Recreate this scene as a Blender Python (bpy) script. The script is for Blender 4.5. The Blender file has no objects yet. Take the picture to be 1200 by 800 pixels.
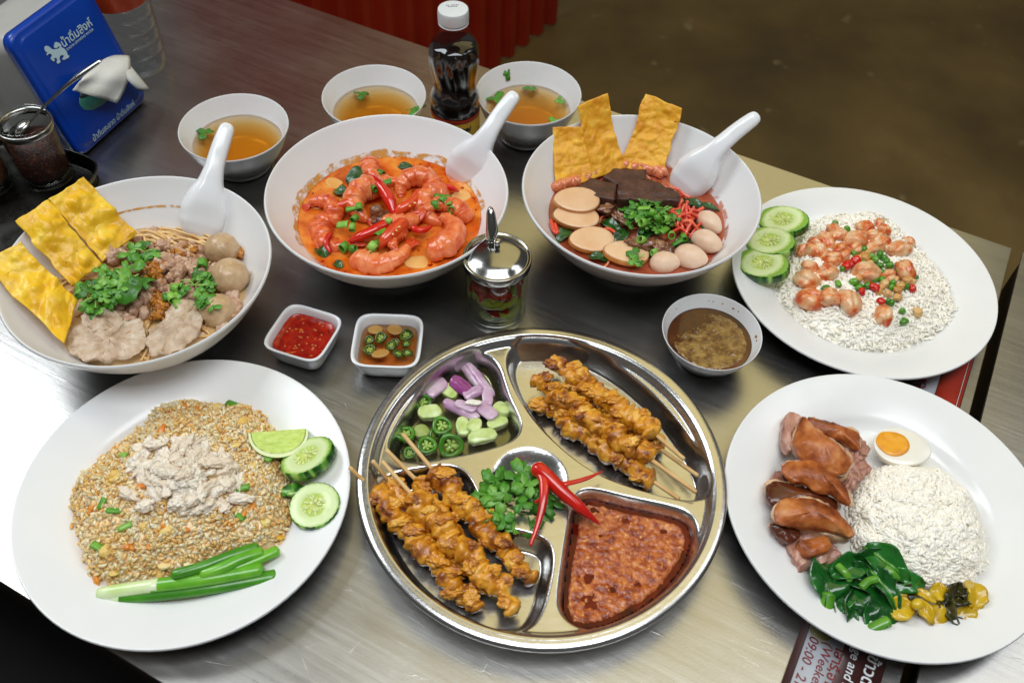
import bpy, math, random
import numpy as np
from mathutils import Vector, Matrix

random.seed(7)
RNG = np.random.default_rng(7)
SC = bpy.context.scene
COL = SC.collection
PI = math.pi

# ------------------------------------------------------------------ camera, world, lamps, exposure
CAM_H, F_PX, PITCH, ROLL = 0.57, 1067.5, math.radians(50.805), math.radians(2.749)
cam_d = bpy.data.cameras.new("camera")
cam = bpy.data.objects.new("camera", cam_d)
COL.objects.link(cam)
SC.camera = cam
_r, _u = Vector((1, 0, 0)), Vector((0, math.sin(PITCH), math.cos(PITCH)))
CF = Vector((0, math.cos(PITCH), -math.sin(PITCH)))
cr = _r * math.cos(ROLL) + _u * math.sin(ROLL)
cu = -_r * math.sin(ROLL) + _u * math.cos(ROLL)
M3 = Matrix((cr, cu, -CF)).transposed()
cam.matrix_world = Matrix.Translation((0, 0, CAM_H)) @ M3.to_4x4()
cam_d.sensor_width = 36
cam_d.lens = F_PX / 1200 * 36
cam_d.clip_start, cam_d.clip_end = 0.02, 60
cam_d.dof.use_dof = True
cam_d.dof.focus_distance = 0.69
cam_d.dof.aperture_fstop = 9.0

world = bpy.data.worlds.new("World")
SC.world = world
world.use_nodes = True
bg = world.node_tree.nodes["Background"]
bg.inputs[0].default_value = (0.83, 0.85, 0.84, 1)
bg.inputs[1].default_value = 0.13


def area_light(name, loc, target, sx, sy, watts, col):
    d = bpy.data.lights.new(name, 'AREA')
    d.shape, d.size, d.size_y, d.energy, d.color = 'RECTANGLE', sx, sy, watts, col
    o = bpy.data.objects.new(name, d)
    COL.objects.link(o)
    o.location = loc
    o.rotation_euler = (Vector(target) - Vector(loc)).to_track_quat('-Z', 'Y').to_euler()
    return o


area_light("window_light", (-1.38, 1.02, 1.55), (-0.1, 0.45, 0), 0.65, 0.95, 22, (0.90, 0.96, 1.0))
area_light("warm_ceiling_light", (0.60, 2.10, 1.95), (0.45, 0.95, 0), 1.8, 3.1, 20, (1.0, 0.82, 0.33))
area_light("cool_ceiling_light", (1.35, 0.80, 1.75), (0.1, 0.45, 0), 0.45, 0.7, 5, (0.92, 0.96, 1.0))
area_light("overhead_fill", (0.08, 0.00, 1.90), (0.0, 0.45, 0), 1.4, 0.7, 32, (0.93, 0.97, 1.0))  # added fill from above with no visible source; lifts the white crockery

SC.view_settings.view_transform = 'Standard'
SC.view_settings.look = 'None'
SC.view_settings.exposure = -0.30
SC.view_settings.gamma = 1.0
SC.render.engine = 'CYCLES'
SC.cycles.use_denoising = True
SC.cycles.max_bounces = 14
SC.cycles.diffuse_bounces = 12
SC.cycles.transparent_max_bounces = 24
SC.cycles.caustics_reflective = False
SC.cycles.caustics_refractive = False
SC.cycles.sample_clamp_indirect = 4.0

# ------------------------------------------------------------------ helpers


def hx(s):
    s = s.lstrip('#')
    v = [int(s[i:i + 2], 16) / 255 for i in (0, 2, 4)]
    return tuple(c / 12.92 if c <= .04045 else ((c + .055) / 1.055) ** 2.4 for c in v) + (1,)


def at(px, py, h=0.0):
    """Where the line of sight through photo point (px, py) meets the level h above the table."""
    x, y = (px - 600) / F_PX, -(py - 400) / F_PX
    d = cr * x + cu * y + CF
    k = (CAM_H - h) / -d.z
    return np.array([d.x * k, d.y * k, h])


def on_plane(px, py, p0, n):
    x, y = (px - 600) / F_PX, -(py - 400) / F_PX
    d = np.array(cr * x + cu * y + CF)
    o = np.array([0, 0, CAM_H])
    return o + d * (np.dot(np.array(p0) - o, n) / np.dot(d, n))


def zone(x0, y0, s):
    return lambda x, y: (x0 + x / s, y0 + y / s)


_T = RNG.random(65536) * 2 - 1


def vnoise(P, seed=0):
    P = np.asarray(P, float) + seed * 17.31 + 500
    I = np.floor(P).astype(np.int64)
    f = P - I
    f = f * f * (3 - 2 * f)

    def h(i, j, k):
        return _T[((I[:, 0] + i) * 7919 + (I[:, 1] + j) * 104729 + (I[:, 2] + k) * 1299721) % 65536]
    r = 0
    for i in (0, 1):
        wx = f[:, 0] if i else 1 - f[:, 0]
        for j in (0, 1):
            wy = f[:, 1] if j else 1 - f[:, 1]
            for k in (0, 1):
                wz = f[:, 2] if k else 1 - f[:, 2]
                r = r + h(i, j, k) * wx * wy * wz
    return r


def fbm(P, oct=3, seed=0):
    r, a = 0, 1.0
    P = np.asarray(P, float)
    for o in range(oct):
        r = r + a * vnoise(P * 2 ** o, seed + o)
        a *= .5
    return r


def jitter(V, amp, freq, oct=2, seed=0):
    V = np.asarray(V, float)
    d = np.stack([fbm(V * freq, oct, seed + 11 * k) for k in range(3)], 1)
    return V + d * amp


def rot(yaw=0, pitch=0, roll=0):
    return np.array(Matrix.Rotation(yaw, 3, 'Z') @ Matrix.Rotation(pitch, 3, 'Y') @ Matrix.Rotation(roll, 3, 'X'))


def xf(V, yaw=0, pitch=0, roll=0, loc=(0, 0, 0)):
    return np.asarray(V) @ rot(yaw, pitch, roll).T + np.array(loc)


def mk(name, V, F, m, smooth=True):
    me = bpy.data.meshes.new(name)
    me.from_pydata(np.asarray(V, float).tolist(), [], [tuple(int(i) for i in f) for f in F])
    if m:
        me.materials.append(m)
    if smooth:
        me.polygons.foreach_set('use_smooth', np.ones(len(me.polygons), bool))
    me.update()
    return me


def mk_tri(name, V, F, m, smooth=True):
    """fast path for big uniform index arrays"""
    V = np.asarray(V, np.float32)
    F = np.asarray(F, np.int32)
    n, k = F.shape
    me = bpy.data.meshes.new(name)
    me.vertices.add(len(V))
    me.vertices.foreach_set('co', V.ravel())
    me.loops.add(n * k)
    me.loops.foreach_set('vertex_index', F.ravel())
    me.polygons.add(n)
    me.polygons.foreach_set('loop_start', np.arange(0, n * k, k, dtype=np.int32))
    me.materials.append(m)
    me.polygons.foreach_set('use_smooth', np.full(n, smooth))
    me.update(calc_edges=True)
    return me


def tag(o, label=None, cat=None, group=None, kind=None):
    for k, v in (('label', label), ('category', cat), ('group', group), ('kind', kind)):
        if v:
            o[k] = v
    return o


def thing(name, loc, label, cat, group=None):
    o = bpy.data.objects.new(name, None)
    o.empty_display_size = .01
    COL.objects.link(o)
    o.location = loc
    return tag(o, label, cat, group)


def put(name, me, loc=(0, 0, 0), parent=None, e=(0, 0, 0), s=None):
    o = bpy.data.objects.new(name, me)
    COL.objects.link(o)
    if parent:
        o.parent = parent
    o.location = loc
    o.rotation_euler = e
    if s is not None:
        o.scale = s if hasattr(s, '__len__') else (s, s, s)
    return o


def wpos(o):
    p = Vector(o.location)
    while o.parent:
        o = o.parent
        p += Vector(o.location)
    return p


def addw(name, V, F, m, parent=None, origin=None, smooth=True, tri=False):
    """world-space vertices -> an object whose origin is the mean (or given) point"""
    V = np.asarray(V, float)
    if origin is None:
        origin = V.mean(0)
        origin = np.array([origin[0], origin[1], V[:, 2].min()])
    origin = np.array(origin, float)
    me = (mk_tri if tri else mk)(name, V - origin, F, m, smooth)
    loc = origin - (np.array(wpos(parent)) if parent else 0)
    return put(name, me, tuple(loc), parent)


def merge(parts):
    Vs, Fs, n = [], [], 0
    for V, F in parts:
        Vs.append(np.asarray(V, float))
        Fs += [tuple(i + n for i in f) for f in F]
        n += len(V)
    return np.concatenate(Vs), Fs


def lathe(prof, n=64, shape=None):
    """prof: (r, z) list; shape(theta) -> radial multiplier"""
    th = np.arange(n) * 2 * PI / n
    mul = np.ones(n) if shape is None else shape(th)
    V, rows = [], []
    for r, z in prof:
        if r < 1e-6:
            rows.append([len(V)])
            V.append((0, 0, z))
        else:
            rows.append(list(range(len(V), len(V) + n)))
            V += [(r * mul[i] * math.cos(th[i]), r * mul[i] * math.sin(th[i]), z) for i in range(n)]
    F = []
    for a, b in zip(rows[:-1], rows[1:]):
        for i in range(n):
            j = (i + 1) % n
            if len(a) == 1 and len(b) == 1:
                continue
            if len(a) == 1:
                F.append((a[0], b[j], b[i]))
            elif len(b) == 1:
                F.append((a[i], a[j], b[0]))
            else:
                F.append((a[i], a[j], b[j], b[i]))
    return np.array(V), F


def smooth_prof(p, n=6):
    """Catmull-Rom through the profile"""
    p = [np.array(q, float) for q in p]
    out = []
    for i in range(len(p) - 1):
        a, b, c, d = p[max(i - 1, 0)], p[i], p[i + 1], p[min(i + 2, len(p) - 1)]
        for k in range(n):
            t = k / n
            out.append(.5 * ((2 * b) + (-a + c) * t + (2 * a - 5 * b + 4 * c - d) * t * t + (-a + 3 * b - 3 * c + d) * t ** 3))
    out.append(p[-1])
    return np.array(out)


_ico = {}


def ico(sub):
    if sub in _ico:
        V, F = _ico[sub]
        return V.copy(), F
    t = (1 + 5 ** .5) / 2
    V = [(-1, t, 0), (1, t, 0), (-1, -t, 0), (1, -t, 0), (0, -1, t), (0, 1, t), (0, -1, -t), (0, 1, -t), (t, 0, -1), (t, 0, 1), (-t, 0, -1), (-t, 0, 1)]
    F = [(0, 11, 5), (0, 5, 1), (0, 1, 7), (0, 7, 10), (0, 10, 11), (1, 5, 9), (5, 11, 4), (11, 10, 2), (10, 7, 6), (7, 1, 8), (3, 9, 4), (3, 4, 2), (3, 2, 6), (3, 6, 8), (3, 8, 9), (4, 9, 5), (2, 4, 11), (6, 2, 10), (8, 6, 7), (9, 8, 1)]
    V = [np.array(v) / np.linalg.norm(v) for v in V]
    for _ in range(sub):
        mid, F2 = {}, []

        def m(a, b):
            k = (min(a, b), max(a, b))
            if k not in mid:
                v = V[a] + V[b]
                V.append(v / np.linalg.norm(v))
                mid[k] = len(V) - 1
            return mid[k]
        for a, b, c in F:
            x, y, z = m(a, b), m(b, c), m(c, a)
            F2 += [(a, x, z), (b, y, x), (c, z, y), (x, y, z)]
        F = F2
    _ico[sub] = (np.array(V), F)
    return _ico[sub][0].copy(), F


def blob(rx, ry, rz, sub=3, amp=0., freq=1., oct=3, seed=0):
    V, F = ico(sub)
    if amp:
        V = V * (1 + amp * fbm(V * freq, oct, seed))[:, None]
    return V * np.array([rx, ry, rz]), F


def frames(P):
    P = np.asarray(P, float)
    T = np.gradient(P, axis=0)
    T /= np.linalg.norm(T, axis=1)[:, None] + 1e-12
    up = np.array([0, 0, 1.]) if abs(T[0, 2]) < .9 else np.array([1., 0, 0])
    N = []
    n = np.cross(np.cross(T[0], up), T[0])
    for t in T:
        n = n - t * np.dot(n, t)
        n /= np.linalg.norm(n) + 1e-12
        N.append(n.copy())
    N = np.array(N)
    return P, T, N, np.cross(T, N)


def spline(pts, n=8):
    return smooth_prof(pts, n)


def tube(P, r, n=8, fl=1.0, cap=True):
    """tube with radii r; rounded ends; fl flattens along the N direction"""
    P, T, N, B = frames(P)
    r = np.broadcast_to(np.asarray(r, float), (len(P),))
    th = np.arange(n) * 2 * PI / n
    c, s = np.cos(th), np.sin(th)
    rings = P[:, None, :] + r[:, None, None] * (B[:, None, :] * c[None, :, None] + N[:, None, :] * s[None, :, None] * fl)
    V = rings.reshape(-1, 3)
    m = len(P)
    F = []
    for i in range(m - 1):
        for j in range(n):
            k = (j + 1) % n
            F.append((i * n + j, i * n + k, (i + 1) * n + k, (i + 1) * n + j))
    if cap:
        V = np.concatenate([V, [P[0] - T[0] * r[0] * .5, P[-1] + T[-1] * r[-1] * .5]])
        a, b = m * n, m * n + 1
        for j in range(n):
            k = (j + 1) % n
            F.append((a, k, j))
            F.append((b, (m - 1) * n + j, (m - 1) * n + k))
    return V, F


def resample(poly, n):
    p = np.asarray(poly, float)
    q = np.concatenate([p, p[:1]])
    d = np.r_[0, np.cumsum(np.linalg.norm(np.diff(q, axis=0), axis=1))]
    t = np.arange(n) * d[-1] / n
    return np.stack([np.interp(t, d, q[:, k]) for k in range(q.shape[1])], 1)


def chaikin(p, it=2):
    p = np.asarray(p, float)
    for _ in range(it):
        q = np.roll(p, -1, 0)
        p = np.stack([.75 * p + .25 * q, .25 * p + .75 * q], 1).reshape(-1, p.shape[1])
    return p


def pillow(poly, rings, n=36, it=2):
    """closed solid from a planar outline; rings = (scale, z) from the bottom up"""
    o = resample(chaikin(poly, it) if it else poly, n)
    c = o.mean(0)
    V = [(c[0], c[1], rings[0][1])]
    for s, z in rings:
        q = c + (o - c) * s
        V += [(x, y, z) for x, y in q]
    V.append((c[0], c[1], rings[-1][1]))
    F = []
    m = len(rings)
    a = np.sum(o[:, 0] * np.roll(o[:, 1], -1) - np.roll(o[:, 0], -1) * o[:, 1]) > 0
    for j in range(n):
        k = (j + 1) % n
        F.append((0, 1 + k, 1 + j))
        F.append((len(V) - 1, 1 + (m - 1) * n + j, 1 + (m - 1) * n + k))
        for i in range(m - 1):
            F.append((1 + i * n + j, 1 + i * n + k, 1 + (i + 1) * n + k, 1 + (i + 1) * n + j))
    if not a:
        F = [f[::-1] for f in F]
    return np.array(V), F


def slab_rings(t, r, dome=0., k=3, fill=(.85, .7, .55, .4, .2)):
    """ring list for a slab of thickness t with edges rounded r (as a share of the outline) and a domed top"""
    out = [(1 - r, 0)]
    for i in range(1, k):
        a = PI / 2 * i / k
        out.append((1 - r + r * math.sin(a), t / 2 * (1 - math.cos(a)) * 1.0))
    out.append((1, t / 2))
    for i in range(1, k + 1):
        a = PI / 2 * i / k
        out.append((1 - r + r * math.cos(a), t / 2 + t / 2 * math.sin(a)))
    base = 1 - r
    for f in fill:
        out.append((base * f, t + dome * (1 - f * f)))
    return out


def rbox(sx, sy, sz, r, n=5):
    """rounded box centred on the origin"""
    V, F, idx = [], [], {}
    L = np.linspace(-1, 1, n + 1)
    L = np.sign(L) * np.abs(L) ** .6
    h = np.array([sx, sy, sz]) / 2

    def vid(p):
        k = tuple(np.round(p, 5))
        if k not in idx:
            idx[k] = len(V)
            q = np.array(p) * h
            c = np.clip(q, -(h - r), h - r)
            d = q - c
            l = np.linalg.norm(d)
            V.append(c + d / l * r if l > 1e-9 else q)
        return idx[k]
    for ax in range(3):
        for sg in (-1, 1):
            for i in range(n):
                for j in range(n):
                    quad = []
                    for a, b in ((0, 0), (1, 0), (1, 1), (0, 1)):
                        p = [0, 0, 0]
                        p[ax] = sg
                        p[(ax + 1) % 3] = L[i + a]
                        p[(ax + 2) % 3] = L[j + b]
                        quad.append(vid(p))
                    F.append(tuple(quad if sg > 0 else quad[::-1]))
    return np.array(V), F


def solid_sheet(G, t):
    """grid of points (nu, nv, 3) -> closed sheet of thickness t"""
    nu, nv, _ = G.shape
    du, dv = np.gradient(G, axis=0), np.gradient(G, axis=1)
    N = np.cross(du, dv)
    N /= np.linalg.norm(N, axis=2)[:, :, None] + 1e-12
    A, B = (G + N * t / 2).reshape(-1, 3), (G - N * t / 2).reshape(-1, 3)
    n = nu * nv
    F = []
    for i in range(nu - 1):
        for j in range(nv - 1):
            a, b, c, d = i * nv + j, (i + 1) * nv + j, (i + 1) * nv + j + 1, i * nv + j + 1
            F.append((a, b, c, d))
            F.append((n + d, n + c, n + b, n + a))
    rim = [(i, 0) for i in range(nu)] + [(nu - 1, j) for j in range(1, nv)] + [(i, nv - 1) for i in range(nu - 2, -1, -1)] + [(0, j) for j in range(nv - 2, 0, -1)]
    ids = [i * nv + j for i, j in rim]
    for a, b in zip(ids, ids[1:] + ids[:1]):
        F.append((b, a, n + a, n + b))
    return np.concatenate([A, B]), F


# ------------------------------------------------------------------ materials


def mat(name, cols, scale=60., detail=4., rough=.4, bump=0., bscale=400., bdist=.001, sss=0., srad=(1., .4, .2), sscale=.003,
        metal=0., spec=.5, coat=0., island=0., objrand=0., specks=None, stretch=None, coatr=.05, rampw=(.3, .7), trans=0., rvar=0.):
    m = bpy.data.materials.new(name)
    m.use_nodes = True
    nt = m.node_tree
    N, L = nt.nodes, nt.links
    b = N["Principled BSDF"]
    cols = [hx(c) if isinstance(c, str) else c for c in cols]
    tc = N.new('ShaderNodeTexCoord')
    oi = N.new('ShaderNodeObjectInfo')
    mul = N.new('ShaderNodeMath')
    mul.operation = 'MULTIPLY'
    mul.inputs[1].default_value = 37.
    L.new(oi.outputs['Random'], mul.inputs[0])
    vec = tc.outputs['Object']
    if stretch:
        mp = N.new('ShaderNodeMapping')
        mp.inputs['Scale'].default_value = stretch
        L.new(vec, mp.inputs['Vector'])
        vec = mp.outputs['Vector']

    def noise(sc, det, rg=.55):
        n = N.new('ShaderNodeTexNoise')
        n.noise_dimensions = '4D'
        n.inputs['Scale'].default_value = sc
        n.inputs['Detail'].default_value = det
        n.inputs['Roughness'].default_value = rg
        L.new(vec, n.inputs['Vector'])
        L.new(mul.outputs[0], n.inputs['W'])
        return n.outputs['Fac']
    if len(cols) == 1:
        b.inputs['Base Color'].default_value = cols[0]
        col = None
    else:
        fac = noise(scale, detail)
        if island or objrand:
            g = N.new('ShaderNodeNewGeometry')
            mx = N.new('ShaderNodeMix')
            mx.inputs[0].default_value = island or objrand
            L.new(fac, mx.inputs[2])
            src = g.outputs['Random Per Island'] if island else oi.outputs['Random']
            mr = N.new('ShaderNodeMapRange')
            mr.inputs[3].default_value, mr.inputs[4].default_value = rampw[0] - .05, rampw[1] + .05
            L.new(src, mr.inputs[0])
            L.new(mr.outputs[0], mx.inputs[3])
            fac = mx.outputs[0]
        rp = N.new('ShaderNodeValToRGB')
        e = rp.color_ramp.elements
        for i in range(len(cols) - 2):
            e.new(.5)
        for i, c in enumerate(cols):
            e[i].position = rampw[0] + (rampw[1] - rampw[0]) * i / (len(cols) - 1)
            e[i].color = c
        L.new(fac, rp.inputs[0])
        col = rp.outputs[0]
    if specks:
        sc_, thr, c_ = specks
        f2 = noise(sc_, 2)
        mr = N.new('ShaderNodeMapRange')
        mr.inputs[1].default_value, mr.inputs[2].default_value = thr, thr + .05
        L.new(f2, mr.inputs[0])
        mx = N.new('ShaderNodeMix')
        mx.data_type = 'RGBA'
        L.new(mr.outputs[0], mx.inputs[0])
        if col is None:
            mx.inputs[6].default_value = cols[0]
        else:
            L.new(col, mx.inputs[6])
        mx.inputs[7].default_value = hx(c_) if isinstance(c_, str) else c_
        col = mx.outputs[2]
    if col is not None:
        L.new(col, b.inputs['Base Color'])
    b.inputs['Roughness'].default_value = rough
    if rvar:
        mr = N.new('ShaderNodeMapRange')
        mr.inputs[1].default_value, mr.inputs[2].default_value = .3, .7
        mr.inputs[3].default_value, mr.inputs[4].default_value = max(rough - rvar, .02), rough + rvar
        L.new(noise(scale * 1.7, 3), mr.inputs[0])
        L.new(mr.outputs[0], b.inputs['Roughness'])
    b.inputs['Metallic'].default_value = metal
    b.inputs['Specular IOR Level'].default_value = spec
    b.inputs['Coat Weight'].default_value = coat
    b.inputs['Coat Roughness'].default_value = coatr
    b.inputs['Transmission Weight'].default_value = trans
    if sss:
        b.inputs['Subsurface Weight'].default_value = sss
        b.inputs['Subsurface Radius'].default_value = srad
        b.inputs['Subsurface Scale'].default_value = sscale
    if bump:
        bp = N.new('ShaderNodeBump')
        bp.inputs['Strength'].default_value = bump
        bp.inputs['Distance'].default_value = bdist
        L.new(noise(bscale, 4), bp.inputs['Height'])
        L.new(bp.outputs[0], b.inputs['Normal'])
    return m


def clear_mat(name, tint, ior=1.45, rough=.02, vol=None, density=0.):
    """clear glass, plastic or liquid: see-through with Fresnel reflections; optional absorbing volume"""
    m = bpy.data.materials.new(name)
    m.use_nodes = True
    nt = m.node_tree
    N, L = nt.nodes, nt.links
    N.remove(N["Principled BSDF"])
    out = N["Material Output"]
    t = N.new('ShaderNodeBsdfTransparent')
    t.inputs[0].default_value = tint
    g = N.new('ShaderNodeBsdfGlossy')
    g.inputs['Roughness'].default_value = rough
    fr = N.new('ShaderNodeFresnel')
    fr.inputs[0].default_value = ior
    mx = N.new('ShaderNodeMixShader')
    ge = N.new('ShaderNodeNewGeometry')
    sb = N.new('ShaderNodeMath')
    sb.operation = 'SUBTRACT'
    sb.inputs[0].default_value = 1.
    L.new(ge.outputs['Backfacing'], sb.inputs[1])
    pr_ = N.new('ShaderNodeMath')
    pr_.operation = 'MULTIPLY'
    L.new(fr.outputs[0], pr_.inputs[0])
    L.new(sb.outputs[0], pr_.inputs[1])
    L.new(pr_.outputs[0], mx.inputs[0])
    L.new(t.outputs[0], mx.inputs[1])
    L.new(g.outputs[0], mx.inputs[2])
    L.new(mx.outputs[0], out.inputs['Surface'])
    if vol:
        v = N.new('ShaderNodeVolumeAbsorption')
        v.inputs[0].default_value = vol
        v.inputs[1].default_value = density
        L.new(v.outputs[0], out.inputs['Volume'])
    return m


def ring_mat(name, stops, rx=1., ry=1., stretch_noise=40., rough=.35, bump=.2, sss=.3, nz=.12):
    """colour by distance from the piece's centre (cut faces of fruit and egg)"""
    m = mat(name, ['#888888'], rough=rough, bump=bump, bscale=500, bdist=.0006, sss=sss, sscale=.004, srad=(.8, 1, .4), coat=.15)
    N, L = m.node_tree.nodes, m.node_tree.links
    b = N["Principled BSDF"]
    tc = N.new('ShaderNodeTexCoord')
    mp = N.new('ShaderNodeMapping')
    mp.inputs['Scale'].default_value = (1 / rx, 1 / ry, 0)
    L.new(tc.outputs['Object'], mp.inputs[0])
    ln = N.new('ShaderNodeVectorMath')
    ln.operation = 'LENGTH'
    L.new(mp.outputs[0], ln.inputs[0])
    n = N.new('ShaderNodeTexNoise')
    n.inputs['Scale'].default_value = stretch_noise * 6
    n.inputs['Detail'].default_value = 4
    L.new(tc.outputs['Object'], n.inputs[0])
    ma = N.new('ShaderNodeMath')
    ma.operation = 'MULTIPLY_ADD'
    ma.inputs[1].default_value = nz * 2
    L.new(n.outputs[0], ma.inputs[0])
    sub = N.new('ShaderNodeMath')
    sub.operation = 'SUBTRACT'
    sub.inputs[1].default_value = nz
    L.new(ln.outputs['Value'], sub.inputs[0])
    L.new(sub.outputs[0], ma.inputs[2])
    rp = N.new('ShaderNodeValToRGB')
    e = rp.color_ramp.elements
    for i in range(len(stops) - 2):
        e.new(.5)
    for i, (p, c) in enumerate(stops):
        e[i].position, e[i].color = p, hx(c)
    L.new(ma.outputs[0], rp.inputs[0])
    L.new(rp.outputs[0], b.inputs['Base Color'])
    return m


M = {}
M['melamine'] = mat('melamine', ['#e6e7e8', '#e2e3e4'], scale=25, rough=.22, rvar=.05, sss=.0)
M['spoon_white'] = mat('spoon_white', ['#e8e9ec', '#e5e6e9'], scale=25, rough=.16)
M['chrome'] = mat('chrome', ['#a9a8a4', '#9a9995'], scale=60, rough=.17, metal=1., rvar=.05)
M['rice'] = mat('rice', ['#f0eadb', '#f5f1e6', '#f8f5ee'], scale=120, rough=.45, island=.7)
M['fried_rice'] = mat('fried_rice', ['#d0923e', '#dfae66', '#e9c68c', '#f0d8ac', '#f4e6c8'], scale=45, rough=.34, island=.6, sss=.6, srad=(1, .75, .45), sscale=.003, coat=.1)
M['shrimp'] = mat('shrimp', ['#b83a12', '#d45c26', '#e07a46', '#e89868'], scale=110, rough=.28, sss=.3, srad=(1, .35, .2), bump=.25, bscale=500, coat=.3, rampw=(.34, .66), objrand=.3)
M['shrimp_tail'] = mat('shrimp_tail', ['#b5310f', '#d2481d'], scale=200, rough=.3, coat=.3)
M['chunk'] = mat('chunk', ['#bf3f16', '#d06c36', '#dc9a66', '#e2b88c', '#e0be98'], scale=140, rough=.3, sss=.3, srad=(1, .5, .3), bump=.3, bscale=450, coat=.3, rampw=(.33, .68))
M['chili'] = mat('chili', ['#b0120a', '#c9190c', '#d62a14'], scale=60, rough=.22, coat=.4, sss=.1)
M['chili_orange'] = mat('chili_orange', ['#c93211', '#d9511f'], scale=80, rough=.25, coat=.4, sss=.1)
M['scallion_bit'] = mat('scallion_bit', ['#34701a', '#5c9a2a', '#94c256'], scale=120, rough=.35, objrand=.6, sss=.15, srad=(.4, 1, .2))
M['green_dark'] = mat('green_dark', ['#12300f', '#1d4a17', '#2a5a20'], scale=90, rough=.3, coat=.3, bump=.3, bscale=300)
M['cilantro'] = mat('cilantro', ['#275c12', '#488824', '#7eb54a'], scale=90, rough=.4, objrand=.55, bump=.3, bscale=400, sss=.1, srad=(.3, 1, .1))
M['cilantro_stem'] = mat('cilantro_stem', ['#7fae4a', '#9cc266'], scale=90, rough=.35)
M['kale'] = mat('kale', ['#0a3010', '#124a18', '#1f6622', '#33802e'], scale=60, rough=.2, objrand=.4, bump=.35, bscale=220, bdist=.001, coat=.35)
M['kale_stem'] = mat('kale_stem', ['#3f7e1c', '#629e2e'], scale=90, rough=.25, coat=.3, sss=.2, srad=(.4, 1, .2))
M['mustard'] = mat('mustard', ['#a8880c', '#c9a416', '#d8b92c'], scale=70, rough=.28, coat=.3, objrand=.35, bump=.3, bscale=250, sss=.15, srad=(1, .8, .1))
M['mustard_dark'] = mat('mustard_dark', ['#1c1c0a', '#34310f', '#5a5116'], scale=160, rough=.3, coat=.3, bump=.5, bscale=350)


def satay_mat():
    return mat('satay_meat', ['#6a2c0a', '#a86212', '#cd881a', '#dc9c2c', '#e6b450'], scale=80, detail=7, rough=.34, sss=.2, srad=(1, .55, .15), bump=.6, bscale=330, bdist=.0014, coat=.3, rampw=(.34, .66), specks=(150, .66, '#8a3f0c'))


M['satay'] = satay_mat()
M['stick'] = mat('stick', ['#c69a5c', '#d8b37a', '#e0c08c'], scale=60, rough=.6, stretch=(1, 1, 1))
M['crisp'] = mat('crisp', ['#d29a10', '#e4b016', '#edc02a', '#f2d050'], scale=60, detail=6, rough=.42, bump=.35, bscale=420, bdist=.0012, coat=.12, specks=(320, .70, '#a8690d'), rampw=(.3, .7), sss=.1, srad=(1, .7, .1))
M['crisp_orange'] = mat('crisp_orange', ['#d0860e', '#df9a18', '#e8ab28', '#eebc4a'], scale=95, detail=6, rough=.5, bump=.6, bscale=330, bdist=.0014, specks=(300, .70, '#9c560d'), rampw=(.3, .7), sss=.1, srad=(1, .6, .1))
M['blood'] = mat('blood', ['#351a13', '#482820', '#5a382e'], scale=110, rough=.5, bump=.8, bscale=350, bdist=.0012, coat=.08, specks=(420, .70, '#6a4a3c'))
M['fishcake'] = mat('fishcake', ['#d3a67a', '#dcb48c', '#e2bf9c'], scale=45, rough=.35, sss=.3, srad=(1, .7, .4), bump=.12, bscale=500, coat=.15)
M['fishcake_skin'] = mat('fishcake_skin', ['#a8621f', '#bf7c35', '#cf9450'], scale=90, rough=.38, bump=.3, bscale=350, coat=.2)
M['fishball'] = mat('fishball', ['#d2ac90', '#dcbfa6', '#e0c8b2'], scale=50, rough=.45, sss=.35, srad=(1, .7, .5), bump=.15, bscale=300, coat=.05)
M['meatball'] = mat('meatball', ['#a58560', '#b99a74', '#c8ad8a'], scale=120, rough=.38, sss=.25, srad=(1, .6, .4), bump=.35, bscale=500, coat=.2, specks=(330, .7, '#8a6a48'))
M['porkslice'] = mat('porkslice', ['#9c8064', '#b49a80', '#c4ae96', '#cfbdaa'], scale=110, detail=7, rough=.42, sss=.25, srad=(1, .5, .4), bump=.8, bscale=420, bdist=.0015, coat=.12, specks=(260, .69, '#a67a54'))
M['mince'] = mat('mince', ['#a07a60', '#bb957a', '#d2b49c'], scale=160, rough=.45, objrand=.5, bump=.5, bscale=500, sss=.2, srad=(1, .6, .4), coat=.1)
M['friedgarlic'] = mat('friedgarlic', ['#8a4c0c', '#b06c16', '#c98a2a'], scale=160, rough=.4, objrand=.6, bump=.5, bscale=600, coat=.3)
M['noodle'] = mat('noodle', ['#cda265', '#dcb67c', '#e6c795'], scale=70, rough=.3, objrand=.4, sss=.25, srad=(1, .7, .4), coat=.25)
M['crab'] = mat('crab', ['#d0bba2', '#dfcfba', '#e8dccb', '#ede5d8'], scale=140, rough=.42, objrand=.5, bump=.5, bscale=420, bdist=.001, sss=.3, srad=(1, .7, .5))
M['carrot'] = mat('carrot', ['#cf7214', '#dc9230'], scale=100, rough=.35, objrand=.5, sss=.2, coat=.2)
M['eggbit'] = mat('eggbit', ['#d8a838', '#e4c878', '#ece0bc'], scale=100, rough=.4, objrand=.7, bump=.3, bscale=400, sss=.2)
M['eggwhite'] = mat('eggwhite', ['#e6e2d6', '#ebe8de'], scale=40, rough=.25, sss=.4, srad=(1, .9, .7), coat=.15)
M['yolk'] = mat('yolk', ['#d98a08', '#e8a010', '#eab021'], scale=90, rough=.4, bump=.25, bscale=350, sss=.2, srad=(1, .6, .1), coat=.15, specks=(140, .66, '#c9660a'))
M['porkskin'] = mat('porkskin', ['#6a2c0c', '#9a4e1c', '#b96a30', '#cc8a50'], scale=60, detail=7, rough=.40, bump=.5, bscale=420, bdist=.0010, sss=.25, srad=(1, .4, .15), coat=.08, coatr=.2, rampw=(.36, .64))
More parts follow.
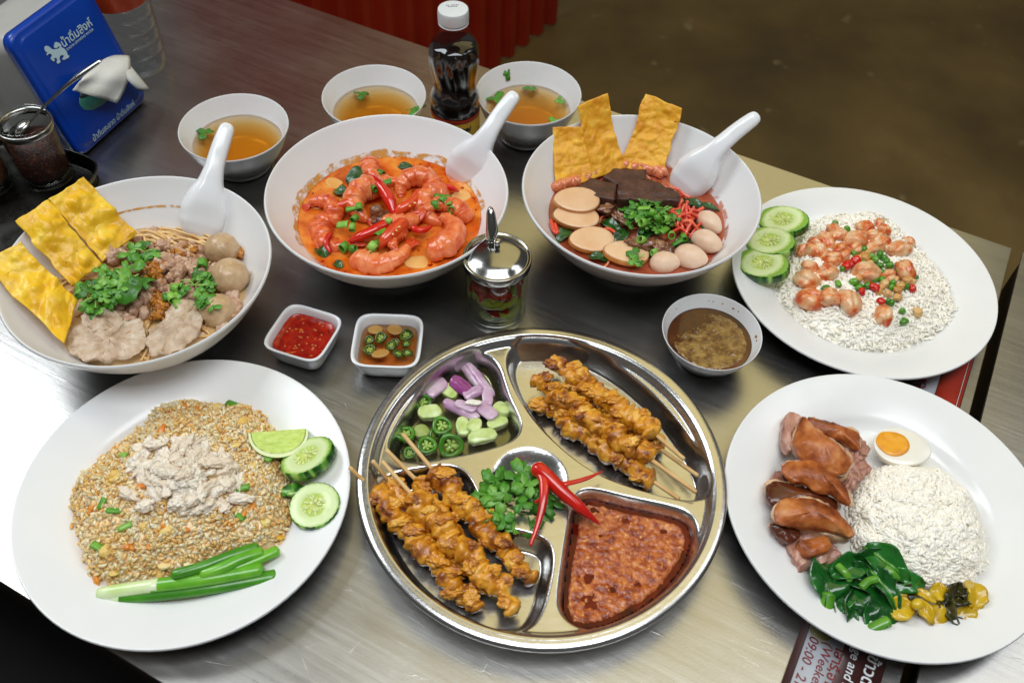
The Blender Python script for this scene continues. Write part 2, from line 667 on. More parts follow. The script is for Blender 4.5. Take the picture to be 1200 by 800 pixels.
M['porkskin_dark'] = mat('porkskin_dark', ['#3e180a', '#5c2812', '#723718'], scale=45, detail=5, rough=.25, bump=.25, bscale=500, bdist=.0006, sss=.15, coat=.1, coatr=.25)
M['porkmeat'] = mat('porkmeat', ['#8a5545', '#ad7a68', '#c69a88', '#d2b0a0'], scale=150, detail=6, rough=.42, bump=.7, bscale=380, bdist=.0014, sss=.25, srad=(1, .4, .3), coat=.15, stretch=(1, .35, 1))
M['porkfat'] = mat('porkfat', ['#b98a62', '#d0aa84', '#dcc2a2'], scale=120, rough=.3, sss=.35, srad=(1, .7, .5), coat=.3, bump=.3)
M['greenbean'] = mat('greenbean', ['#2f6b10', '#4a8a1c', '#6ba636'], scale=150, rough=.28, objrand=.6, coat=.35, sss=.1)
M['garlicbit'] = mat('garlicbit', ['#b87c34', '#cf9c58', '#dcb67e'], scale=150, rough=.35, objrand=.6, coat=.2)
M['lime_skin'] = mat('lime_skin', ['#6f9e1e', '#8fb834'], scale=80, rough=.35, bump=.3, bscale=900, coat=.2)
M['lime_flesh'] = mat('lime_flesh', ['#a8c43c', '#c0d75c', '#d2e37e'], scale=160, rough=.22, bump=.5, bscale=450, sss=.35, srad=(.8, 1, .3), coat=.4, stretch=(1, 3, 1))
M['lime_pith'] = mat('lime_pith', ['#dfe8b0'], rough=.4, sss=.3)
M['scallion_dark'] = mat('scallion_dark', ['#2e6e12', '#3f8519', '#569c26'], scale=50, rough=.28, coat=.25, stretch=(1, 1, 1))
M['scallion_mid'] = mat('scallion_mid', ['#4f9a1e', '#6cb22c', '#86c23f'], scale=50, rough=.28, coat=.25)
M['scallion_pale'] = mat('scallion_pale', ['#b8d67c', '#d5e6b2', '#e6eed2'], scale=50, rough=.3, coat=.25, sss=.2)
M['onion_purple'] = mat('onion_purple', ['#7a2a6a', '#9a4a86'], scale=70, rough=.22, coat=.4)
M['onion_pale'] = mat('onion_pale', ['#a878a0', '#c4a2bc', '#dac6d4'], scale=70, rough=.25, coat=.35, sss=.35, srad=(1, .7, .9))
M['jalapeno'] = mat('jalapeno', ['#285c0a', '#3f7d14', '#58961f'], scale=90, rough=.22, coat=.45, sss=.1)
M['jalapeno_core'] = mat('jalapeno_core', ['#8ab044', '#a9c866'], scale=160, rough=.3, coat=.3, sss=.2)
M['cuke_flesh_chunk'] = mat('cuke_flesh_chunk', ['#a8c065', '#c3d58a', '#d4e2a8'], scale=140, rough=.25, coat=.35, sss=.3, srad=(.8, 1, .4), bump=.3, bscale=400)
M['mushroom'] = mat('mushroom', ['#3a1d0f', '#5e3520', '#8a5a3c', '#a87a58'], scale=90, rough=.28, coat=.4, bump=.4, bscale=250)
M['redshred'] = mat('redshred', ['#d3341c', '#e0563a', '#e87a5a'], scale=60, rough=.3, coat=.3, objrand=.6, sss=.25, srad=(1, .3, .2))
M['shallot'] = mat('shallot', ['#8a3a52', '#b06a78', '#c98f8c'], scale=90, rough=.28, coat=.35, sss=.2)
M['galangal'] = mat('galangal', ['#d79a4c', '#e0b06a'], scale=60, rough=.35, coat=.3, sss=.2)
M['glass'] = clear_mat('glass', (.95, .97, .96, 1), 1.48)
M['pet'] = clear_mat('pet', (.93, .94, .95, 1), 1.4, .06)
M['brine'] = clear_mat('brine', (.96, .95, .82, 1), 1.2, .02)
M['water'] = clear_mat('water', (.97, .98, .99, 1), 1.15, .02)
M['amber'] = clear_mat('amber', (.98, .96, .92, 1), 1.33, .03, (.88, .66, .07, 1), 88.)
M['fishsauce'] = clear_mat('fishsauce', (.97, .94, .88, 1), 1.33, .03, (.90, .52, .02, 1), 150.)
M['pickle_liquid'] = clear_mat('pickle_liquid', (.93, .94, .86, 1), 1.33, .02, hx('#8a8a50'), 85.)
M['soy'] = mat('soy', ['#0a0303', '#180706'], scale=40, rough=.08, coat=.5)
M['plastic_white'] = mat('plastic_white', ['#d2d6d8', '#cdd1d4'], scale=40, rough=.35, sss=.2, sscale=.002)
M['blue'] = mat('blue', ['#00369a', '#003ea6'], scale=12, rough=.3, bump=.05, bscale=900)
M['blue_dark'] = mat('blue_dark', ['#04246e', '#062a7c'], scale=12, rough=.35)
M['grey_plastic'] = mat('grey_plastic', ['#a2a09c', '#acaaa6'], scale=30, rough=.45)
M['print_pale'] = mat('print_pale', ['#b4cdd8'], rough=.5)
M['print_white'] = mat('print_white', ['#d8dadc'], rough=.5)
M['print_red'] = mat('print_red', ['#7a1418'], rough=.5)
M['print_black'] = mat('print_black', ['#15120f'], rough=.5)
M['black_ink'] = mat('black_ink', ['#2a2c2e'], rough=.6)
M['teal'] = mat('teal', ['#3a8a78', '#55a892'], scale=120, rough=.4, specks=(260, .63, '#d98a4a'))
M['paper'] = mat('paper', ['#e2e1dc', '#ecebe6'], scale=30, rough=.85, bump=.6, bscale=800, bdist=.0008, sss=.15, sscale=.002)
M['label_red'] = mat('label_red', ['#7c1a10', '#99301a'], scale=20, rough=.35)
M['label_yellow'] = mat('label_yellow', ['#c79a2a', '#d4aa3c'], scale=30, rough=.4)
M['flakes'] = mat('flakes', ['#1c0704', '#34100a', '#5a1f10'], scale=250, rough=.5, bump=.8, bscale=500, bdist=.002, specks=(500, .62, '#8a5a2a'))
M['dark_steel'] = mat('dark_steel', ['#3c3a38', '#4a4845'], scale=50, rough=.3, metal=1., rvar=.08)
M['pickle_red'] = mat('pickle_red', ['#8a0f06', '#b01c0c'], scale=90, rough=.2, coat=.4)
M['pickle_green'] = mat('pickle_green', ['#6a7418', '#8a902c'], scale=90, rough=.25, coat=.4)
M['sign_brown'] = mat('sign_brown', ['#3a1a18', '#42201c'], scale=30, rough=.35, coat=.2)
M['sign_white'] = mat('sign_white', ['#b9bec6', '#c2c6cc'], scale=30, rough=.35, coat=.2)
M['sign_red'] = mat('sign_red', ['#a8301e', '#b53a26'], scale=30, rough=.35, coat=.2)


def steel_mat(name, c, rough, sx, sy, scratch=.5):
    """brushed sheet steel: long fine grain along x, cloudy wear, a few scratches"""
    m = bpy.data.materials.new(name)
    m.use_nodes = True
    N, L = m.node_tree.nodes, m.node_tree.links
    b = N["Principled BSDF"]
    tc = N.new('ShaderNodeTexCoord')

    def noise(scale3, sc, det, rg=.6):
        mp = N.new('ShaderNodeMapping')
        mp.inputs['Scale'].default_value = scale3
        L.new(tc.outputs['Object'], mp.inputs[0])
        n = N.new('ShaderNodeTexNoise')
        n.inputs['Scale'].default_value = sc
        n.inputs['Detail'].default_value = det
        n.inputs['Roughness'].default_value = rg
        L.new(mp.outputs[0], n.inputs[0])
        return n.outputs['Fac']
    grain = noise((sx, sy, 1), 260, 5)
    cloud = noise((1, 1, 1), 9, 5)
    fine = noise((1, 1, 1), 900, 3)
    mr = N.new('ShaderNodeMapRange')
    mr.inputs[1].default_value, mr.inputs[2].default_value = .3, .7
    mr.inputs[3].default_value, mr.inputs[4].default_value = rough - .03, rough + .04
    L.new(cloud, mr.inputs[0])
    ad = N.new('ShaderNodeMath')
    ad.operation = 'MULTIPLY_ADD'
    ad.inputs[1].default_value = .12
    L.new(grain, ad.inputs[0])
    L.new(mr.outputs[0], ad.inputs[2])
    L.new(ad.outputs[0], b.inputs['Roughness'])
    rp = N.new('ShaderNodeValToRGB')
    e = rp.color_ramp.elements
    e[0].position, e[1].position = .25, .75
    e[0].color = tuple(x * .82 for x in c[:3]) + (1,)
    e[1].color = c
    mx = N.new('ShaderNodeMix')
    mx.inputs[0].default_value = .45
    L.new(grain, mx.inputs[2])
    L.new(cloud, mx.inputs[3])
    L.new(mx.outputs[0], rp.inputs[0])
    L.new(rp.outputs[0], b.inputs['Base Color'])
    b.inputs['Metallic'].default_value = 1.
    sm = N.new('ShaderNodeMath')
    sm.operation = 'MULTIPLY_ADD'
    sm.inputs[1].default_value = .4
    L.new(fine, sm.inputs[0])
    L.new(grain, sm.inputs[2])
    # scratches: thin Voronoi edges, broken up
    wv = N.new('ShaderNodeTexVoronoi')
    wv.feature = 'DISTANCE_TO_EDGE'
    mp = N.new('ShaderNodeMapping')
    mp.inputs['Scale'].default_value = (1, 3.5, 1)
    mp.inputs['Rotation'].default_value = (0, 0, .5)
    L.new(tc.outputs['Object'], mp.inputs[0])
    wv.inputs['Scale'].default_value = 22
    L.new(mp.outputs[0], wv.inputs[0])
    ss = N.new('ShaderNodeMapRange')
    ss.inputs[1].default_value, ss.inputs[2].default_value = .0, .006
    ss.inputs[3].default_value, ss.inputs[4].default_value = 1.6, 0
    L.new(wv.outputs['Distance'], ss.inputs[0])
    br = noise((1, 1, 1), 40, 2)
    bm = N.new('ShaderNodeMapRange')
    bm.inputs[1].default_value, bm.inputs[2].default_value = .52, .62
    bm.inputs[3].default_value, bm.inputs[4].default_value = 0, scratch
    L.new(br, bm.inputs[0])
    pr = N.new('ShaderNodeMath')
    pr.operation = 'MULTIPLY'
    L.new(ss.outputs[0], pr.inputs[0])
    L.new(bm.outputs[0], pr.inputs[1])
    ad2 = N.new('ShaderNodeMath')
    ad2.operation = 'ADD'
    L.new(sm.outputs[0], ad2.inputs[0])
    L.new(pr.outputs[0], ad2.inputs[1])
    bp = N.new('ShaderNodeBump')
    bp.inputs['Strength'].default_value = .16
    bp.inputs['Distance'].default_value = .0006
    L.new(ad2.outputs[0], bp.inputs['Height'])
    L.new(bp.outputs[0], b.inputs['Normal'])
    return m


M['table_steel'] = steel_mat('table_steel', (.52, .51, .49, 1), .25, .05, 1.)
M['tray_steel'] = steel_mat('tray_steel', (.70, .69, .675, 1), .17, .3, 1., 0.)

# ------------------------------------------------------------------ setting: floor, tables, corrugated panel
YAW = math.atan2(-.438, .899)
TU, TV = np.array([.899, -.438, 0]), np.array([.438, .899, 0])
FLOOR_Z = -.75
M['concrete'] = mat('concrete', ['#40321a', '#544322', '#69552e', '#80693e'], scale=2.6, detail=9, rough=.55, bump=.25, bscale=40, bdist=.003, rampw=(.28, .74), specks=(11, .66, '#7a6a4c'))
M['red_paint'] = mat('red_paint', ['#861a04', '#942008', '#a0270c'], scale=5, detail=5, rough=.45)
fl = mk('floor', [(-7, -5, 0), (7, -5, 0), (7, 9, 0), (-7, 9, 0)], [(0, 1, 2, 3)], M['concrete'], False)
tag(put('floor', fl, (0, 0, FLOOR_Z)), kind='structure')


M['apron_shade'] = mat('apron_shade', ['#0c0a09', '#14110f'], scale=40, rough=.6, spec=.2)  # near-black colour stands in for the shade in the gap between tables


def steel_table(u0, u1, v0, v1, label):
    c = TU * (u0 + u1) / 2 + TV * (v0 + v1) / 2
    t = thing('steel_table', (c[0], c[1], FLOOR_Z), label, 'table', 'stainless steel tables')
    sx, sy = u1 - u0, v1 - v0
    V, F = rbox(sx, sy, .004, .0019, 3)
    put('tabletop', mk('tabletop', V, F, M['table_steel'], False), (0, 0, -FLOOR_Z - .002), t, (0, 0, YAW))
    R = Matrix.Rotation(YAW, 3, 'Z')
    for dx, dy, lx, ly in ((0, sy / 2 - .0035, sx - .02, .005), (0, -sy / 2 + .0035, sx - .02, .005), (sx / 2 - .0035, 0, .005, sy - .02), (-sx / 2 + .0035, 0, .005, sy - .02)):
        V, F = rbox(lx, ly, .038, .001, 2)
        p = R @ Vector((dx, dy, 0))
        put('apron', mk('apron', V, F, M['apron_shade']), (p.x, p.y, -FLOOR_Z - .0235), t, (0, 0, YAW))
    V, F = tube([(0, 0, 0), (0, 0, .7)], .019, 12)
    leg = mk('leg', V, F, M['table_steel'])
    for sx_ in (-1, 1):
        for sy_ in (-1, 1):
            p = R @ Vector((sx_ * (sx / 2 - .06), sy_ * (sy / 2 - .06), .008))
            put('leg', leg, p, t)
    return t


steel_table(-1.50, .1385, .0748, .737, 'stainless steel table carrying all the bowls and plates')
steel_table(.1470, .80, -.10, .737, 'bare stainless steel table across the narrow dark gap')

# made-up black seat and legs, added to darken the corner below the table
M['added_black'] = mat('added_black', ['#060504', '#0a0807'], scale=30, rough=.6, spec=.15)
stl = thing('added_stool', (-.455, .285, FLOOR_Z), 'added black block darkening the corner below the near table edge', 'added_stool')
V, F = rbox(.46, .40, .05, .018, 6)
put('seat', mk('seat', V, F, M['added_black']), (0, 0, .445), stl, (0, 0, YAW))
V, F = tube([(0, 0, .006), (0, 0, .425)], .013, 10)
sleg = mk('leg', V, F, M['added_black'])
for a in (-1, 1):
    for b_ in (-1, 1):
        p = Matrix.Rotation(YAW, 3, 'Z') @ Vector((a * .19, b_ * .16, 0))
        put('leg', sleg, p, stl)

# corrugated panel behind the table, far left
pa, pd = np.array([.0737, 2.183]), np.array([-.558, -.829])
pn = np.array([.829, -.558])
prof = []
for k in range(18):
    for a, d in ((0, 0), (.013, 0), (.022, .018), (.041, .018), (.050, 0)):
        prof.append((k * .062 + a, d))
prof = np.array(prof)
front = pa + prof[:, :1] * pd + prof[:, 1:] * pn
back = front - pn * .003
n = len(front)
H_P = 1.62
V = [(x, y, z) for P_ in (front, back) for z in (0, H_P) for x, y in P_]
F = []
for i in range(n - 1):
    F.append((i + 1, i, n + i, n + i + 1))
    F.append((2 * n + i, 2 * n + i + 1, 3 * n + i + 1, 3 * n + i))
    F.append((n + i + 1, n + i, 3 * n + i, 3 * n + i + 1))
F += [(0, 2 * n, 3 * n, n), (n - 1, 2 * n - 1, 4 * n - 1, 3 * n - 1)]
V = np.array(V) + [0, 0, FLOOR_Z + .004]
tag(addw('corrugated_panel', V, F, M['red_paint'], smooth=False), 'dark red corrugated metal panel standing on the floor behind the table', 'panel')

# ------------------------------------------------------------------ crockery
BIG_OUT = [(0, .004), (.040, .004), (.0435, .001), (.0455, 0), (.0475, .001), (.049, .006), (.056, .012), (.074, .0275), (.087, .0435), (.0955, .0575), (.0988, .0635), (.0995, .0655)]
BIG_IN = [(.0988, .0668), (.0975, .0664), (.0925, .058), (.084, .0455), (.071, .0295), (.053, .0145), (.035, .0085), (0, .0075)]
PLATE_OUT = [(0, .002), (.058, .002), (.061, 0), (.064, .0003), (.066, .003), (.078, .0095), (.1, .0175), (.1095, .021), (.1108, .0222)]
PLATE_IN = [(.1104, .0233), (.109, .0234), (.1, .0212), (.088, .0175), (.0785, .0138), (.072, .0085), (.066, .0062), (.05, .0055), (0, .0055)]
SOUP_OUT = [(0, .004), (.021, .004), (.0235, .001), (.025, 0), (.0268, .001), (.028, .005), (.034, .012), (.042, .025), (.047, .038), (.0488, .0425)]
SOUP_IN = [(.0486, .0434), (.0478, .0432), (.0448, .036), (.040, .0255), (.032, .0135), (.024, .0075), (0, .0065)]


def inner_r(prof, z):
    p = sorted((b, a) for a, b in prof)
    return float(np.interp(z, [q[0] for q in p], [q[1] for q in p]))


def dish(name, outp, inp, cx, cy, label, cat, group=None, s=1., sz=1., n=96):
    p = np.concatenate([smooth_prof(outp, 4), smooth_prof(inp, 5)])
    p[:, 0] = np.maximum(p[:, 0], 0)
    V, F = lathe([(a * s, b * sz) for a, b in p], n)
    o = put(name, mk(name, V, F, M['melamine']), (cx, cy, .0005))
    return tag(o, label, cat, group)


TOM = (-.108, .5644)
YEN = (.1013, .580)
NOO = (-.2849, .4686)
GB = 'large white melamine bowls'
dish('noodle_bowl', BIG_OUT, BIG_IN, *TOM, 'large white bowl holding the orange shrimp soup', 'bowl', GB)
dish('noodle_bowl', BIG_OUT, BIG_IN, *YEN, 'large white bowl holding pink soup with fish balls and fish cake', 'bowl', GB)
dish('noodle_bowl', BIG_OUT, BIG_IN, *NOO, 'large white bowl holding dry noodles with pork and meatballs', 'bowl', GB)
GP = 'round white dinner plates'
PL_L, PL_U, PL_R = (-.2158, .3038), (.2901, .5358), (.2619, .3190)
dish('dinner_plate', PLATE_OUT, PLATE_IN, *PL_L, 'round white plate holding the fried rice', 'plate', GP)
dish('dinner_plate', PLATE_OUT, PLATE_IN, *PL_U, 'round white plate holding white rice with chopped shrimp', 'plate', GP, .985)
dish('dinner_plate', PLATE_OUT, PLATE_IN, *PL_R, 'round white plate holding stewed pork, egg, rice and greens', 'plate', GP)
GS = 'small white bowls of clear soup'
SB1, SB2, SB3 = (-.2621, .6651), (-.1418, .7216), (.0046, .7305)
dish('soup_bowl', SOUP_OUT, SOUP_IN, *SB1, 'small white soup bowl beside the blue napkin dispenser', 'bowl', GS, 1.01)
dish('soup_bowl', SOUP_OUT, SOUP_IN, *SB2, 'small white soup bowl between the dark sauce bottle and the bowl nearest the dispenser', 'bowl', GS, 1.01)
SB3S = 1.03
dish('soup_bowl', SOUP_OUT, SOUP_IN, *SB3, 'small white soup bowl with a herb leaf stuck inside its rim', 'bowl', GS, SB3S, 1.12)
SAU = (.1546, .4585)
dish('sauce_bowl', SOUP_OUT, SOUP_IN, *SAU, 'small white bowl of brown dipping sauce beside the metal tray', 'bowl', None, .795, .74)


def disk_body(prof, z, cx, cy, s=1., sz=1., n=72, inset=.0006):
    """liquid body filling a dish up to level z (a closed mesh that follows the inner wall)"""
    r = inner_r(prof, z / sz) * s
    lower = [(a * s - inset, b * sz + inset * .8) for a, b in smooth_prof(prof, 4) if b * sz < z - .001]
    lower = [(max(a, 0), b) for a, b in lower][::-1]
    p = [(0, lower[0][1])] + lower[1:] + [(r - inset * .5, z), (r - .0015, z - .0003), (r * .6, z - .0003), (0, z - .0003)]
    V, F = lathe(p, n)
    V[:, 0] += cx
    V[:, 1] += cy
    V[:, 2] += .0005
    return V, F


GBR = 'clear amber broths'
for (c, s, sz, z, lab) in ((SB1, 1.01, 1, .0265, 'clear amber broth in the soup bowl beside the napkin dispenser'),
                           (SB2, 1.01, 1, .0265, 'clear amber broth in the soup bowl left of the sauce bottle'),
                           (SB3, SB3S, 1.12, .029, 'clear amber broth in the soup bowl with a leaf on its inner wall')):
    V, F = disk_body(SOUP_IN, z, c[0], c[1], s, sz)
    tag(addw('broth', V, F, M['amber'], origin=(c[0], c[1], 0)), lab, 'broth', GBR)


# ------------------------------------------------------------------ leaves and sprigs
def cil_leaf_mesh(name, size, seed, m, lobes=3, teeth=.1):
    rg = np.random.default_rng(seed)
    n = 60
    th = np.linspace(-PI * .86, PI * .86, n)
    lob = np.abs(np.cos(th * lobes / 2 * 1.02)) ** (.85 if lobes > 1 else .6)
    r = size * ((.20 + .80 * lob) if lobes > 1 else (.36 + .64 * lob)) * (1 + teeth * 2.2 * (np.abs(np.sin(th * 5.5)) ** .7 - .6))
    r *= 1 + .1 * np.sin(th * 2 + rg.random() * 6)
    pts = np.stack([r * np.cos(th) + size * .25, r * np.sin(th)], 1)
    c = np.array([0.0, 0.])
    t = .00022
    V = []
    for z in (-t, t):
        for s in (1., .55):
            V += [(*(c + (p - c) * s), z) for p in pts]
        V.append((0, 0, z))
    V = np.array(V)
    k1, k2 = rg.uniform(-1, 1), rg.uniform(.4, 1.4)
    x, y = V[:, 0] / size, V[:, 1] / size
    V[:, 2] += size * (.22 * k1 * (x - .5) ** 2 - .25 * k2 * y ** 2 + .1 * np.cos(x * 5 + seed) * y) + .06 * size * vnoise(np.c_[x * 3, y * 3, x * 0 + seed], seed)
    F = []
    h = 2 * n + 1
    for i in range(n - 1):
        F += [(h + i, h + i + 1, h + n + i + 1, h + n + i), (h + n + i, h + n + i + 1, h + 2 * n)]
        F += [(i + 1, i, n + i, n + i + 1), (n + i + 1, n + i, 2 * n)]
        F.append((i, i + 1, h + i + 1, h + i))
    F.append((n - 1, 2 * n, h + 2 * n, h + n - 1))
    F.append((2 * n, 0, h, h + 2 * n))
    return mk(name, V, F, m)


CIL = [cil_leaf_mesh('leaf', .010, s, M['cilantro']) for s in range(6)]
OVAL = [cil_leaf_mesh('leaf', .009, 20 + s, M['cilantro'], 1, .03) for s in range(2)]


def sprig(name, pos, n, spread, label, cat, group=None, size=1., h=.006, yaw0=0., stems=3, oval=0, ell=1.):
    """a bunch of cilantro: several leaves on thin stems"""
    t = thing(name, pos, label, cat, group)
    parts = []
    for i in range(stems):
        a = yaw0 + RNG.uniform(-.9, .9) + (PI if i % 2 else 0)
        L = spread * RNG.uniform(.6, 1.1)
        p = np.array([[0, 0, .0005], [L * .4 * math.cos(a), L * .4 * math.sin(a) * ell, h * .7], [L * .9 * math.cos(a + .3), L * .9 * math.sin(a + .3) * ell, h * .8]])
        parts.append(tube(spline(p, 4), .00065, 6))
    if parts:
        V, F = merge(parts)
        put('stem', mk('stem', V, F, M['cilantro_stem']), (0, 0, 0), t)
    for i in range(int(n * 1.6)):
        rr = spread * math.sqrt(RNG.uniform(.02, 1))
        a = RNG.uniform(0, 2 * PI)
        me = OVAL[i % 2] if i < oval else CIL[RNG.integers(len(CIL))]
        put('leaf', me, (rr * math.cos(a), rr * math.sin(a) * ell, h * RNG.uniform(.25, 1.25) * (1.15 - .5 * rr / spread)), t,
            (RNG.uniform(-.55, .55), RNG.uniform(-.55, .45), a + RNG.uniform(-1, 1)), size * RNG.uniform(.6, 1.0))
    return t


def loose_leaf(px, py, h, s, label, group=None, name='herb_leaf', e=None, m=0):
    o = put(name, CIL[m % len(CIL)], tuple(at(px, py, h)), None, e or (RNG.uniform(-.3, .3), RNG.uniform(-.3, .3), RNG.uniform(0, 6)), s)
    return tag(o, label, 'herb leaf', group)


loose_leaf(241, 156, .0285, .9, 'green herb leaf floating in the soup beside the napkin dispenser', 'herb leaves floating in the clear soups')
loose_leaf(421, 110, .0285, .8, 'green herb leaf floating at the far side of the soup left of the sauce bottle', 'herb leaves floating in the clear soups', m=2)
loose_leaf(483, 128, .0285, 1.1, 'green herb leaf floating beside the sauce bottle, near the bowl rim', 'herb leaves floating in the clear soups', m=3)
loose_leaf(579, 117, .031, 1.0, 'green herb leaf in the soup behind the white spoon handle', 'herb leaves floating in the clear soups', m=1)
loose_leaf(622, 102, .031, .8, 'green herb leaf floating at the back of the soup with the leaf-marked rim', 'herb leaves floating in the clear soups', m=4)
loose_leaf(657, 117, .031, .55, 'small green herb leaf floating near the crispy sheets', 'herb leaves floating in the clear soups', m=5)
loose_leaf(650, 140, .031, .7, 'green herb leaf at the front rim of the soup beside the crispy sheets', 'herb leaves floating in the clear soups', m=0)
# the leaf stuck on the inner wall of the third soup bowl
_a = math.atan2(at(595, 84, .044)[1] - SB3[1], at(595, 84, .044)[0] - SB3[0])
_rw = inner_r(SOUP_IN, .0425 / 1.12) * SB3S - .0012
lf = put('herb_leaf', CIL[2], (SB3[0] + _rw * math.cos(_a), SB3[1] + _rw * math.sin(_a), .0425), None, (0, 0, 0), .62)
lf.rotation_euler = (Matrix.Rotation(_a + PI, 3, 'Z') @ Matrix.Rotation(math.radians(64), 3, 'Y')).to_euler()
tag(lf, 'dark green herb leaf stuck on the inner wall of a soup bowl', 'herb leaf', 'herb leaves floating in the clear soups')


# ------------------------------------------------------------------ ceramic spoons
def soup_spoon(tip, mid, end, label, facing=None, wmax=.0195):
    tip, mid, end = map(np.array, (tip, mid, end))
    P = spline([tip, tip * .55 + mid * .45 + np.array([0, 0, -.002]), mid, mid * .5 + end * .5 + np.array([0, 0, .0025]), end], 9)
    s = np.r_[0, np.cumsum(np.linalg.norm(np.diff(P, axis=0), axis=1))]
    s /= s[-1]
    T = np.gradient(P, axis=0)
    T /= np.linalg.norm(T, axis=1)[:, None]
    view = np.array([0, 0, CAM_H]) - P
    if facing is not None:
        view = np.broadcast_to(np.array(facing, float), P.shape)
    B = np.cross(view, T)
    B /= np.linalg.norm(B, axis=1)[:, None]
    N = np.cross(T, B)
    w = np.interp(s, [0, .05, .14, .27, .40, .50, .62, .85, .95, .985, 1], np.array([.45, .72, .93, 1.0, .80, .52, .40, .36, .33, .26, .12]) * wmax)
    wf = w * np.interp(s, [0, .1, .3, .45, .6, 1], [.55, .66, .68, .60, .62, .6])
    d = np.interp(s, [0, .06, .15, .35, .5, .7, .96, 1], [.004, .0085, .0105, .0105, .0075, .0055, .005, .003])
    th = np.interp(s, [0, .4, .55, 1], [.0019, .0019, .0026, .0028])
    k = 1.0
    V = []
    for i in range(len(P)):
        o = [(-w[i], 0), (-w[i] * .97, d[i] * .35), (-(w[i] * .6 + wf[i] * .4), d[i] * .75), (-wf[i], d[i]), (-wf[i] * .4, d[i] * 1.04), (wf[i] * .4, d[i] * 1.04), (wf[i], d[i]), (w[i] * .6 + wf[i] * .4, d[i] * .75), (w[i] * .97, d[i] * .35), (w[i], 0)]
        iw, iwf, id_ = w[i] - th[i], max(wf[i] - th[i] * .6, w[i] * .2), max(d[i] - th[i], .0006)
        inn = [(iw, 0), (iw * .95, id_ * .4), (iwf, id_), (-iwf, id_), (-iw * .95, id_ * .4), (-iw, 0)]
        for a, b in o + inn:
            V.append(P[i] + B[i] * a + N[i] * b * k)
    m = 16
    F = []
    for i in range(len(P) - 1):
        for j in range(m):
            q = (j + 1) % m
            F.append((i * m + j, i * m + q, (i + 1) * m + q, (i + 1) * m + j))
    e = (len(P) - 1) * m
    F.append(tuple(range(m))[::-1])
    F.append(tuple(range(e, e + m)))
    o = addw('soup_spoon', V, F, M['spoon_white'], origin=mid)
    sub = o.modifiers.new('smooth', 'SUBSURF')
    sub.levels = sub.render_levels = 1
    return tag(o, label, 'spoon', 'white soup spoons')


soup_spoon(at(533, 214, .028), at(567, 165, .0705), at(605, 109, .100), 'white soup spoon leaning in the bowl of orange shrimp soup')
soup_spoon(at(793, 226, .028), at(835, 179, .069), at(889, 135, .096), 'white soup spoon leaning in the bowl with crispy sheets and fish balls')
soup_spoon(at(231, 281, .034), at(246, 218, .069), at(268, 145, .100), 'white soup spoon leaning in the bowl of dry noodles')

# ------------------------------------------------------------------ round compartment tray
TRC, TRR = np.array([.0252, .3319]), .1281
T_TOP, T_DEP, T_WALL = .0195, .0155, .0085
Zt = lambda pts, f: [tuple(at(*f(x, y), T_TOP)[:2]) for x, y in pts]
z6, z4r, zc, zd, z7 = zone(440, 410, 5.717), zone(400, 370, 2.), zone(400, 500, 3.332), zone(540, 530, 3.636), zone(400, 370, 2.)
COMP = {
    'relish': Zt([(100, 700), (200, 750), (330, 742), (500, 715), (660, 685), (800, 650), (930, 600), (978, 520), (950, 430), (897, 330), (860, 220), (830, 120), (770, 45), (690, 15), (620, 25), (470, 110), (330, 230), (210, 380), (120, 540), (85, 630)], z6),
    'upper': Zt([(385, 105), (405, 65), (450, 50), (520, 60), (600, 88), (670, 130), (740, 190), (800, 260), (845, 330), (868, 395), (855, 430), (800, 432), (700, 408), (600, 372), (520, 315), (450, 245), (402, 165)], z7),
    'lower': Zt([(138, 225), (200, 180), (380, 152), (445, 155), (495, 190), (530, 260), (575, 345), (640, 395), (720, 412), (795, 435), (828, 490), (815, 600), (780, 725), (730, 790), (640, 805), (530, 775), (390, 705), (260, 600), (165, 450), (122, 320)], zc),
    'sauce': Zt([(475, 200), (510, 162), (570, 155), (700, 190), (850, 220), (965, 250), (1010, 310), (1005, 390), (970, 480), (890, 580), (780, 665), (650, 730), (540, 755), (465, 730), (420, 670), (415, 600), (435, 450), (460, 290)], zd),
}
_c = at(620, 562, T_TOP)[:2]
COMP['round'] = [(_c[0] + .0268 * math.cos(a), _c[1] + .0268 * math.sin(a)) for a in np.linspace(0, 2 * PI, 40, endpoint=False)]


def poly_sdf(P, poly):
    """signed distance, positive inside"""
    poly = np.asarray(poly)
    A, B = poly, np.roll(poly, -1, 0)
    d2 = np.full(len(P), 1e9)
    ins = np.zeros(len(P), bool)
    for a, b in zip(A, B):
        e = b - a
        t = np.clip(((P - a) @ e) / (e @ e + 1e-15), 0, 1)
        q = P - (a + t[:, None] * e)
        d2 = np.minimum(d2, (q ** 2).sum(1))
        c = (a[1] > P[:, 1]) != (b[1] > P[:, 1])
        xi = (b[0] - a[0]) * (P[:, 1] - a[1]) / (b[1] - a[1] + 1e-15) + a[0]
        ins ^= c & (P[:, 0] < xi)
    d = np.sqrt(d2)
    return np.where(ins, d, -d)


COMP = {k: resample(chaikin(v, 3), 120) if k != 'round' else np.array(v) for k, v in COMP.items()}


def tray_z(P):
    r = np.linalg.norm(P - TRC, axis=1)
    z = np.full(len(P), T_TOP)
    # inner shoulder up to the rim
    t = np.clip((r - .1135) / .0055, 0, 1)
    z = z + .0055 * t * t * (3 - 2 * t)
    for k, poly in COMP.items():
        s = poly_sdf(P, poly)
        dep, wl = (T_DEP, T_WALL) if k != 'round' else (.0085, .016)
        t = np.clip((s + .0015) / wl, 0, 1)
        f = t * t * (3 - 2 * t)
        z = np.minimum(z, T_TOP - dep * f + (z - T_TOP) * (1 - f))
    return z


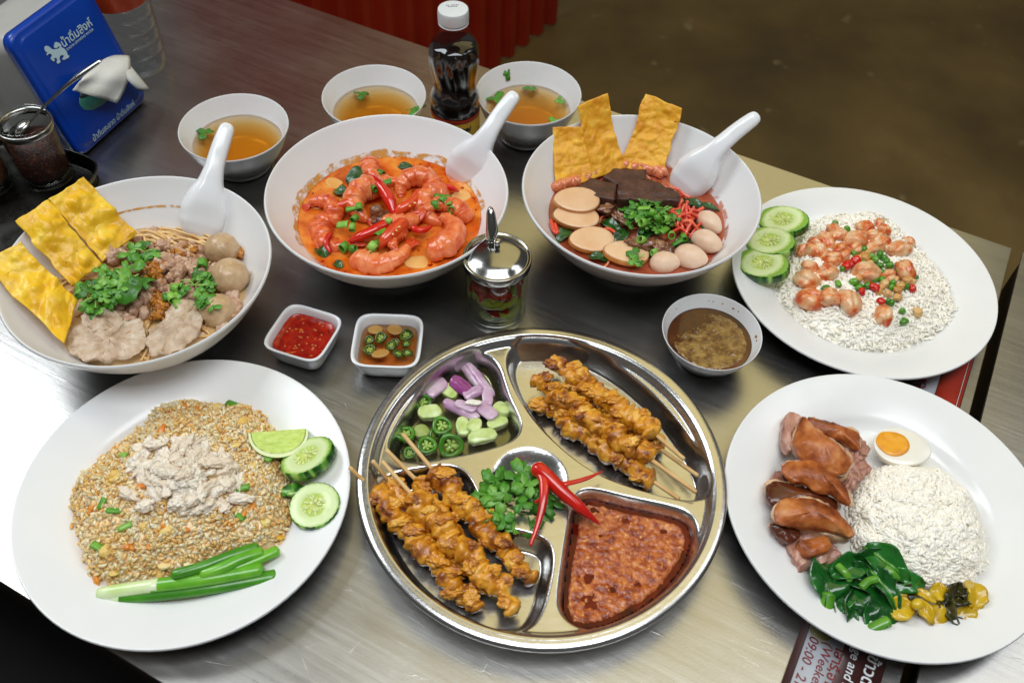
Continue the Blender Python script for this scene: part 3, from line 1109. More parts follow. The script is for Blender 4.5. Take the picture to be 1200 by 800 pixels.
NA, NR = 460, 175
ra = np.linspace(0, .1190, NR)[1:]
th = np.arange(NA) * 2 * PI / NA
P2 = np.stack([TRC[0] + np.outer(ra, np.cos(th)).ravel(), TRC[1] + np.outer(ra, np.sin(th)).ravel()], 1)
zz = tray_z(P2)
V = np.c_[P2, zz]
rim = [(.1195, .0256), (.1205, .0261), (.1215, .0258), (.1228, .0259), (.1262, .0257), (.1273, .0250), (.1281, .0236), (.1279, .0222), (.1268, .0216), (.1255, .0222), (.1235, .0235), (.1215, .0236), (.119, .0230),
       (.116, .0185), (.112, .006), (.108, .0012), (.05, .0012)]
rv = np.array([(TRC[0] + r * math.cos(t), TRC[1] + r * math.sin(t), z) for r, z in rim for t in th])
ctr = np.array([[TRC[0], TRC[1], tray_z(TRC[None])[0]], [TRC[0], TRC[1], .0012]])
V = np.concatenate([V, rv, ctr])
rows = NR - 1 + len(rim)
i, j = np.meshgrid(np.arange(rows - 1), np.arange(NA), indexing='ij')
k = (j + 1) % NA
Q = np.stack([i * NA + j, (i + 1) * NA + j, (i + 1) * NA + k, i * NA + k], -1).reshape(-1, 4)
tris = [(len(V) - 2, int(a), int((a + 1) % NA)) for a in range(NA)] + [(len(V) - 1, (rows - 1) * NA + (a + 1) % NA, (rows - 1) * NA + a) for a in range(NA)]
me = mk('compartment_tray', V - [*TRC, 0], list(map(tuple, Q)) + tris, M['tray_steel'])
tag(put('compartment_tray', me, (*TRC, .0005)), 'round stainless steel tray divided into compartments holding satay and sauces', 'tray')


def comp_grid(poly, step, margin):
    lo, hi = poly.min(0) - .002, poly.max(0) + .002
    xs, ys = np.arange(lo[0], hi[0], step), np.arange(lo[1], hi[1], step)
    X, Y = np.meshgrid(xs, ys, indexing='ij')
    P = np.stack([X.ravel(), Y.ravel()], 1)
    s = poly_sdf(P, poly)
    keep = (s > margin).reshape(X.shape)
    q = keep[:-1, :-1] & keep[1:, :-1] & keep[1:, 1:] & keep[:-1, 1:]
    I, J = np.nonzero(q)
    ny = len(ys)
    F = np.stack([I * ny + J, (I + 1) * ny + J, (I + 1) * ny + J + 1, I * ny + J + 1], 1)
    used = np.unique(F)
    mp = np.full(len(P), -1)
    mp[used] = np.arange(len(used))
    return P[used], s[used], mp[F]


# peanut sauce: dark oil with a lumpy paste standing just out of it
P_, s_, F_ = comp_grid(COMP['sauce'], .0012, .0028)
M['oil'] = mat('oil', ['#3a0802', '#571204', '#6e1c08'], scale=60, rough=.12, coat=.0, spec=.3, rampw=(.35, .65))
M['peanut'] = mat('peanut', ['#722008', '#994010', '#b86024', '#cc8044'], scale=190, detail=8, rough=.24, bump=.8, bscale=420, bdist=.0014, coat=.25, coatr=.1, sss=.1, srad=(1, .4, .2), specks=(380, .63, '#d89a48'), rampw=(.34, .66))
sauce = thing('peanut_sauce', (*COMP['sauce'].mean(0), .004), 'reddish brown oily peanut sauce filling the lower right tray compartment', 'sauce')
lvl = .0108
me_ = np.c_[P_, np.full(len(P_), lvl)]
addw('oil', me_, F_, M['oil'], sauce, tri=True)
P_, s_, F_ = comp_grid(COMP['sauce'], .0008, .0048)
n3 = np.c_[P_, P_[:, 0] * 0]
hgt = fbm(n3 * 130, 2, 3) * .22 + fbm(n3 * 420, 3, 8) * .6
edge = np.clip((s_ - .0055) / .003, 0, 1)
zc_ = lvl - .0012 + edge * .0023 + hgt * .0012
for (hx_, hy_, hr_) in ((535, 535, 42), (555, 640, 55), (755, 560, 18), (700, 290, 22), (570, 245, 25), (650, 590, 22), (860, 340, 22), (600, 350, 16)):
    c_ = at(*zd(hx_, hy_), lvl)[:2]
    r_ = hr_ / 3.636 / 1067 * .50
    zc_ = zc_ - .0019 * np.exp(-((np.linalg.norm((P_ - c_ + .0012 * fbm(n3 * 200, 2, 5)[:, None]) * [1, 1.3], axis=1) / (r_ * 1.1)) ** 2))
addw('paste', np.c_[P_, zc_], F_, M['peanut'], sauce, tri=True)

# relish
RL = .0108
P_, s_, F_ = comp_grid(COMP['relish'], .0014, .0026)
n_ = len(P_)
V = np.concatenate([np.c_[P_, np.full(n_, RL)], np.c_[P_, np.maximum(tray_z(P_) + .0006, .0042).clip(max=RL - .0001)]])
tag(addw('pickling_liquid', V, np.concatenate([F_, F_[:, ::-1] + n_]), M['pickle_liquid'], tri=True), 'clear sweet vinegar around the cucumber and onion in the tray', 'liquid')


def wedge(px, py, h, sx, sy, t, yaw, m, name, label, cat, group, f=z6, bend=0., pitch=0., roll=0., wob=.1, seed=0, pts=None):
    if pts is None:
        pts = [(-1, -.8), (.2, -1), (1, -.7), (.9, .6), (.1, 1), (-.9, .8)]
    pts = np.array(pts, float) * [sx, sy]
    V, F = pillow(pts, slab_rings(t, .12, .0006), 30, 1)
    V[:, 2] += bend * (V[:, 1] / max(sy, 1e-4)) ** 2 * -1
    V = jitter(V, .0005, 160, 2, seed)
    me = mk(name, V, F, m)
    o = put(name, me, tuple(at(*f(px, py), h)), None, (roll, pitch, yaw))
    return tag(o, label, cat, group)


GCU = 'cucumber pieces in the relish'
cuke = [(365, 430, .0105, .0095, .0065, .006, .25, .1, 'pale cucumber chunk with seed grooves in the relish, beside the green chilli rings'),
        (500, 290, .0095, .008, .006, .005, -.6, .1, 'pale yellow cucumber chunk in the relish between the white and purple onion'),
        (585, 525, .010, .0055, .0085, .005, .1, .1, 'cucumber chunk with seeds in the relish, next to the single chilli rings'),
        (665, 520, .0115, .0055, .0075, .005, -.35, -.1, 'pale cucumber wedge in the middle of the relish'),
        (715, 590, .0115, .0115, .0062, .006, .35, .15, 'large crinkle-edged cucumber wedge at the front of the relish'),
        (845, 420, .011, .0075, .0065, .006, -.5, -.3, 'dark-skinned cucumber chunk in the relish by the compartment wall'),
        (815, 505, .009, .0085, .0055, .006, .5, .0, 'half-sunk cucumber chunk behind the large crinkle-edged wedge'),
        (310, 555, .0075, .006, .006, .004, .3, .0, 'sunken pale cucumber piece between the green chilli rings')]
for q, (x, y, h, sx, sy, t, yw, rl, lab) in enumerate(cuke):
    wedge(x, y, h - .003, sx, sy, t, yw, M['cuke_flesh_chunk'], 'cucumber_piece', lab, 'cucumber', GCU, roll=rl, seed=q)
GON = 'onion pieces in the relish'
onion = [(405, 258, .0112, .0095, .0068, .0035, .7, 'onion_pale', .001, 'pale diamond of onion at the outer side of the relish'),
         (572, 240, .0135, .0095, .0062, .0035, -.75, 'onion_purple', .003, 'bright purple onion skin piece on top of the relish'),
         (650, 290, .0135, .0075, .0052, .003, .5, 'onion_pale', .0015, 'pale onion petal touching the bright purple piece'),
         (700, 205, .0115, .0185, .0042, .0035, -.95, 'onion_pale', .002, 'long pale onion strip at the back of the relish'),
         (640, 175, .0105, .0125, .0040, .0035, -.95, 'onion_pale', .002, 'shorter onion strip lying beside the long back strip'),
         (752, 315, .0125, .0042, .009, .003, .1, 'onion_pale', .0015, 'upright onion sliver near the end of the long strip'),
         (575, 405, .012, .0155, .0045, .003, -.5, 'onion_pale', .002, 'curved onion strip in the middle of the relish'),
         (605, 383, .0145, .0085, .0042, .003, -.35, 'onion_pale', .001, 'small onion strip lying on the curved one'),
         (742, 410, .013, .0095, .0060, .003, -.75, 'onion_pale', .001, 'broad pale onion square near the large cucumber wedge')]
for q, (x, y, h, sx, sy, t, yw, m_, b_, lab) in enumerate(onion):
    wedge(x, y, h - .001, sx, sy, t, yw, M[m_], 'onion_piece', lab, 'onion', GON, bend=b_, seed=30 + q, pts=[(-1, -1), (0, -.95), (1, -.85), (1, .9), (0, 1), (-1, .95)])
wedge(657, 357, .0165, .0065, .0026, .0024, .05, M['eggwhite'], 'garlic_piece', 'small white garlic piece on top of the onion strips', 'garlic', None, seed=50)

# chilli rings
_V, _F = merge([lathe([(.0046, -.0018), (.0066, -.0021), (.0074, -.0012), (.0074, .0012), (.0066, .0021), (.0046, .0018), (.0042, 0), (.0046, -.0018)], 26, lambda t: 1 + .06 * np.cos(3 * t))])
RING = mk('skin', _V, _F, M['jalapeno'])
_V = []
for a in range(3):
    v, f = tube([(0, 0, 0), (.0048 * math.cos(a * 2.1), .0048 * math.sin(a * 2.1), 0)], [.0016, .0009], 7)
    _V.append((v, f))
for a in range(7):
    v, f = blob(.0011, .0011, .0006, 1)
    _V.append((v + [.0028 * math.cos(a), .0028 * math.sin(a), .0006], f))
CORE = mk('core', *merge(_V), M['jalapeno_core'])


def chili_ring(pos, s, e, label, group, ring=None):
    t = thing('chilli_ring', pos, label, 'chilli ring', group)
    put('skin', ring or RING, (0, 0, 0), t, e, s)
    put('core', CORE, (0, 0, 0), t, e, s)
    return t


GJ = 'green chilli rings in the relish'
for x, y, h, s, e, lab in ((445, 508, .0125, 1.02, (.15, .1, 0), 'green chilli ring touching the grooved cucumber chunk'), (200, 565, .0115, 1.02, (-.1, .2, 1), 'green chilli ring at the outer corner under a skewer tip'),
                           (345, 640, .0112, 1.0, (.1, -.1, 2), 'green chilli ring at the front edge of the relish'), (318, 350, .0105, .92, (.5, .3, .4), 'half-sunk green chilli ring near the pale onion diamond'),
                           (505, 640, .0115, 1.25, (.75, .1, .1), 'large green chilli piece lying on its side in the relish'), (228, 690, .0105, .62, (.2, .2, 0), 'smallest green chilli ring in the front corner of the relish'),
                           (395, 565, .0085, .6, (.4, .6, 0), 'small dark chilli piece sunk under the larger rings')):
    chili_ring(tuple(at(*z6(x, y), h)), s, e, lab, GJ)

# ------------------------------------------------------------------ satay skewers


def satay(name_seed, stick_end, m0, m1, h_end, h0, h1, label, r=.0088, flat=False, lumps=9):
    """stick_end, m0, m1 in photo points: outer end of the stick, start and tip of the meat"""
    rg = np.random.default_rng(name_seed)
    E, A, B = at(*stick_end, h_end), at(*m0, h0), at(*m1, h1)
    t = thing('satay_skewer', tuple(A), label, 'satay skewer', 'grilled satay skewers')
    V, F = tube(spline([E, A * .9 + E * .1, A, A * .5 + B * .5, B], 6), .0016, 8, 1.0)
    addw('stick', V, F, M['stick'], t)
    n, ns = 110, 36
    u = np.linspace(0, 1, n)
    sw = rg.uniform(0, 6)
    P = A + (B - A) * u[:, None]
    side = np.cross(B - A, [0, 0, 1.])
    side /= np.linalg.norm(side)
    P = P + side * (.0014 * np.sin(u * lumps * 2.4 + sw))[:, None] + np.array([0, 0, 1]) * (.0009 * np.sin(u * lumps * 3.1 + sw + 1))[:, None]
    rad = r * (.66 + .34 * np.sin(np.clip(u * 1.05 + .12, 0, 1) * PI) ** .5) * (1 + .08 * np.sin(u * lumps * 3.7 * PI))
    V, F = tube(P, rad, ns, .84)
    V = np.asarray(V)
    ax = np.concatenate([np.repeat(P, ns, 0), P[:1], P[-1:]])
    uu_ = np.concatenate([np.repeat(u, ns), [0, 1]])
    aa_ = np.concatenate([np.tile(np.arange(ns) * 2 * PI / ns, n), [0, 0]])
    ph = uu_ * lumps * 1.15 + aa_ / (2 * PI) * 1.0 + fbm(V * 70, 2, name_seed) * .38 + sw
    fr_ = ph % 1
    fold = np.where(fr_ < .82, np.sin(fr_ / .82 * PI) ** .6, 0) - .45
    d = fold * .0021 + fbm(V * 150, 3, name_seed) * .0013 - np.abs(fbm(V * 300, 3, name_seed + 5)) * .0013 + fbm(V * 700, 2, name_seed + 9) * .0004
    nrm = V - ax
    nrm /= np.linalg.norm(nrm, axis=1)[:, None] + 1e-9
    V = V + nrm * d[:, None]
    addw('meat', V, F, M['satay'], t)
    # loose folded flaps of meat wound round the stick
    for k in range(lumps):
        uu = (k + .3 + rg.uniform(0, .4)) / lumps
        c = A + (B - A) * uu
        a = rg.uniform(-1.2, 1.2)
        off = side * math.sin(a) * r * .80 + np.array([0, 0, 1]) * math.cos(a) * r * .66
        v, f = blob(rg.uniform(.0050, .0080), rg.uniform(.0032, .0052), rg.uniform(.0022, .0034), 4, .34, 2.2, 5, name_seed * 9 + k)
        yaw = math.atan2(B[1] - A[1], B[0] - A[0]) + rg.uniform(.4, 1.1)
        v = xf(v, yaw, rg.uniform(-.4, .4), rg.uniform(-.4, .4), c + off)
        addw('flap', v, f, M['satay'], t)
    return t


zs = zone(600, 400, 4.)
satay(1, zs(783, 737), zs(655, 650), zs(108, 275), .019, .0135, .012, 'satay skewer with the lowest, partly hidden meat in the upper right compartment', .0085)
satay(2, zs(870, 628), zs(690, 500), zs(250, 190), .019, .0125, .011, 'satay skewer hidden beneath the others in the upper right compartment, only its stick showing', .0065)
satay(3, zs(862, 705), zs(640, 545), zs(98, 178), .027, .0235, .020, 'satay skewer lying on top in the middle of the upper right compartment', .0086)
satay(4, zs(806, 550), zs(665, 430), zs(190, 88), .026, .0215, .0185, 'satay skewer nearest the rim in the upper right compartment', .0086)
satay(5, zc(176, 90), zc(300, 215), zc(560, 640), .030, .0165, .012, 'satay skewer mostly buried at the back of the left compartment', .0068)
satay(6, zc(122, 132), zc(190, 215), zc(480, 690), .030, .0155, .011, 'satay skewer buried between two others in the left compartment', .0066)
satay(7, zc(33, 158), zc(128, 250), zc(530, 715), .031, .0205, .0135, 'satay skewer nearest the outer rim in the left compartment', .0082)
satay(8, zc(240, 28), zc(360, 170), zc(745, 600), .031, .0225, .014, 'satay skewer nearest the coriander in the left compartment', .0084)
satay(9, zc(160, 135), zc(285, 275), zc(685, 715), .033, .0255, .0185, 'satay skewer lying on top in the middle of the left compartment', .0088)

# coriander and the cut red chilli on the round dimple
cl_pos = at(*zd(225, 205), .0165)
sprig('coriander_bunch', (cl_pos[0], cl_pos[1], .016), 26, .0265, 'bunch of fresh green coriander on the small round dimple of the tray', 'herb', None, 1.05, .012, .3, 5, 0, .72)


def strand(name, pts, r0, m, label, cat, group=None, n=10, fl=1., parent=None, hs=None):
    P = spline(pts, 7)
    u = np.linspace(0, 1, len(P))
    V, F = tube(P, r0 * np.interp(u, [0, .1, .7, 1], hs or [.6, 1, .75, .12]), n, fl)
    o = addw(name, V, F, m, parent)
    if not parent:
        tag(o, label, cat, group)
    return o


fl_t = thing('red_chilli', tuple(at(*zd(335, 90), .030)), 'split red chilli flower lying across the coriander and the sauce edge', 'chilli')
strand('pod', [at(*zd(312, 62), .033), at(*zd(360, 95), .034), at(*zd(440, 175), .031), at(*zd(520, 245), .026), at(*zd(592, 306), .020)], .0053, M['chili'], None, None, parent=fl_t, hs=[.75, 1.1, .8, .1])
strand('petal', [at(*zd(318, 60), .034), at(*zd(352, 110), .036), at(*zd(352, 200), .034), at(*zd(330, 300), .029), at(*zd(296, 396), .024)], .0038, M['chili'], None, None, parent=fl_t, fl=.5, hs=[.9, 1.1, .6, .25])
strand('petal', [at(*zd(400, 135), .033), at(*zd(450, 132), .034), at(*zd(530, 112), .032), at(*zd(607, 78), .029)], .0022, M['chili'], None, None, parent=fl_t, fl=.5)
strand('petal', [at(*zd(350, 195), .034), at(*zd(330, 205), .032), at(*zd(312, 215), .030)], .0014, M['chili'], None, None, parent=fl_t)

# ------------------------------------------------------------------ orange shrimp soup
zt = zone(300, 60, 2.856)
TB = .0365
M['tomyum'] = mat('tomyum', ['#a63608', '#cc5c14', '#dc7e2c', '#e29c4a'], scale=55, detail=7, rough=.13, coat=.25, bump=.25, bscale=120, bdist=.001, sss=.1, rampw=(.32, .68), specks=(210, .64, '#96200a'))
V, F = disk_body(BIG_IN, TB, *TOM)
Vr, Fr = lathe([(0, TB + .0004), (.02, TB + .0004), (.05, TB + .0004), (inner_r(BIG_IN, TB) - .0012, TB + .0003), (inner_r(BIG_IN, TB) + .0002, TB + .0012), (inner_r(BIG_IN, TB) - .0012, TB - .002), (0, TB - .006)], 90)
Vr[:, :2] += TOM
tag(addw('soup', Vr, Fr, M['tomyum'], origin=(*TOM, 0)), 'orange creamy chilli soup filling the large white bowl', 'soup')
M['soup_stain'] = mat('soup_stain', ['#c98a2c', '#d9a040'], scale=120, rough=.35)
_nt = M['soup_stain'].node_tree
_b, _o = _nt.nodes['Principled BSDF'], _nt.nodes['Material Output']
_n = _nt.nodes.new('ShaderNodeTexNoise')
_n.inputs['Scale'].default_value = 170
_n.inputs['Detail'].default_value = 5
_tc = _nt.nodes.new('ShaderNodeTexCoord')
_nt.links.new(_tc.outputs['Object'], _n.inputs[0])
_mr = _nt.nodes.new('ShaderNodeMapRange')
_mr.inputs[1].default_value, _mr.inputs[2].default_value = .40, .62
_mr.inputs[4].default_value = .9
_nt.links.new(_n.outputs[0], _mr.inputs[0])
_nt.links.new(_mr.outputs[0], _b.inputs['Alpha'])


def stain(name, c, z0, z1, a0, a1, m, label, wav=.0012, seed=0):
    aa = np.linspace(a0, a1, 90)
    V = []
    for k, f in enumerate((0, .5, 1)):
        z = z0 + (z1 - z0) * f * (1 + .35 * fbm(np.c_[np.cos(aa) * 6, np.sin(aa) * 6, aa * 0 + seed], 3, seed))
        for a, zz_ in zip(aa, z):
            r = inner_r(BIG_IN, zz_) - .0004
            V.append((c[0] + r * math.cos(a), c[1] + r * math.sin(a), zz_ + .0005))
    F = [(k * 90 + i, k * 90 + i + 1, (k + 1) * 90 + i + 1, (k + 1) * 90 + i) for k in range(2) for i in range(89)]
    return tag(addw(name, V, F, m), label, 'stain')


stain('soup_stain', TOM, TB, TB + .0055, .15, PI * 1.18, M['soup_stain'], 'yellow dried foam line above the orange soup on the bowl wall')


def shrimp_mesh(seed, curl=3.7, R=.0145, r=.0085):
    """peeled shrimp: curled segmented body and a fan tail; lies in the XY plane, back outward"""
    n = 64
    a = np.linspace(0, curl, n)
    u = np.linspace(0, 1, n)
    rad = R * (1 + .35 * u)
    P = np.stack([rad * np.cos(a), rad * np.sin(a), .0012 * np.sin(u * 5 + seed)], 1)
    rr = r * np.interp(u, [0, .06, .3, .7, .9, 1], [.55, .9, 1.0, .74, .5, .36])
    ph = (u * 6.2) % 1
    rr = rr * (1 + .20 * (ph - .5) * np.interp(u, [0, .15, .9, 1], [.2, 1, 1, .3]))
    V, F = tube(P, rr, 22, .9)
    ax = np.concatenate([np.repeat(P, 22, 0), P[:1], P[-1:]])
    nr = V - ax
    nr /= np.linalg.norm(nr, axis=1)[:, None] + 1e-9
    V = V + nr * (fbm(V * 150, 3, seed) * .0009)[:, None]
    T = P[-1] - P[-2]
    ang = math.atan2(T[1], T[0])
    tails = []
    for k in (-1, 0, 1):
        v, f = blob(.0075, .0026, .0011, 2, .1, 2, 2, seed + k)
        v[:, 0] += .006
        tails.append((xf(v, ang + k * .42, 0, 0, P[-1] + [0, 0, k * .0006]), f))
    return mk('body', V, F, M['shrimp']), mk('tail', *merge(tails), M['shrimp_tail'])


SHR = [shrimp_mesh(s, c, R, r) for s, c, R, r in ((0, 3.4, .0130, .0105), (1, 2.8, .0165, .0105), (2, 2.1, .021, .0105))]


def shrimp(k, px, py, h, yaw, label, s=1., roll=0., pitch=0., f=zt):
    t = thing('shrimp', tuple(at(*f(px, py), h)), label, 'shrimp', 'peeled shrimps in the orange soup')
    for nm, me in zip(('body', 'tail'), SHR[k]):
        put(nm, me, (0, 0, 0), t, (roll, pitch, yaw), s * .97)
    return t


shrimp(1, 585, 620, .041, -1.55, 'large curled shrimp at the front right, its tail towards the bowl middle', 1.08, .25)
shrimp(0, 395, 505, .044, 1.15, 'curled shrimp under the big red chilli in the middle of the soup', 1.08, .3)
shrimp(1, 290, 590, .0395, 2.35, 'shrimp at the left of the soup with its red tail raised', 1.0, -.15, .1)
shrimp(2, 405, 650, .0385, 3.95, 'shrimp lying along the front rim of the soup', 1.0, .2)
shrimp(0, 625, 520, .0400, 1.4, 'curled shrimp beneath the cluster of chopped spring onion', 1.05, .2)
shrimp(0, 545, 470, .0385, .2, 'half-sunk shrimp between the purple shallot and the red chillies', .95, .5)
shrimp(1, 440, 400, .0370, 2.6, 'half-sunk shrimp at the back of the soup beside the dark lime leaf', .9, .3)
shrimp(2, 520, 640, .0430, 2.0, 'cut shrimp tail piece resting on the large front shrimp', .62, .2)

shrimp(2, 640, 590, .0385, .5, 'shrimp half under the broth by the right wall of the orange soup', .85, .5)
shrimp(1, 215, 560, .0370, -.6, 'mostly sunk shrimp at the far left of the orange soup', .8, .6)
shrimp(0, 480, 560, .0400, 3.6, 'shrimp in the middle of the soup between the crossing chillies', .85, .4)

GC = 'red chillies in the orange soup'
strand('chilli', [at(*zt(600, 470), .044), at(*zt(640, 455), .045), at(*zt(680, 470), .041)], .0030, M['chili'], 'thin red chilli strip at the back right of the orange soup', 'chilli', GC, hs=[.3, 1, .9, .2])
strand('chilli', [at(*zt(250, 610), .044), at(*zt(235, 640), .043), at(*zt(250, 675), .040)], .0028, M['chili'], 'thin red chilli strip at the front left of the orange soup', 'chilli', GC, hs=[.3, 1, .9, .2])
strand('chilli', [at(*zt(520, 590), .047), at(*zt(555, 600), .047), at(*zt(590, 585), .044)], .0030, M['chili'], 'short red chilli strip between the large front shrimp and the split chilli', 'chilli', GC, hs=[.3, 1, .9, .2])
strand('chilli', [at(*zt(383, 420), .051), at(*zt(415, 450), .053), at(*zt(445, 495), .050), at(*zt(462, 545), .045)], .0050, M['chili'], 'bright red chilli lying over the curled shrimp in the middle', 'chilli', GC, hs=[.35, .8, 1.1, .5])
strand('chilli', [at(*zt(552, 465), .046), at(*zt(525, 505), .048), at(*zt(490, 525), .047), at(*zt(468, 548), .044)], .0046, M['chili_orange'], 'orange red chilli slanting behind the large front shrimp', 'chilli', GC, hs=[.4, .9, 1.1, .6])
strand('chilli', [at(*zt(440, 578), .047), at(*zt(400, 598), .048), at(*zt(350, 620), .046), at(*zt(305, 640), .042)], .0046, M['chili'], 'red chilli pointing to the front left with spring onion on both sides', 'chilli', GC, hs=[.8, 1.1, .9, .15])
strand('chilli', [at(*zt(497, 572), .048), at(*zt(465, 597), .050), at(*zt(432, 630), .048), at(*zt(410, 662), .043)], .0054, M['chili_orange'], 'split orange chilli showing pale seeds at the front of the soup', 'chilli', GC, hs=[.8, 1.15, .9, .15])
strand('chilli', [at(*zt(345, 492), .049), at(*zt(315, 503), .049), at(*zt(280, 520), .047), at(*zt(240, 548), .041)], .0042, M['chili_orange'], 'long orange chilli strip along the left shrimp', 'chilli', GC, hs=[.5, 1.1, .9, .15])
for x, y in ((470, 600), (458, 612), (480, 588), (532, 508), (515, 518)):
    v, f = blob(.0012, .0009, .0006, 1)
    o = addw('chilli_seed', xf(v, RNG.uniform(0, 3), 0, 0, at(*zt(x, y), .0545)), f, M['eggbit'])
    tag(o, 'tiny pale chilli seed on a split orange chilli in the soup', 'seed', 'chilli seeds in the orange soup')

# chopped spring onion (short hollow tubes cut open)
_v, _f = lathe([(.0028, -.003), (.0034, -.0031), (.0036, 0), (.0034, .0031), (.0028, .003), (.0027, 0), (.0028, -.003)], 14, lambda t: 1 + .1 * np.cos(2 * t))
SCB = [mk('spring_onion', xf(_v, 0, 1.57, 0), _f, M['scallion_bit'])]
G_ = np.zeros((6, 5, 3))
for i in range(6):
    for j in range(5):
        a = (j - 2) * .45
        G_[i, j] = ((i - 2.5) * .0022, math.sin(a) * .0038, math.cos(a) * .003 - .002)
_v, _f = solid_sheet(G_, .0007)
SCB.append(mk('spring_onion', _v, _f, M['scallion_bit']))


def scallion_bits(pts, f, h, group, label, s=1., spread=.3):
    for q, p in enumerate(pts):
        o = put('spring_onion', SCB[(q * 7) % 3 % 2], tuple(at(*f(*p[:2]), p[2] if len(p) > 2 else h)), None,
                (RNG.uniform(-spread, spread), RNG.uniform(-spread, spread), RNG.uniform(0, 6)), s * RNG.uniform(.75, 1.15))
        tag(o, label, 'spring onion', group)


scallion_bits([(345, 522, .052), (322, 525, .050), (330, 560, .052), (322, 590, .051), (290, 580, .049), (295, 655, .043), (325, 662, .045), (380, 672, .048), (400, 645, .047), (445, 570, .051), (418, 605, .050), (418, 410, .045), (395, 460, .054), (432, 440, .053), (608, 490, .050), (625, 500, .052), (640, 510, .051), (655, 527, .048), (600, 515, .050), (632, 488, .050), (390, 655, .048)],
              zt, .048, 'chopped spring onion on the orange soup', 'short cut of green spring onion on the orange shrimp soup', .95, .5)


def crinkle_leaf(px, py, h, L, W, yaw, m, name, label, cat, group=None, f=zt, fold=.5, pitch=0., roll=0., seed=0, mid=None, tip=.9, world=None, t=.0006, wavy=.12):
    """one leaf blade: bent, folded along the mid rib, wavy edges"""
    nu, nv = 16, 11
    G = np.zeros((nu, nv, 3))
    for i in range(nu):
        u = i / (nu - 1)
        w = W * (math.sin(PI * min(max(.04 + .94 * u, 0), 1) ** tip) ** .75)
        for j in range(nv):
            v = (j / (nv - 1) - .5) * 2
            G[i, j] = ((u - .5) * L, v * w * math.cos(fold * abs(v)), abs(v) * w * math.sin(fold) - L * .28 * (u - .5) ** 2 * 4 * .6 + wavy * W * math.sin(u * 11 + v * 2 + seed) * abs(v))
    N3 = G.reshape(-1, 3)
    G = (N3 + np.c_[N3[:, 0] * 0, N3[:, 0] * 0, fbm(N3 * (1.6 / W), 2, seed) * W * .1]).reshape(nu, nv, 3)
    V, F = solid_sheet(G, t)
    me = mk(name, V, F, m)
    p = world if world is not None else at(*f(px, py), h)
    if mid is None:
        return tag(put(name, me, tuple(p), None, (roll, pitch, yaw)), label, cat, group)
    tt = thing(name, tuple(p), label, cat, group)
    put('blade', me, (0, 0, 0), tt, (roll, pitch, yaw))
    c = G[:, nv // 2, :]
    v2, f2 = tube(c + [0, 0, t * .6], np.linspace(.0016, .0005, nu), 6)
    put('rib', mk('rib', v2, f2, mid), (0, 0, 0), tt, (roll, pitch, yaw))
    return tt


GL = 'dark lime leaves in the orange soup'
crinkle_leaf(345, 410, .044, .026, .0075, .75, M['green_dark'], 'lime_leaf', 'large dark green leaf at the back left of the orange soup', 'leaf', GL, fold=.3, roll=.2)
crinkle_leaf(285, 470, .040, .015, .006, -.4, M['green_dark'], 'lime_leaf', 'small dark leaf next to the large one in the orange soup', 'leaf', GL, fold=.3, seed=2)
crinkle_leaf(500, 383, .0385, .014, .0045, -.15, M['green_dark'], 'lime_leaf', 'flat dark leaf at the back of the orange soup near the spoon', 'leaf', GL, fold=.1, seed=3)
crinkle_leaf(222, 668, .0385, .014, .007, -.9, M['green_dark'], 'lime_leaf', 'dark curled leaf at the front left edge of the orange soup', 'leaf', GL, fold=.5, seed=4)
crinkle_leaf(275, 712, .038, .010, .004, -.7, M['green_dark'], 'lime_leaf', 'smallest dark leaf at the front edge of the orange soup', 'leaf', GL, fold=.4, seed=5)
v, f = blob(.0115, .0075, .0055, 3, .22, 2.5, 3, 4)
tag(addw('shallot_piece', xf(v, .3, 0, .2, at(*zt(545, 425), .040)), f, M['shallot']), 'purple pink shallot piece beside the spoon in the orange soup', 'shallot')
for q, (x, y, h, sx, sy, yw, lab) in enumerate(((430, 565, .040, .012, .008, .3, 'dark straw mushroom in the middle of the orange soup'), (405, 535, .046, .006, .0055, 0, 'charred brown tip at the end of the middle shrimp'))):
    v, f = blob(sx, sy, .006, 3, .2, 2.2, 3, q)
    tag(addw('mushroom_piece', xf(v, yw, 0, 0, at(*zt(x, y), h)), f, M['mushroom']), lab, 'mushroom', 'mushrooms in the orange soup')
for q, (x, y, sx, sy, yw, lab) in enumerate(((548, 712, .0135, .0075, .2, 'pale yellow galangal slice at the front of the orange soup'), (265, 450, .010, .0065, -.5, 'pale galangal slice by the dark leaves in the orange soup'), (690, 490, .012, .0075, .7, 'pale galangal slice by the right bowl wall in the orange soup'), (220, 520, .009, .006, .4, 'pale galangal slice at the left of the orange soup'))):
    V, F = pillow([(sx * math.cos(a), sy * math.sin(a)) for a in np.linspace(0, 2 * PI, 12, endpoint=False)], slab_rings(.0028, .1, .0003), 28, 1)
    tag(addw('galangal_slice', xf(V, yw, .1, 0, at(*zt(x, y), .0345)), F, M['galangal']), lab, 'galangal', 'galangal slices in the orange soup')

# ------------------------------------------------------------------ pink noodle soup
zy = zone(640, 100, 3.479)
M['soup_stain_pink'] = M['soup_stain'].copy()
for e_ in [n_ for n_ in M['soup_stain_pink'].node_tree.nodes if n_.type == 'VALTORGB'][0].color_ramp.elements:
    e_.color = hx('#d08a72')
YB = .0345
M['pinksoup'] = mat('pinksoup', ['#8e3a22', '#a9553a', '#b86a50'], scale=60, detail=5, rough=.1, coat=.2, bump=.1, bscale=100)
ry = inner_r(BIG_IN, YB)
V, F = lathe([(0, YB), (.04, YB), (ry - .001, YB), (ry + .0002, YB + .001), (ry - .001, YB - .002), (0, YB - .006)], 90)
V[:, :2] += YEN
tag(addw('soup', V, F, M['pinksoup'], origin=(*YEN, 0)), 'reddish pink soup around the fish balls and greens', 'soup')


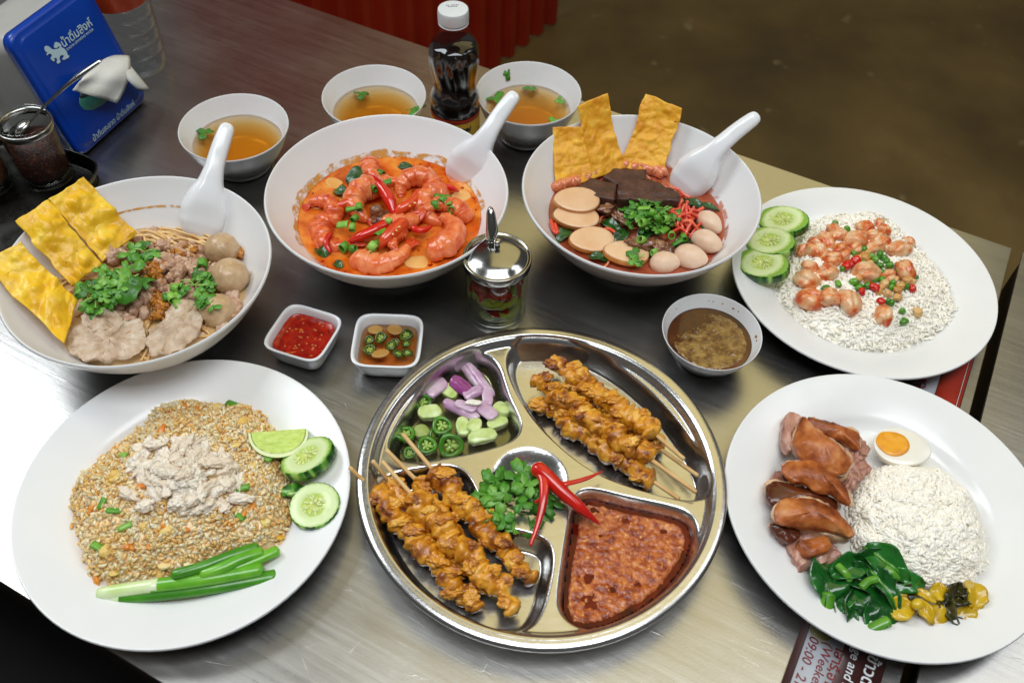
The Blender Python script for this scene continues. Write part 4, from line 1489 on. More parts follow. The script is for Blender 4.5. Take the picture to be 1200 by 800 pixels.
def crisp(corn, bub, label, m, group, amp=.0012, nu=46, nv=64, t=.0012, curl=.003, seed=0, edge=.0013):
    """fried dough sheet from four corner points (world), with blisters (u, v, radius, height)"""
    a, b, c, d = [np.array(q, float) for q in corn]
    u, v = np.meshgrid(np.linspace(0, 1, nu), np.linspace(0, 1, nv), indexing='ij')
    G = ((1 - u) * (1 - v))[..., None] * a + (u * (1 - v))[..., None] * b + (u * v)[..., None] * c + ((1 - u) * v)[..., None] * d
    W_, L_ = np.linalg.norm(b - a), np.linalg.norm(d - a)
    n = np.cross(b - a, d - a)
    n /= np.linalg.norm(n)
    if n[2] < 0:
        n = -n
    X = np.c_[u.ravel() * W_, v.ravel() * L_, u.ravel() * 0 + seed]
    hh = fbm(X * 55, 3, seed) * amp * 1.2 + np.abs(fbm(X * 170, 2, seed + 3)) * amp * .7
    for bu, bv, br, bh in bub:
        hh = hh + bh * np.exp(-((((u.ravel() - bu) * W_) ** 2 + ((v.ravel() - bv) * L_) ** 2) / br ** 2) ** 1.6)
    hh = hh + curl * (4 * (v.ravel() - .5) ** 2 - .5) + curl * .5 * (4 * (u.ravel() - .5) ** 2)
    dx = fbm(X * 90, 2, seed + 7) * edge
    e1, e2 = (b - a) / W_, (d - a) / L_
    G = G + hh.reshape(nu, nv, 1) * n + (dx.reshape(nu, nv, 1) * (e1 + e2))
    V, F = solid_sheet(G, t)
    return tag(addw('crispy_sheet', V, F, m, tri=False), label, 'crispy sheet', group)


def rnd_bub(k, seed, r=(.003, .006), h=(.0006, .002)):
    g = np.random.default_rng(seed)
    return [(g.random(), g.random(), g.uniform(*r), g.uniform(*h)) for _ in range(k)]


GW = 'crispy sheets standing in the pink soup'
crisp([at(*zy(25, 172), .0705), at(*zy(146, 172), .0705), at(*zy(190, 395), .036), at(*zy(36, 430), .036)], rnd_bub(30, 1, (.002, .004), (.0003, .001)), 'crispy yellow sheet leaning nearest the fish cake slices', M['crisp_orange'], GW, seed=1)
crisp([at(*zy(122, 88), .084), at(*zy(246, 36), .089), at(*zy(318, 335), .037), at(*zy(186, 385), .037)], rnd_bub(40, 2, (.002, .004), (.0003, .001)), 'crispy yellow sheet in the middle of the three, overlapping its neighbour', M['crisp_orange'], GW, seed=2)
crisp([at(*zy(405, 37), .085), at(*zy(553, 95), .081), at(*zy(478, 362), .037), at(*zy(300, 335), .037)], rnd_bub(40, 3, (.002, .004), (.0003, .001)), 'broad crispy yellow sheet nearest the white spoon', M['crisp_orange'], GW, seed=3)

# the soaked pink hems of the sheets (swollen dough at the soup line)
M['soaked'] = mat('soaked', ['#c9603a', '#d98058', '#dd9a70'], scale=120, rough=.25, coat=.4, sss=.3, bump=.4, bscale=250)
for q, (pts, lab) in enumerate((([(45, 425), (80, 405), (120, 385), (165, 370)], 'soaked pink hem of the crispy sheet nearest the fish cakes'), ([(190, 370), (215, 345), (245, 325), (275, 315)], 'soaked pink hem of the middle crispy sheet'), ([(315, 330), (350, 325), (395, 335), (440, 350), (472, 352)], 'soaked pink hem of the broad crispy sheet'))):
    t = thing('soaked_dough', tuple(at(*zy(*pts[1]), .036)), lab, 'dough', 'soaked dough hems in the pink soup')
    for k in range(len(pts) * 3 - 2):
        p = np.array(pts[0]) + 0
        s = k / (len(pts) * 3 - 3) * (len(pts) - 1)
        i = min(int(s), len(pts) - 2)
        p = np.array(pts[i]) * (1 - (s - i)) + np.array(pts[i + 1]) * (s - i)
        v, f = blob(.0058, .0042, .0052, 2, .16, 2, 2, q * 10 + k)
        addw('dough_lump', xf(v, k, .3, 0, at(p[0] / 3.479 + 640, p[1] / 3.479 + 100 - RNG.uniform(-2, 4), .0385)), f, M['soaked'], t)


def poly_slab(pix, f, h, t, m, name, label, cat, group, r=.08, dome=.0004, jit=.0006, jf=110, seed=0, tilt=(0, 0), it=1, n=40, parent=None):
    W = np.array([at(*f(x, y), h + t)[:2] for x, y in pix])
    V, F = pillow(W, slab_rings(t, r, dome), n, it)
    c = W.mean(0)
    V[:, 2] += h + (V[:, 0] - c[0]) * tilt[0] + (V[:, 1] - c[1]) * tilt[1]
    V = jitter(V, jit, jf, 3, seed)
    o = addw(name, V, F, m, parent)
    if label:
        tag(o, label, cat, group)
    return o


GBL = 'dark blood curd blocks in the pink soup'
poly_slab([(232, 372), (275, 338), (345, 340), (412, 346), (412, 380), (330, 398), (285, 402)], zy, .036, .010, M['blood'], 'blood_curd', 'dark brown curd block at the back against the crispy sheets', 'blood curd', GBL, .03, seed=1, it=0, n=60)
poly_slab([(124, 415), (180, 376), (290, 402), (288, 425), (282, 468), (200, 450)], zy, .037, .0135, M['blood'], 'blood_curd', 'smooth dark curd block above the fish cake slices', 'blood curd', GBL, .03, seed=2, jit=.0003, it=0, n=60)
poly_slab([(292, 400), (330, 385), (415, 380), (470, 400), (550, 437), (543, 470), (430, 472), (292, 460)], zy, .039, .0155, M['blood'], 'blood_curd', 'largest rough dark curd block in the middle of the pink soup', 'blood curd', GBL, .035, jit=.0010, jf=200, seed=3, it=0, n=90)


def fishcake(px, py, h, a, b, yaw, roll, pitch, label, f=zy):
    t = thing('fish_cake_slice', tuple(at(*f(px, py), h)), label, 'fish cake', 'fish cake slices in the pink soup')
    pts = [(a * math.cos(q), b * math.sin(q) * (1 + .12 * math.cos(q))) for q in np.linspace(0, 2 * PI, 20, endpoint=False)]
    V, F = pillow(pts, slab_rings(.0056, .04, .0004), 44, 1)
    put('flesh', mk('flesh', V, F, M['fishcake']), (0, 0, 0), t, (roll, pitch, yaw))
    o = resample(chaikin(pts, 1), 44)
    z = [.0006, .0015, .0040, .0050]
    s = [1.0, 1.022, 1.022, 1.0]
    V = np.concatenate([np.c_[o * k, np.full(44, q)] for k, q in zip(s, z)])
    F = [(i * 44 + j, i * 44 + (j + 1) % 44, (i + 1) * 44 + (j + 1) % 44, (i + 1) * 44 + j) for i in range(3) for j in range(44)]
    put('skin', mk('skin', jitter(V, .0002, 300), F, M['fishcake_skin']), (0, 0, 0), t, (roll, pitch, yaw))


fishcake(122, 478, .0445, .0200, .0125, .08, .25, .05, 'topmost tan fish cake slice, over another by the left bowl wall')
fishcake(120, 548, .0380, .0200, .0120, -.05, .15, .05, 'fish cake slice lying under the topmost one')
fishcake(182, 640, .0375, .0195, .0125, .18, .2, .1, 'single tan fish cake slice near the front left rim')
fishcake(322, 695, .0370, .0195, .0130, .1, -.05, .15, 'pinkish fish cake slice at the front rim with a herb on it')

GF = 'pale fish balls in the pink soup'
for q, (x, y, h, sx, yw, lab) in enumerate(((662, 557, .0405, 1., -.9, 'pale fish ball farthest from the viewer, near the red shreds'), (650, 635, .0410, 1.05, -.5, 'pale fish ball second from the back along the bowl wall'), (583, 697, .0405, 1.1, -.3, 'pale pointed fish ball second from the front rim middle'), (480, 722, .0385, 1.0, .15, 'pale fish ball with a dark fleck at the front rim'))):
    v, f = blob(.0118, .0092, .0092, 4, .03, 1.3, 2, q)
    v[:, 0] += .0022 * np.clip(v[:, 0] / .0118, 0, 1) ** 3
    tag(addw('fish_ball', xf(v * sx, yw, 0, 0, at(*zy(x, y), h)), f, M['fishball']), lab, 'fish ball', GF)

stain('soup_stain', YEN, YB, YB + .0035, -.9, 2.6, M['soup_stain_pink'], 'faint pink line left by the soup on the bowl wall', seed=2)
# red shreds
t = thing('red_shreds', tuple(at(*zy(550, 535), .041)), 'heap of bright red pickled shreds beside the fish balls', 'pickle')
for k in range(34):
    c = at(*zy(550 + RNG.normal(0, 24), 530 + RNG.normal(0, 26)), .042 + RNG.uniform(0, .006))
    a = RNG.uniform(0, 6)
    L = RNG.uniform(.006, .013)
    P = [c + [L * math.cos(a) * s, L * math.sin(a) * s, -.004 * s * s + .002 * math.sin(3 * s + k)] for s in (-1, -.4, .3, 1)]
    V, F = tube(spline(P, 4), .0013, 6)
    addw('shred', V, F, M['redshred'], t)
for (pts, lab) in (([(20, 550), (30, 590), (45, 600), (35, 565)], 'pale pink noodle loop at the left wall of the pink soup'), ([(215, 600), (250, 585), (280, 600)], 'pale pink noodle between the fish cakes and herbs'), ([(640, 500), (610, 520), (590, 560)], 'pale pink noodle behind the fish balls'), ([(570, 600), (600, 575), (630, 590)], 'pale pink noodle between the shreds and fish balls')):
    strand('noodle', [at(*zy(*p), .040) for p in pts], .0016, M['redshred'], lab, 'noodle', 'pink noodles showing in the soup', hs=[1, 1, 1, 1])

# greens below, herbs on top
GG = 'dark greens sunk in the pink soup'
for q, (x, y, L, W, yw, lab) in enumerate(((75, 605, .018, .006, .9, 'dark green leaf at the front left wall of the pink soup'), (250, 475, .022, .006, .1, 'dark green leaf below the smooth curd block'), (265, 570, .020, .007, -.7, 'dark green leaf between the mushroom and fish cake'), (310, 610, .020, .0065, .9, 'dark green leaf beside the single fish cake slice'),
                                           (215, 700, .016, .005, -.2, 'dark green leaf at the front rim of the pink soup'), (650, 490, .026, .0035, -.15, 'long dark green stalk behind the fish balls'), (440, 680, .014, .005, .4, 'dark green leaf under the chopped herbs by the front fish ball'))):
    crinkle_leaf(x, y, .0385, L, W, yw, M['green_dark'], 'green_leaf', lab, 'leaf', GG, zy, .4, seed=q)
GM = 'brown mushrooms in the pink soup'
for q, (x, y, sx, sy, yw, lab) in enumerate(((265, 505, .0120, .0065, .2, 'brown wood-ear mushroom left of the chopped herbs'), (310, 545, .0095, .0055, -.6, 'brown mushroom flap beside the dark leaves'), (395, 645, .0125, .006, .1, 'brown mushroom in front of the chopped herbs'), (485, 665, .0095, .0065, -.3, 'dark brown mushroom above the front fish ball'))):
    v, f = blob(sx, sy, .0048, 3, .38, 2.6, 3, q + 3)
    tag(addw('mushroom_piece', xf(v, yw, .1, 0, at(*zy(x, y), .0415)), f, M['mushroom']), lab, 'mushroom', GM)
for q, (x, y, L, W, yw, lab) in enumerate(((300, 680, .020, .006, .2, 'dark green leaf between the two front fish cake slices'), (60, 530, .014, .005, 1.3, 'dark green leaf edge behind the stacked fish cakes'), (560, 640, .020, .006, .5, 'dark green leaf between the herbs and the fish balls'), (620, 590, .018, .005, -.6, 'dark green leaf under the red shreds'), (600, 480, .024, .005, -.3, 'dark green leaf by the white spoon tip'), (410, 600, .022, .007, .8, 'dark green leaf beneath the chopped coriander'))):
    crinkle_leaf(x, y, .0400, L, W, yw, M['green_dark'], 'green_leaf', lab, 'leaf', GG, zy, .4, seed=q + 20)
t = thing('noodles', tuple(at(*zy(380, 600), .036)), 'thin pink noodles lying low in the pink soup', 'noodles')
for k in range(46):
    a, rr = RNG.uniform(0, 6.28), .060 * math.sqrt(RNG.uniform(.05, 1))
    base = np.array([YEN[0] + rr * math.cos(a), YEN[1] + rr * math.sin(a), .0352 + RNG.uniform(0, .0022)])
    dr, L, bend = RNG.uniform(0, 6.28), RNG.uniform(.006, .014), RNG.uniform(-.7, .7)
    P = np.array([base + [L * u_ * math.cos(dr + bend * u_), L * u_ * math.sin(dr + bend * u_), .002 * math.cos(2 * u_) - .0015] for u_ in (-1, -.5, 0, .5, 1)])
    V, F = tube(spline(P, 4), .0011, 6)
    addw('strand', V, F, M['soaked'], t)
cy = at(*zy(425, 535), .043)
sprig('chopped_coriander', (cy[0], cy[1], .042), 46, .0225, 'heap of bright green chopped coriander in the middle of the pink soup', 'herb', None, .62, .010, 0, 5, 0, .95)
scallion_bits([(390, 630, .047), (480, 590, .051), (430, 520, .054), (455, 540, .055), (400, 500, .054), (510, 610, .048), (560, 620, .046), (535, 640, .045), (440, 680, .043), (350, 530, .048), (460, 500, .054), (485, 545, .053), (395, 560, .052)], zy, .05, 'chopped spring onion in the pink soup', 'short cut of green spring onion among the coriander in the pink soup', .9, .6)
sprig('coriander_sprig', tuple(at(*zy(380, 700), .0445)), 4, .0055, 'small coriander sprig lying on the front fish cake slice', 'herb', None, .65, .002, 0, 1)

# ------------------------------------------------------------------ dry noodle bowl
zn, zm = zone(80, 270, 5.), zone(0, 180, 3.076)
t = thing('noodles', (NOO[0], NOO[1], .012), 'tangle of thin tan noodles under the toppings of the dry noodle bowl', 'noodles')
V, F = lathe([(0, .036), (.03, .036), (.055, .0345), (.0745, .0335), (.073, .030), (0, .020)], 60)
V[:, :2] += NOO
V = jitter(V, .0022, 80)
addw('noodle_bed', V, F, M['noodle'], t)
for k in range(46):
    a0 = RNG.uniform(.1, 2.2)
    x0, y0 = RNG.uniform(480, 800), RNG.uniform(10, 110)
    base = at(*zn(x0, y0), .038 + RNG.uniform(0, .005))
    dr = RNG.normal(-.45, .22)
    L = RNG.uniform(.012, .026)
    P = [base + [L * s * math.cos(dr), L * s * math.sin(dr), .003 * math.cos(2 * s) - .003 + .0008 * math.sin(7 * s + k)] for s in (-1, -.5, 0, .5, 1)]
    V, F = tube(spline(P, 5), .00115, 6)
    addw('strand', V, F, M['noodle'], t)

for k in range(90):
    a, rr = RNG.uniform(0, 6.28), .066 * math.sqrt(RNG.uniform(0, 1))
    base = np.array([NOO[0] + rr * math.cos(a), NOO[1] + rr * math.sin(a), .0365 + RNG.uniform(0, .003)])
    dr, L, bend = RNG.uniform(0, 6.28), RNG.uniform(.008, .016), RNG.uniform(-.5, .5)
    P = np.array([base + [L * u_ * math.cos(dr + bend * u_), L * u_ * math.sin(dr + bend * u_), .002 * math.cos(2 * u_) - .002] for u_ in (-1, -.5, 0, .5, 1)])
    d_ = np.linalg.norm(P[:, :2] - NOO, axis=1)
    P[:, :2] = NOO + (P[:, :2] - NOO) * np.minimum(1, .070 / d_)[:, None]
    V, F = tube(spline(P, 4), .00115, 6)
    addw('strand', V, F, M['noodle'], t)

GN = 'crispy sheets leaning in the dry noodle bowl'
crisp([at(*zm(172, 168), .082), at(*zm(302, 90), .082), at(*zm(492, 292), .048), at(*zm(370, 392), .045)], [(.55, .25, .008, .004), (.3, .5, .007, .003), (.65, .5, .009, .004), (.4, .8, .008, .003)] + rnd_bub(18, 4), 'bubbly golden crispy sheet nearest the spoon in the dry noodle bowl', M['crisp'], GN, .0013, curl=.002, seed=4)
crisp([at(*zm(52, 242), .080), at(*zm(178, 165), .084), at(*zm(366, 402), .047), at(*zm(256, 478), .047)], [(.45, .3, .010, .004), (.6, .6, .007, .002)] + rnd_bub(26, 5), 'golden crispy sheet in the middle of the three in the dry noodle bowl', M['crisp'], GN, .0012, curl=-.002, seed=5)
crisp([at(*zm(-60, 400), .074), at(*zm(72, 326), .077), at(*zm(288, 535), .049), at(*zm(230, 690), .047)], [(.45, .45, .008, .005), (.5, .74, .011, .0065), (.25, .55, .007, .003), (.6, .2, .006, .002)] + rnd_bub(26, 6), 'blistered golden crispy sheet cut off by the picture edge', M['crisp'], GN, .0014, curl=.002, seed=6)

GMB = 'grey brown meatballs in the dry noodle bowl'
for q, (x, y, h, s, lab) in enumerate(((800, 342, .0425, 1.0, 'meatball at the back of the row, just below the spoon'), (828, 440, .044, 1.08, 'largest meatball in the middle of the row by the bowl wall'), (785, 565, .0415, 1.0, 'meatball at the front of the row, partly under a coriander leaf'))):
    v, f = blob(.0138 * s, .0132 * s, .0128 * s, 4, .045, 1.7, 4, q)
    tag(addw('meatball', xf(v, q, .2 * q, 0, at(*zm(x, y), h)), f, M['meatball']), lab, 'meatball', GMB)

GPS = 'boiled pork slices in the dry noodle bowl'
poly_slab([(245, 690), (255, 640), (300, 590), (370, 600), (450, 610), (515, 585), (520, 650), (530, 690), (500, 725), (420, 735), (340, 745), (280, 740), (250, 720)], zm, .0415, .0032, M['porkslice'], 'pork_slice', 'broad pale pork slice at the front left rim of the noodles', 'pork', GPS, .05, .001, .0022, 190, 1, (.0, .02), n=96)
poly_slab([(525, 690), (530, 630), (590, 600), (600, 550), (660, 530), (700, 525), (725, 560), (735, 610), (710, 650), (660, 690), (600, 715), (545, 725)], zm, .0410, .0032, M['porkslice'], 'pork_slice', 'pale pork slice at the front touching the front meatball', 'pork', GPS, .05, .001, .0022, 190, 2, (.0, .02), n=96)
poly_slab([(285, 600), (320, 560), (400, 550), (440, 590), (420, 640), (330, 640)], zm, .0435, .003, M['porkslice'], 'pork_slice', 'small pale pork fold behind the broad front slice', 'pork', GPS, .05, .002, .0022, 190, 3, n=70)

CR = []
for q in range(4):
    v, f = blob(.0046, .0036, .0032, 2, .34, 2.2, 3, q)
    CR.append(mk('crumb', v, f, M['mince']))
t = thing('minced_pork', tuple(at(*zm(560, 430), .038)), 'heap of crumbly grey minced pork in the middle of the noodles', 'minced pork')
tp = np.array(t.location)


def crumbs(n, cx, cy, sx, sy, f, h, hh, meshes, name, parent, s=(.7, 1.3)):
    b = np.array(wpos(parent))
    for k in range(n):
        gx, gy = RNG.normal(0, .5, 2)
        d = math.hypot(gx, gy)
        p = at(*f(cx + gx * sx, cy + gy * sy), h + hh * math.exp(-d * d * 1.2) * RNG.uniform(.7, 1.05))
        q = p[:2] - NOO
        lim = inner_r(BIG_IN, p[2]) - .004
        if np.linalg.norm(q) > lim:
            p[:2] = NOO + q / np.linalg.norm(q) * lim
        put(name, meshes[k % len(meshes)], tuple(p - b), parent, tuple(RNG.uniform(0, 6, 3)), RNG.uniform(*s))


crumbs(90, 600, 400, 130, 80, zm, .0375, .008, CR, 'crumb', t)
crumbs(60, 480, 520, 150, 90, zm, .0365, .006, CR, 'crumb', t)
crumbs(30, 640, 500, 90, 60, zm, .0375, .005, CR, 'crumb', t)
crumbs(34, 400, 350, 45, 30, zm, .042, .006, CR, 'crumb', t)
crumbs(16, 400, 460, 60, 60, zm, .044, .005, CR, 'crumb', t)
crumbs(24, 845, 570, 30, 70, zm, .0365, .002, CR, 'crumb', t)
crumbs(20, 720, 430, 60, 60, zm, .0375, .004, CR, 'crumb', t)
GCm = []
for q in range(3):
    v, f = blob(.0028, .0022, .0014, 2, .4, 2.4, 3, q + 8)
    GCm.append(mk('garlic_flake', v, f, M['friedgarlic']))
t = thing('fried_garlic', tuple(at(*zm(555, 450), .043)), 'golden brown fried garlic scattered over the minced pork', 'fried garlic')
crumbs(46, 555, 415, 34, 42, zm, .0435, .006, GCm, 'garlic_flake', t)
crumbs(46, 575, 545, 34, 50, zm, .0425, .003, GCm, 'garlic_flake', t)
crumbs(14, 660, 350, 60, 30, zm, .043, .003, GCm, 'garlic_flake', t)
crumbs(16, 880, 340, 20, 30, zm, .038, .002, GCm, 'garlic_flake', t, (.9, 1.6))

GCI = 'coriander on the dry noodles'
p_ = at(*zm(375, 530), .0455)
sprig('coriander_bunch', (p_[0], p_[1], .0445), 22, .019, 'bunch of coriander next to the crispy sheets on the noodles', 'herb', GCI, .78, .010, .4, 6, 0, .8)
p_ = at(*zm(440, 470), .049)
sprig('coriander_bunch', (p_[0], p_[1], .0480), 13, .017, 'coriander leaves at the centre of the noodles around a rounded leaf', 'herb', GCI, .85, .008, .9, 4, 3, .9)
p_ = at(*zm(520, 350), .0505)
sprig('coriander_bunch', (p_[0], p_[1], .0480), 5, .011, 'coriander leaves at the back of the noodles on the minced pork', 'herb', GCI, .85, .004, 0, 2, 1, .5)
p_ = at(*zm(700, 470), .0475)
sprig('coriander_bunch', (p_[0], p_[1], .0455), 9, .014, 'coriander sprig beside the meatballs on the noodles', 'herb', GCI, .75, .006, .2, 4, 0, .9)
p_ = at(*zm(757, 540), .0535)
sprig('coriander_bunch', (p_[0], p_[1], .0535), 4, .006, 'coriander leaf lying on the front meatball', 'herb', GCI, .8, .002, .2, 1, 0, .9)
o = put('mint_leaf', OVAL[0], tuple(at(*zm(458, 468), .0570)), None, (.35, .1, -1.2), 1.5)
tag(o, 'single rounded green leaf on top of the coriander at the noodle centre', 'herb leaf')
scallion_bits([(635, 487, .048), (650, 510, .048), (620, 520, .047), (730, 400, .047), (640, 530, .046), (600, 520, .047)], zm, .047, 'chopped spring onion on the dry noodles', 'short cut of green spring onion on the dry noodles', 1.1, .6)
M['faint_stain'] = M['soup_stain']
stain('sauce_stain', NOO, .046, .0475, 1.2, 2.3, M['soup_stain'], 'thin brown splash line on the wall of the dry noodle bowl', seed=5)

# ------------------------------------------------------------------ rice
def grain_template(L, R, ns=6, nr=5):
    V = [(-L / 2, 0, 0)]
    for i in range(nr):
        u = -1 + 2 * (i + .5) / nr
        r = R * (1 - abs(u) ** 2.4 * .75)
        for k in range(ns):
            a = 2 * PI * k / ns
            V.append((u * L / 2 * .92, r * math.cos(a), r * math.sin(a)))
    V.append((L / 2, 0, 0))
    F = []
    for k in range(ns):
        q = (k + 1) % ns
        F.append((0, 1 + q, 1 + k))
        F.append((len(V) - 1, 1 + (nr - 1) * ns + k, 1 + (nr - 1) * ns + q))
        for i in range(nr - 1):
            a, b, c, d = 1 + i * ns + k, 1 + i * ns + q, 1 + (i + 1) * ns + q, 1 + (i + 1) * ns + k
            F += [(a, b, c), (a, c, d)]
    V = np.array(V)
    V[:, 2] -= 1.6 * L * (V[:, 0] / L) ** 2 * .35
    return V, np.array(F)


def rice_heap(poly, height, base, n, m, name, label, cat, L=.0068, R=.00105, seed=0, power=.5, lump=.0016, tilt=.22, bumps=(), plate=None, lf=75):
    """solid mound under a scatter of single grains; returns a function giving the mound's height"""
    g = np.random.default_rng(seed)
    poly = resample(chaikin(poly, 2), 90)
    P, s, F = comp_grid(poly, .0018, -.0012)

    def hf(Q):
        d = poly_sdf(Q, poly)
        smax = .034
        t = np.clip(d / smax, 0, 1)
        z = base + height * (1 - (1 - t) ** 2) ** (power + .25) + (lump * fbm(np.c_[Q * lf, Q[:, 0] * 0], 2, seed) + .55 * lump * fbm(np.c_[Q * 210, Q[:, 0] * 0], 2, seed + 4)) * np.clip(d / .006, 0, 1)
        if plate is not None:
            pp = sorted((a * plate[2], b) for a, b in PLATE_IN)
            r = np.hypot(Q[:, 0] - plate[0], Q[:, 1] - plate[1])
            z = z + np.interp(r, [q[0] for q in pp], [q[1] for q in pp]) - .0055
        for bx, by, br, bh in bumps:
            z = z + bh * np.exp(-((Q[:, 0] - bx) ** 2 + (Q[:, 1] - by) ** 2) / br ** 2)
        return z
    z = hf(P)
    bed = np.c_[P, z - .0006 - .005 * (1 - np.clip(s / .003, 0, 1))]
    # grains
    lo, hi = poly.min(0), poly.max(0)
    Q = g.uniform(lo, hi, (n * 2, 2))
    ds = poly_sdf(Q, poly)
    Q = Q[ds + g.normal(0, .0011, len(ds)) > -.0006][:n]
    n = len(Q)
    e = 1e-3
    z0 = hf(Q)
    gx, gy = (hf(Q + [e, 0]) - z0) / e, (hf(Q + [0, e]) - z0) / e
    N = np.stack([-gx, -gy, np.ones(n)], 1)
    N /= np.linalg.norm(N, axis=1)[:, None]
    yaw = g.uniform(0, 2 * PI, n)
    D = np.stack([np.cos(yaw), np.sin(yaw), g.normal(0, tilt, n)], 1)
    D -= N * (D * N).sum(1)[:, None] * (1 - np.minimum(np.abs(g.normal(0, tilt, n)), .9))[:, None]
    D /= np.linalg.norm(D, axis=1)[:, None]
    B = np.cross(N, D)
    B /= np.linalg.norm(B, axis=1)[:, None]
    C = np.cross(D, B)
    gv, gf = grain_template(L, R)
    sc = g.uniform(.7, 1.12, n)
    wd = g.uniform(.85, 1.2, n)
    X = gv[None] * sc[:, None, None]
    W = X[:, :, 0:1] * D[:, None] + X[:, :, 1:2] * B[:, None] * wd[:, None, None] + X[:, :, 2:3] * C[:, None] * wd[:, None, None]
    c = np.c_[Q, z0] + N * g.uniform(-.0002, .0014, n)[:, None]
    W = W + c[:, None]
    GF_ = gf[None] + (np.arange(n) * len(gv))[:, None, None]
    nb = len(bed)
    F3 = np.concatenate([F[:, [0, 1, 2]], F[:, [0, 2, 3]]])
    V = np.concatenate([bed, W.reshape(-1, 3)])
    FF = np.concatenate([F3, GF_.reshape(-1, 3) + nb])
    o = addw(name, V, FF, m, tri=True)
    tag(o, label, cat, None, 'stuff')
    return lambda x, y: float(hf(np.array([[x, y]]))[0])


zl = zone(10, 410, 2.222)
HB = .0066
A2 = lambda pts, f, h: np.array([at(*f(x, y), h)[:2] for x, y in pts])
cb = at(*zl(460, 330), .03)[:2]
FRH = rice_heap(A2([(168, 415), (178, 350), (225, 300), (300, 232), (370, 190), (385, 158), (480, 138), (560, 150), (620, 148), (680, 185), (705, 250), (728, 330), (735, 430), (722, 490), (640, 540), (560, 575), (470, 590), (350, 605), (240, 612), (200, 570)], zl, .012),
                .021, HB, 4600, M['fried_rice'], 'fried_rice', 'golden fried rice heaped on the round plate', 'fried rice', L=.0058, R=.00115, seed=3, lump=.0022, bumps=[(cb[0], cb[1], .022, .005)], plate=(*PL_L, 1))


def on_heap(hf, px, py, lift=0., h0=.02):
    """point on a heap's surface seen at the photo point"""
    p = at(px, py, h0)
    for _ in range(6):
        p = at(px, py, hf(p[0], p[1]))
    p[2] += lift
    return p


# crab meat
CRB = []
for q in range(6):
    v, f = blob(.0068 - .0005 * q, .0030 + .0002 * q, .0024, 3, .42, 2.4, 5, q + 40)
    CRB.append(mk('flake', v, f, M['crab']))
cp = on_heap(FRH, *zl(460, 320))
t = thing('crab_meat', tuple(cp), 'heap of white flaked crab meat on top of the fried rice', 'crab meat')
zq = zone(140, 460, 5.)
for k in range(190):
    a, rr = RNG.uniform(0, 2 * PI), math.sqrt(RNG.uniform(0, 1))
    x, y = 395 + 325 * rr * math.cos(a) + 20 * math.sin(a), 490 + 215 * rr * math.sin(a) - 60 * math.cos(a) * 0 + .12 * 285 * rr * math.cos(a)
    p = on_heap(FRH, *zq(x, y), .0008 + .0062 * (1 - rr ** 2) * RNG.uniform(.3, 1))
    put('flake', CRB[k % 6], tuple(p - cp), t, (RNG.uniform(-.5, .5), RNG.uniform(-.5, .5), RNG.uniform(0, 6)), RNG.uniform(.45, 1.15))
for x, y, s in ((325, 490, 1.5), (60, 615, 1.25), (215, 330, 1.1), (500, 430, 1.0), (640, 560, 1.2), (720, 640, 1.15), (160, 680, 1.1), (440, 650, 1.1), (340, 670, 1.0), (580, 430, 1.2)):
    p = on_heap(FRH, *zq(x, y), .0048)
    put('flake', CRB[RNG.integers(6)], tuple(p - cp), t, (RNG.uniform(-.3, .3), RNG.uniform(-.3, .3), RNG.uniform(-.6, .6)), s)

BITS = {}


def bits(pts, f, hf, key, m, name, label, cat, group, rx, ry, rz, lift=.0012, s=(.75, 1.2), amp=.25, h0=.02):
    if key not in BITS:
        BITS[key] = [mk(name, *blob(rx, ry, rz, 2, amp, 2.0, 3, q + hash(name) % 7 * 0 + len(name)), m) for q in range(3)]
    for q, (x, y) in enumerate(pts):
        p = on_heap(hf, *f(x, y), lift, h0)
        o = put(name, BITS[key][q % 3], tuple(p), None, (RNG.uniform(-.5, .5), RNG.uniform(-.5, .5), RNG.uniform(0, 6)), RNG.uniform(*s))
        tag(o, label, cat, group)


zf = zone(80, 540, 4.446)
bits([(460, 148), (490, 152), (400, 210), (215, 415), (230, 600), (345, 355), (635, 410), (620, 425), (320, 515), (365, 515)], zl, FRH, 'carrot', M['carrot'], 'carrot_bit', 'small orange carrot bit in the fried rice', 'carrot', 'carrot bits in the fried rice', .0052, .0028, .0020, s=(.5, .9))
bits([(115, 265), (300, 450), (500, 350), (620, 360), (960, 250), (385, 135)], zf, FRH, 'carrot', M['carrot'], 'carrot_bit', 'small orange carrot bit in the fried rice', 'carrot', 'carrot bits in the fried rice', .0052, .0028, .0020, s=(.5, .9))
bits([(180, 540), (240, 580), (270, 485), (1035, 315), (1105, 400), (480, 590), (510, 545), (195, 470), (390, 345), (245, 85), (640, 540)], zf, FRH, 'egg', M['eggbit'], 'egg_bit', 'yellow scrambled egg bit in the fried rice', 'egg', 'egg bits in the fried rice', .0055, .0042, .0018, s=(.5, .95), lift=.0006)
bits([(570, 235), (545, 150), (610, 190), (280, 330), (265, 345), (640, 300), (670, 450), (300, 510), (410, 470), (590, 250)], zl, FRH, 'egg', M['eggbit'], 'egg_bit', 'yellow scrambled egg bit in the fried rice', 'egg', 'egg bits in the fried rice', .0055, .0042, .0018, s=(.5, .95), lift=.0006)
scb = [(300, 275), (245, 402), (278, 420), (236, 515), (305, 462), (602, 435), (612, 362), (672, 280), (585, 145), (740, 365)]
for x, y in scb:
    p = on_heap(FRH, *zl(x, y), .0016)
    tag(put('spring_onion', SCB[1], tuple(p), None, (RNG.uniform(-.4, .4), RNG.uniform(-.4, .4), RNG.uniform(0, 6)), RNG.uniform(.7, 1.)), 'short cut of green spring onion in the fried rice', 'spring onion', 'chopped spring onion in the fried rice')

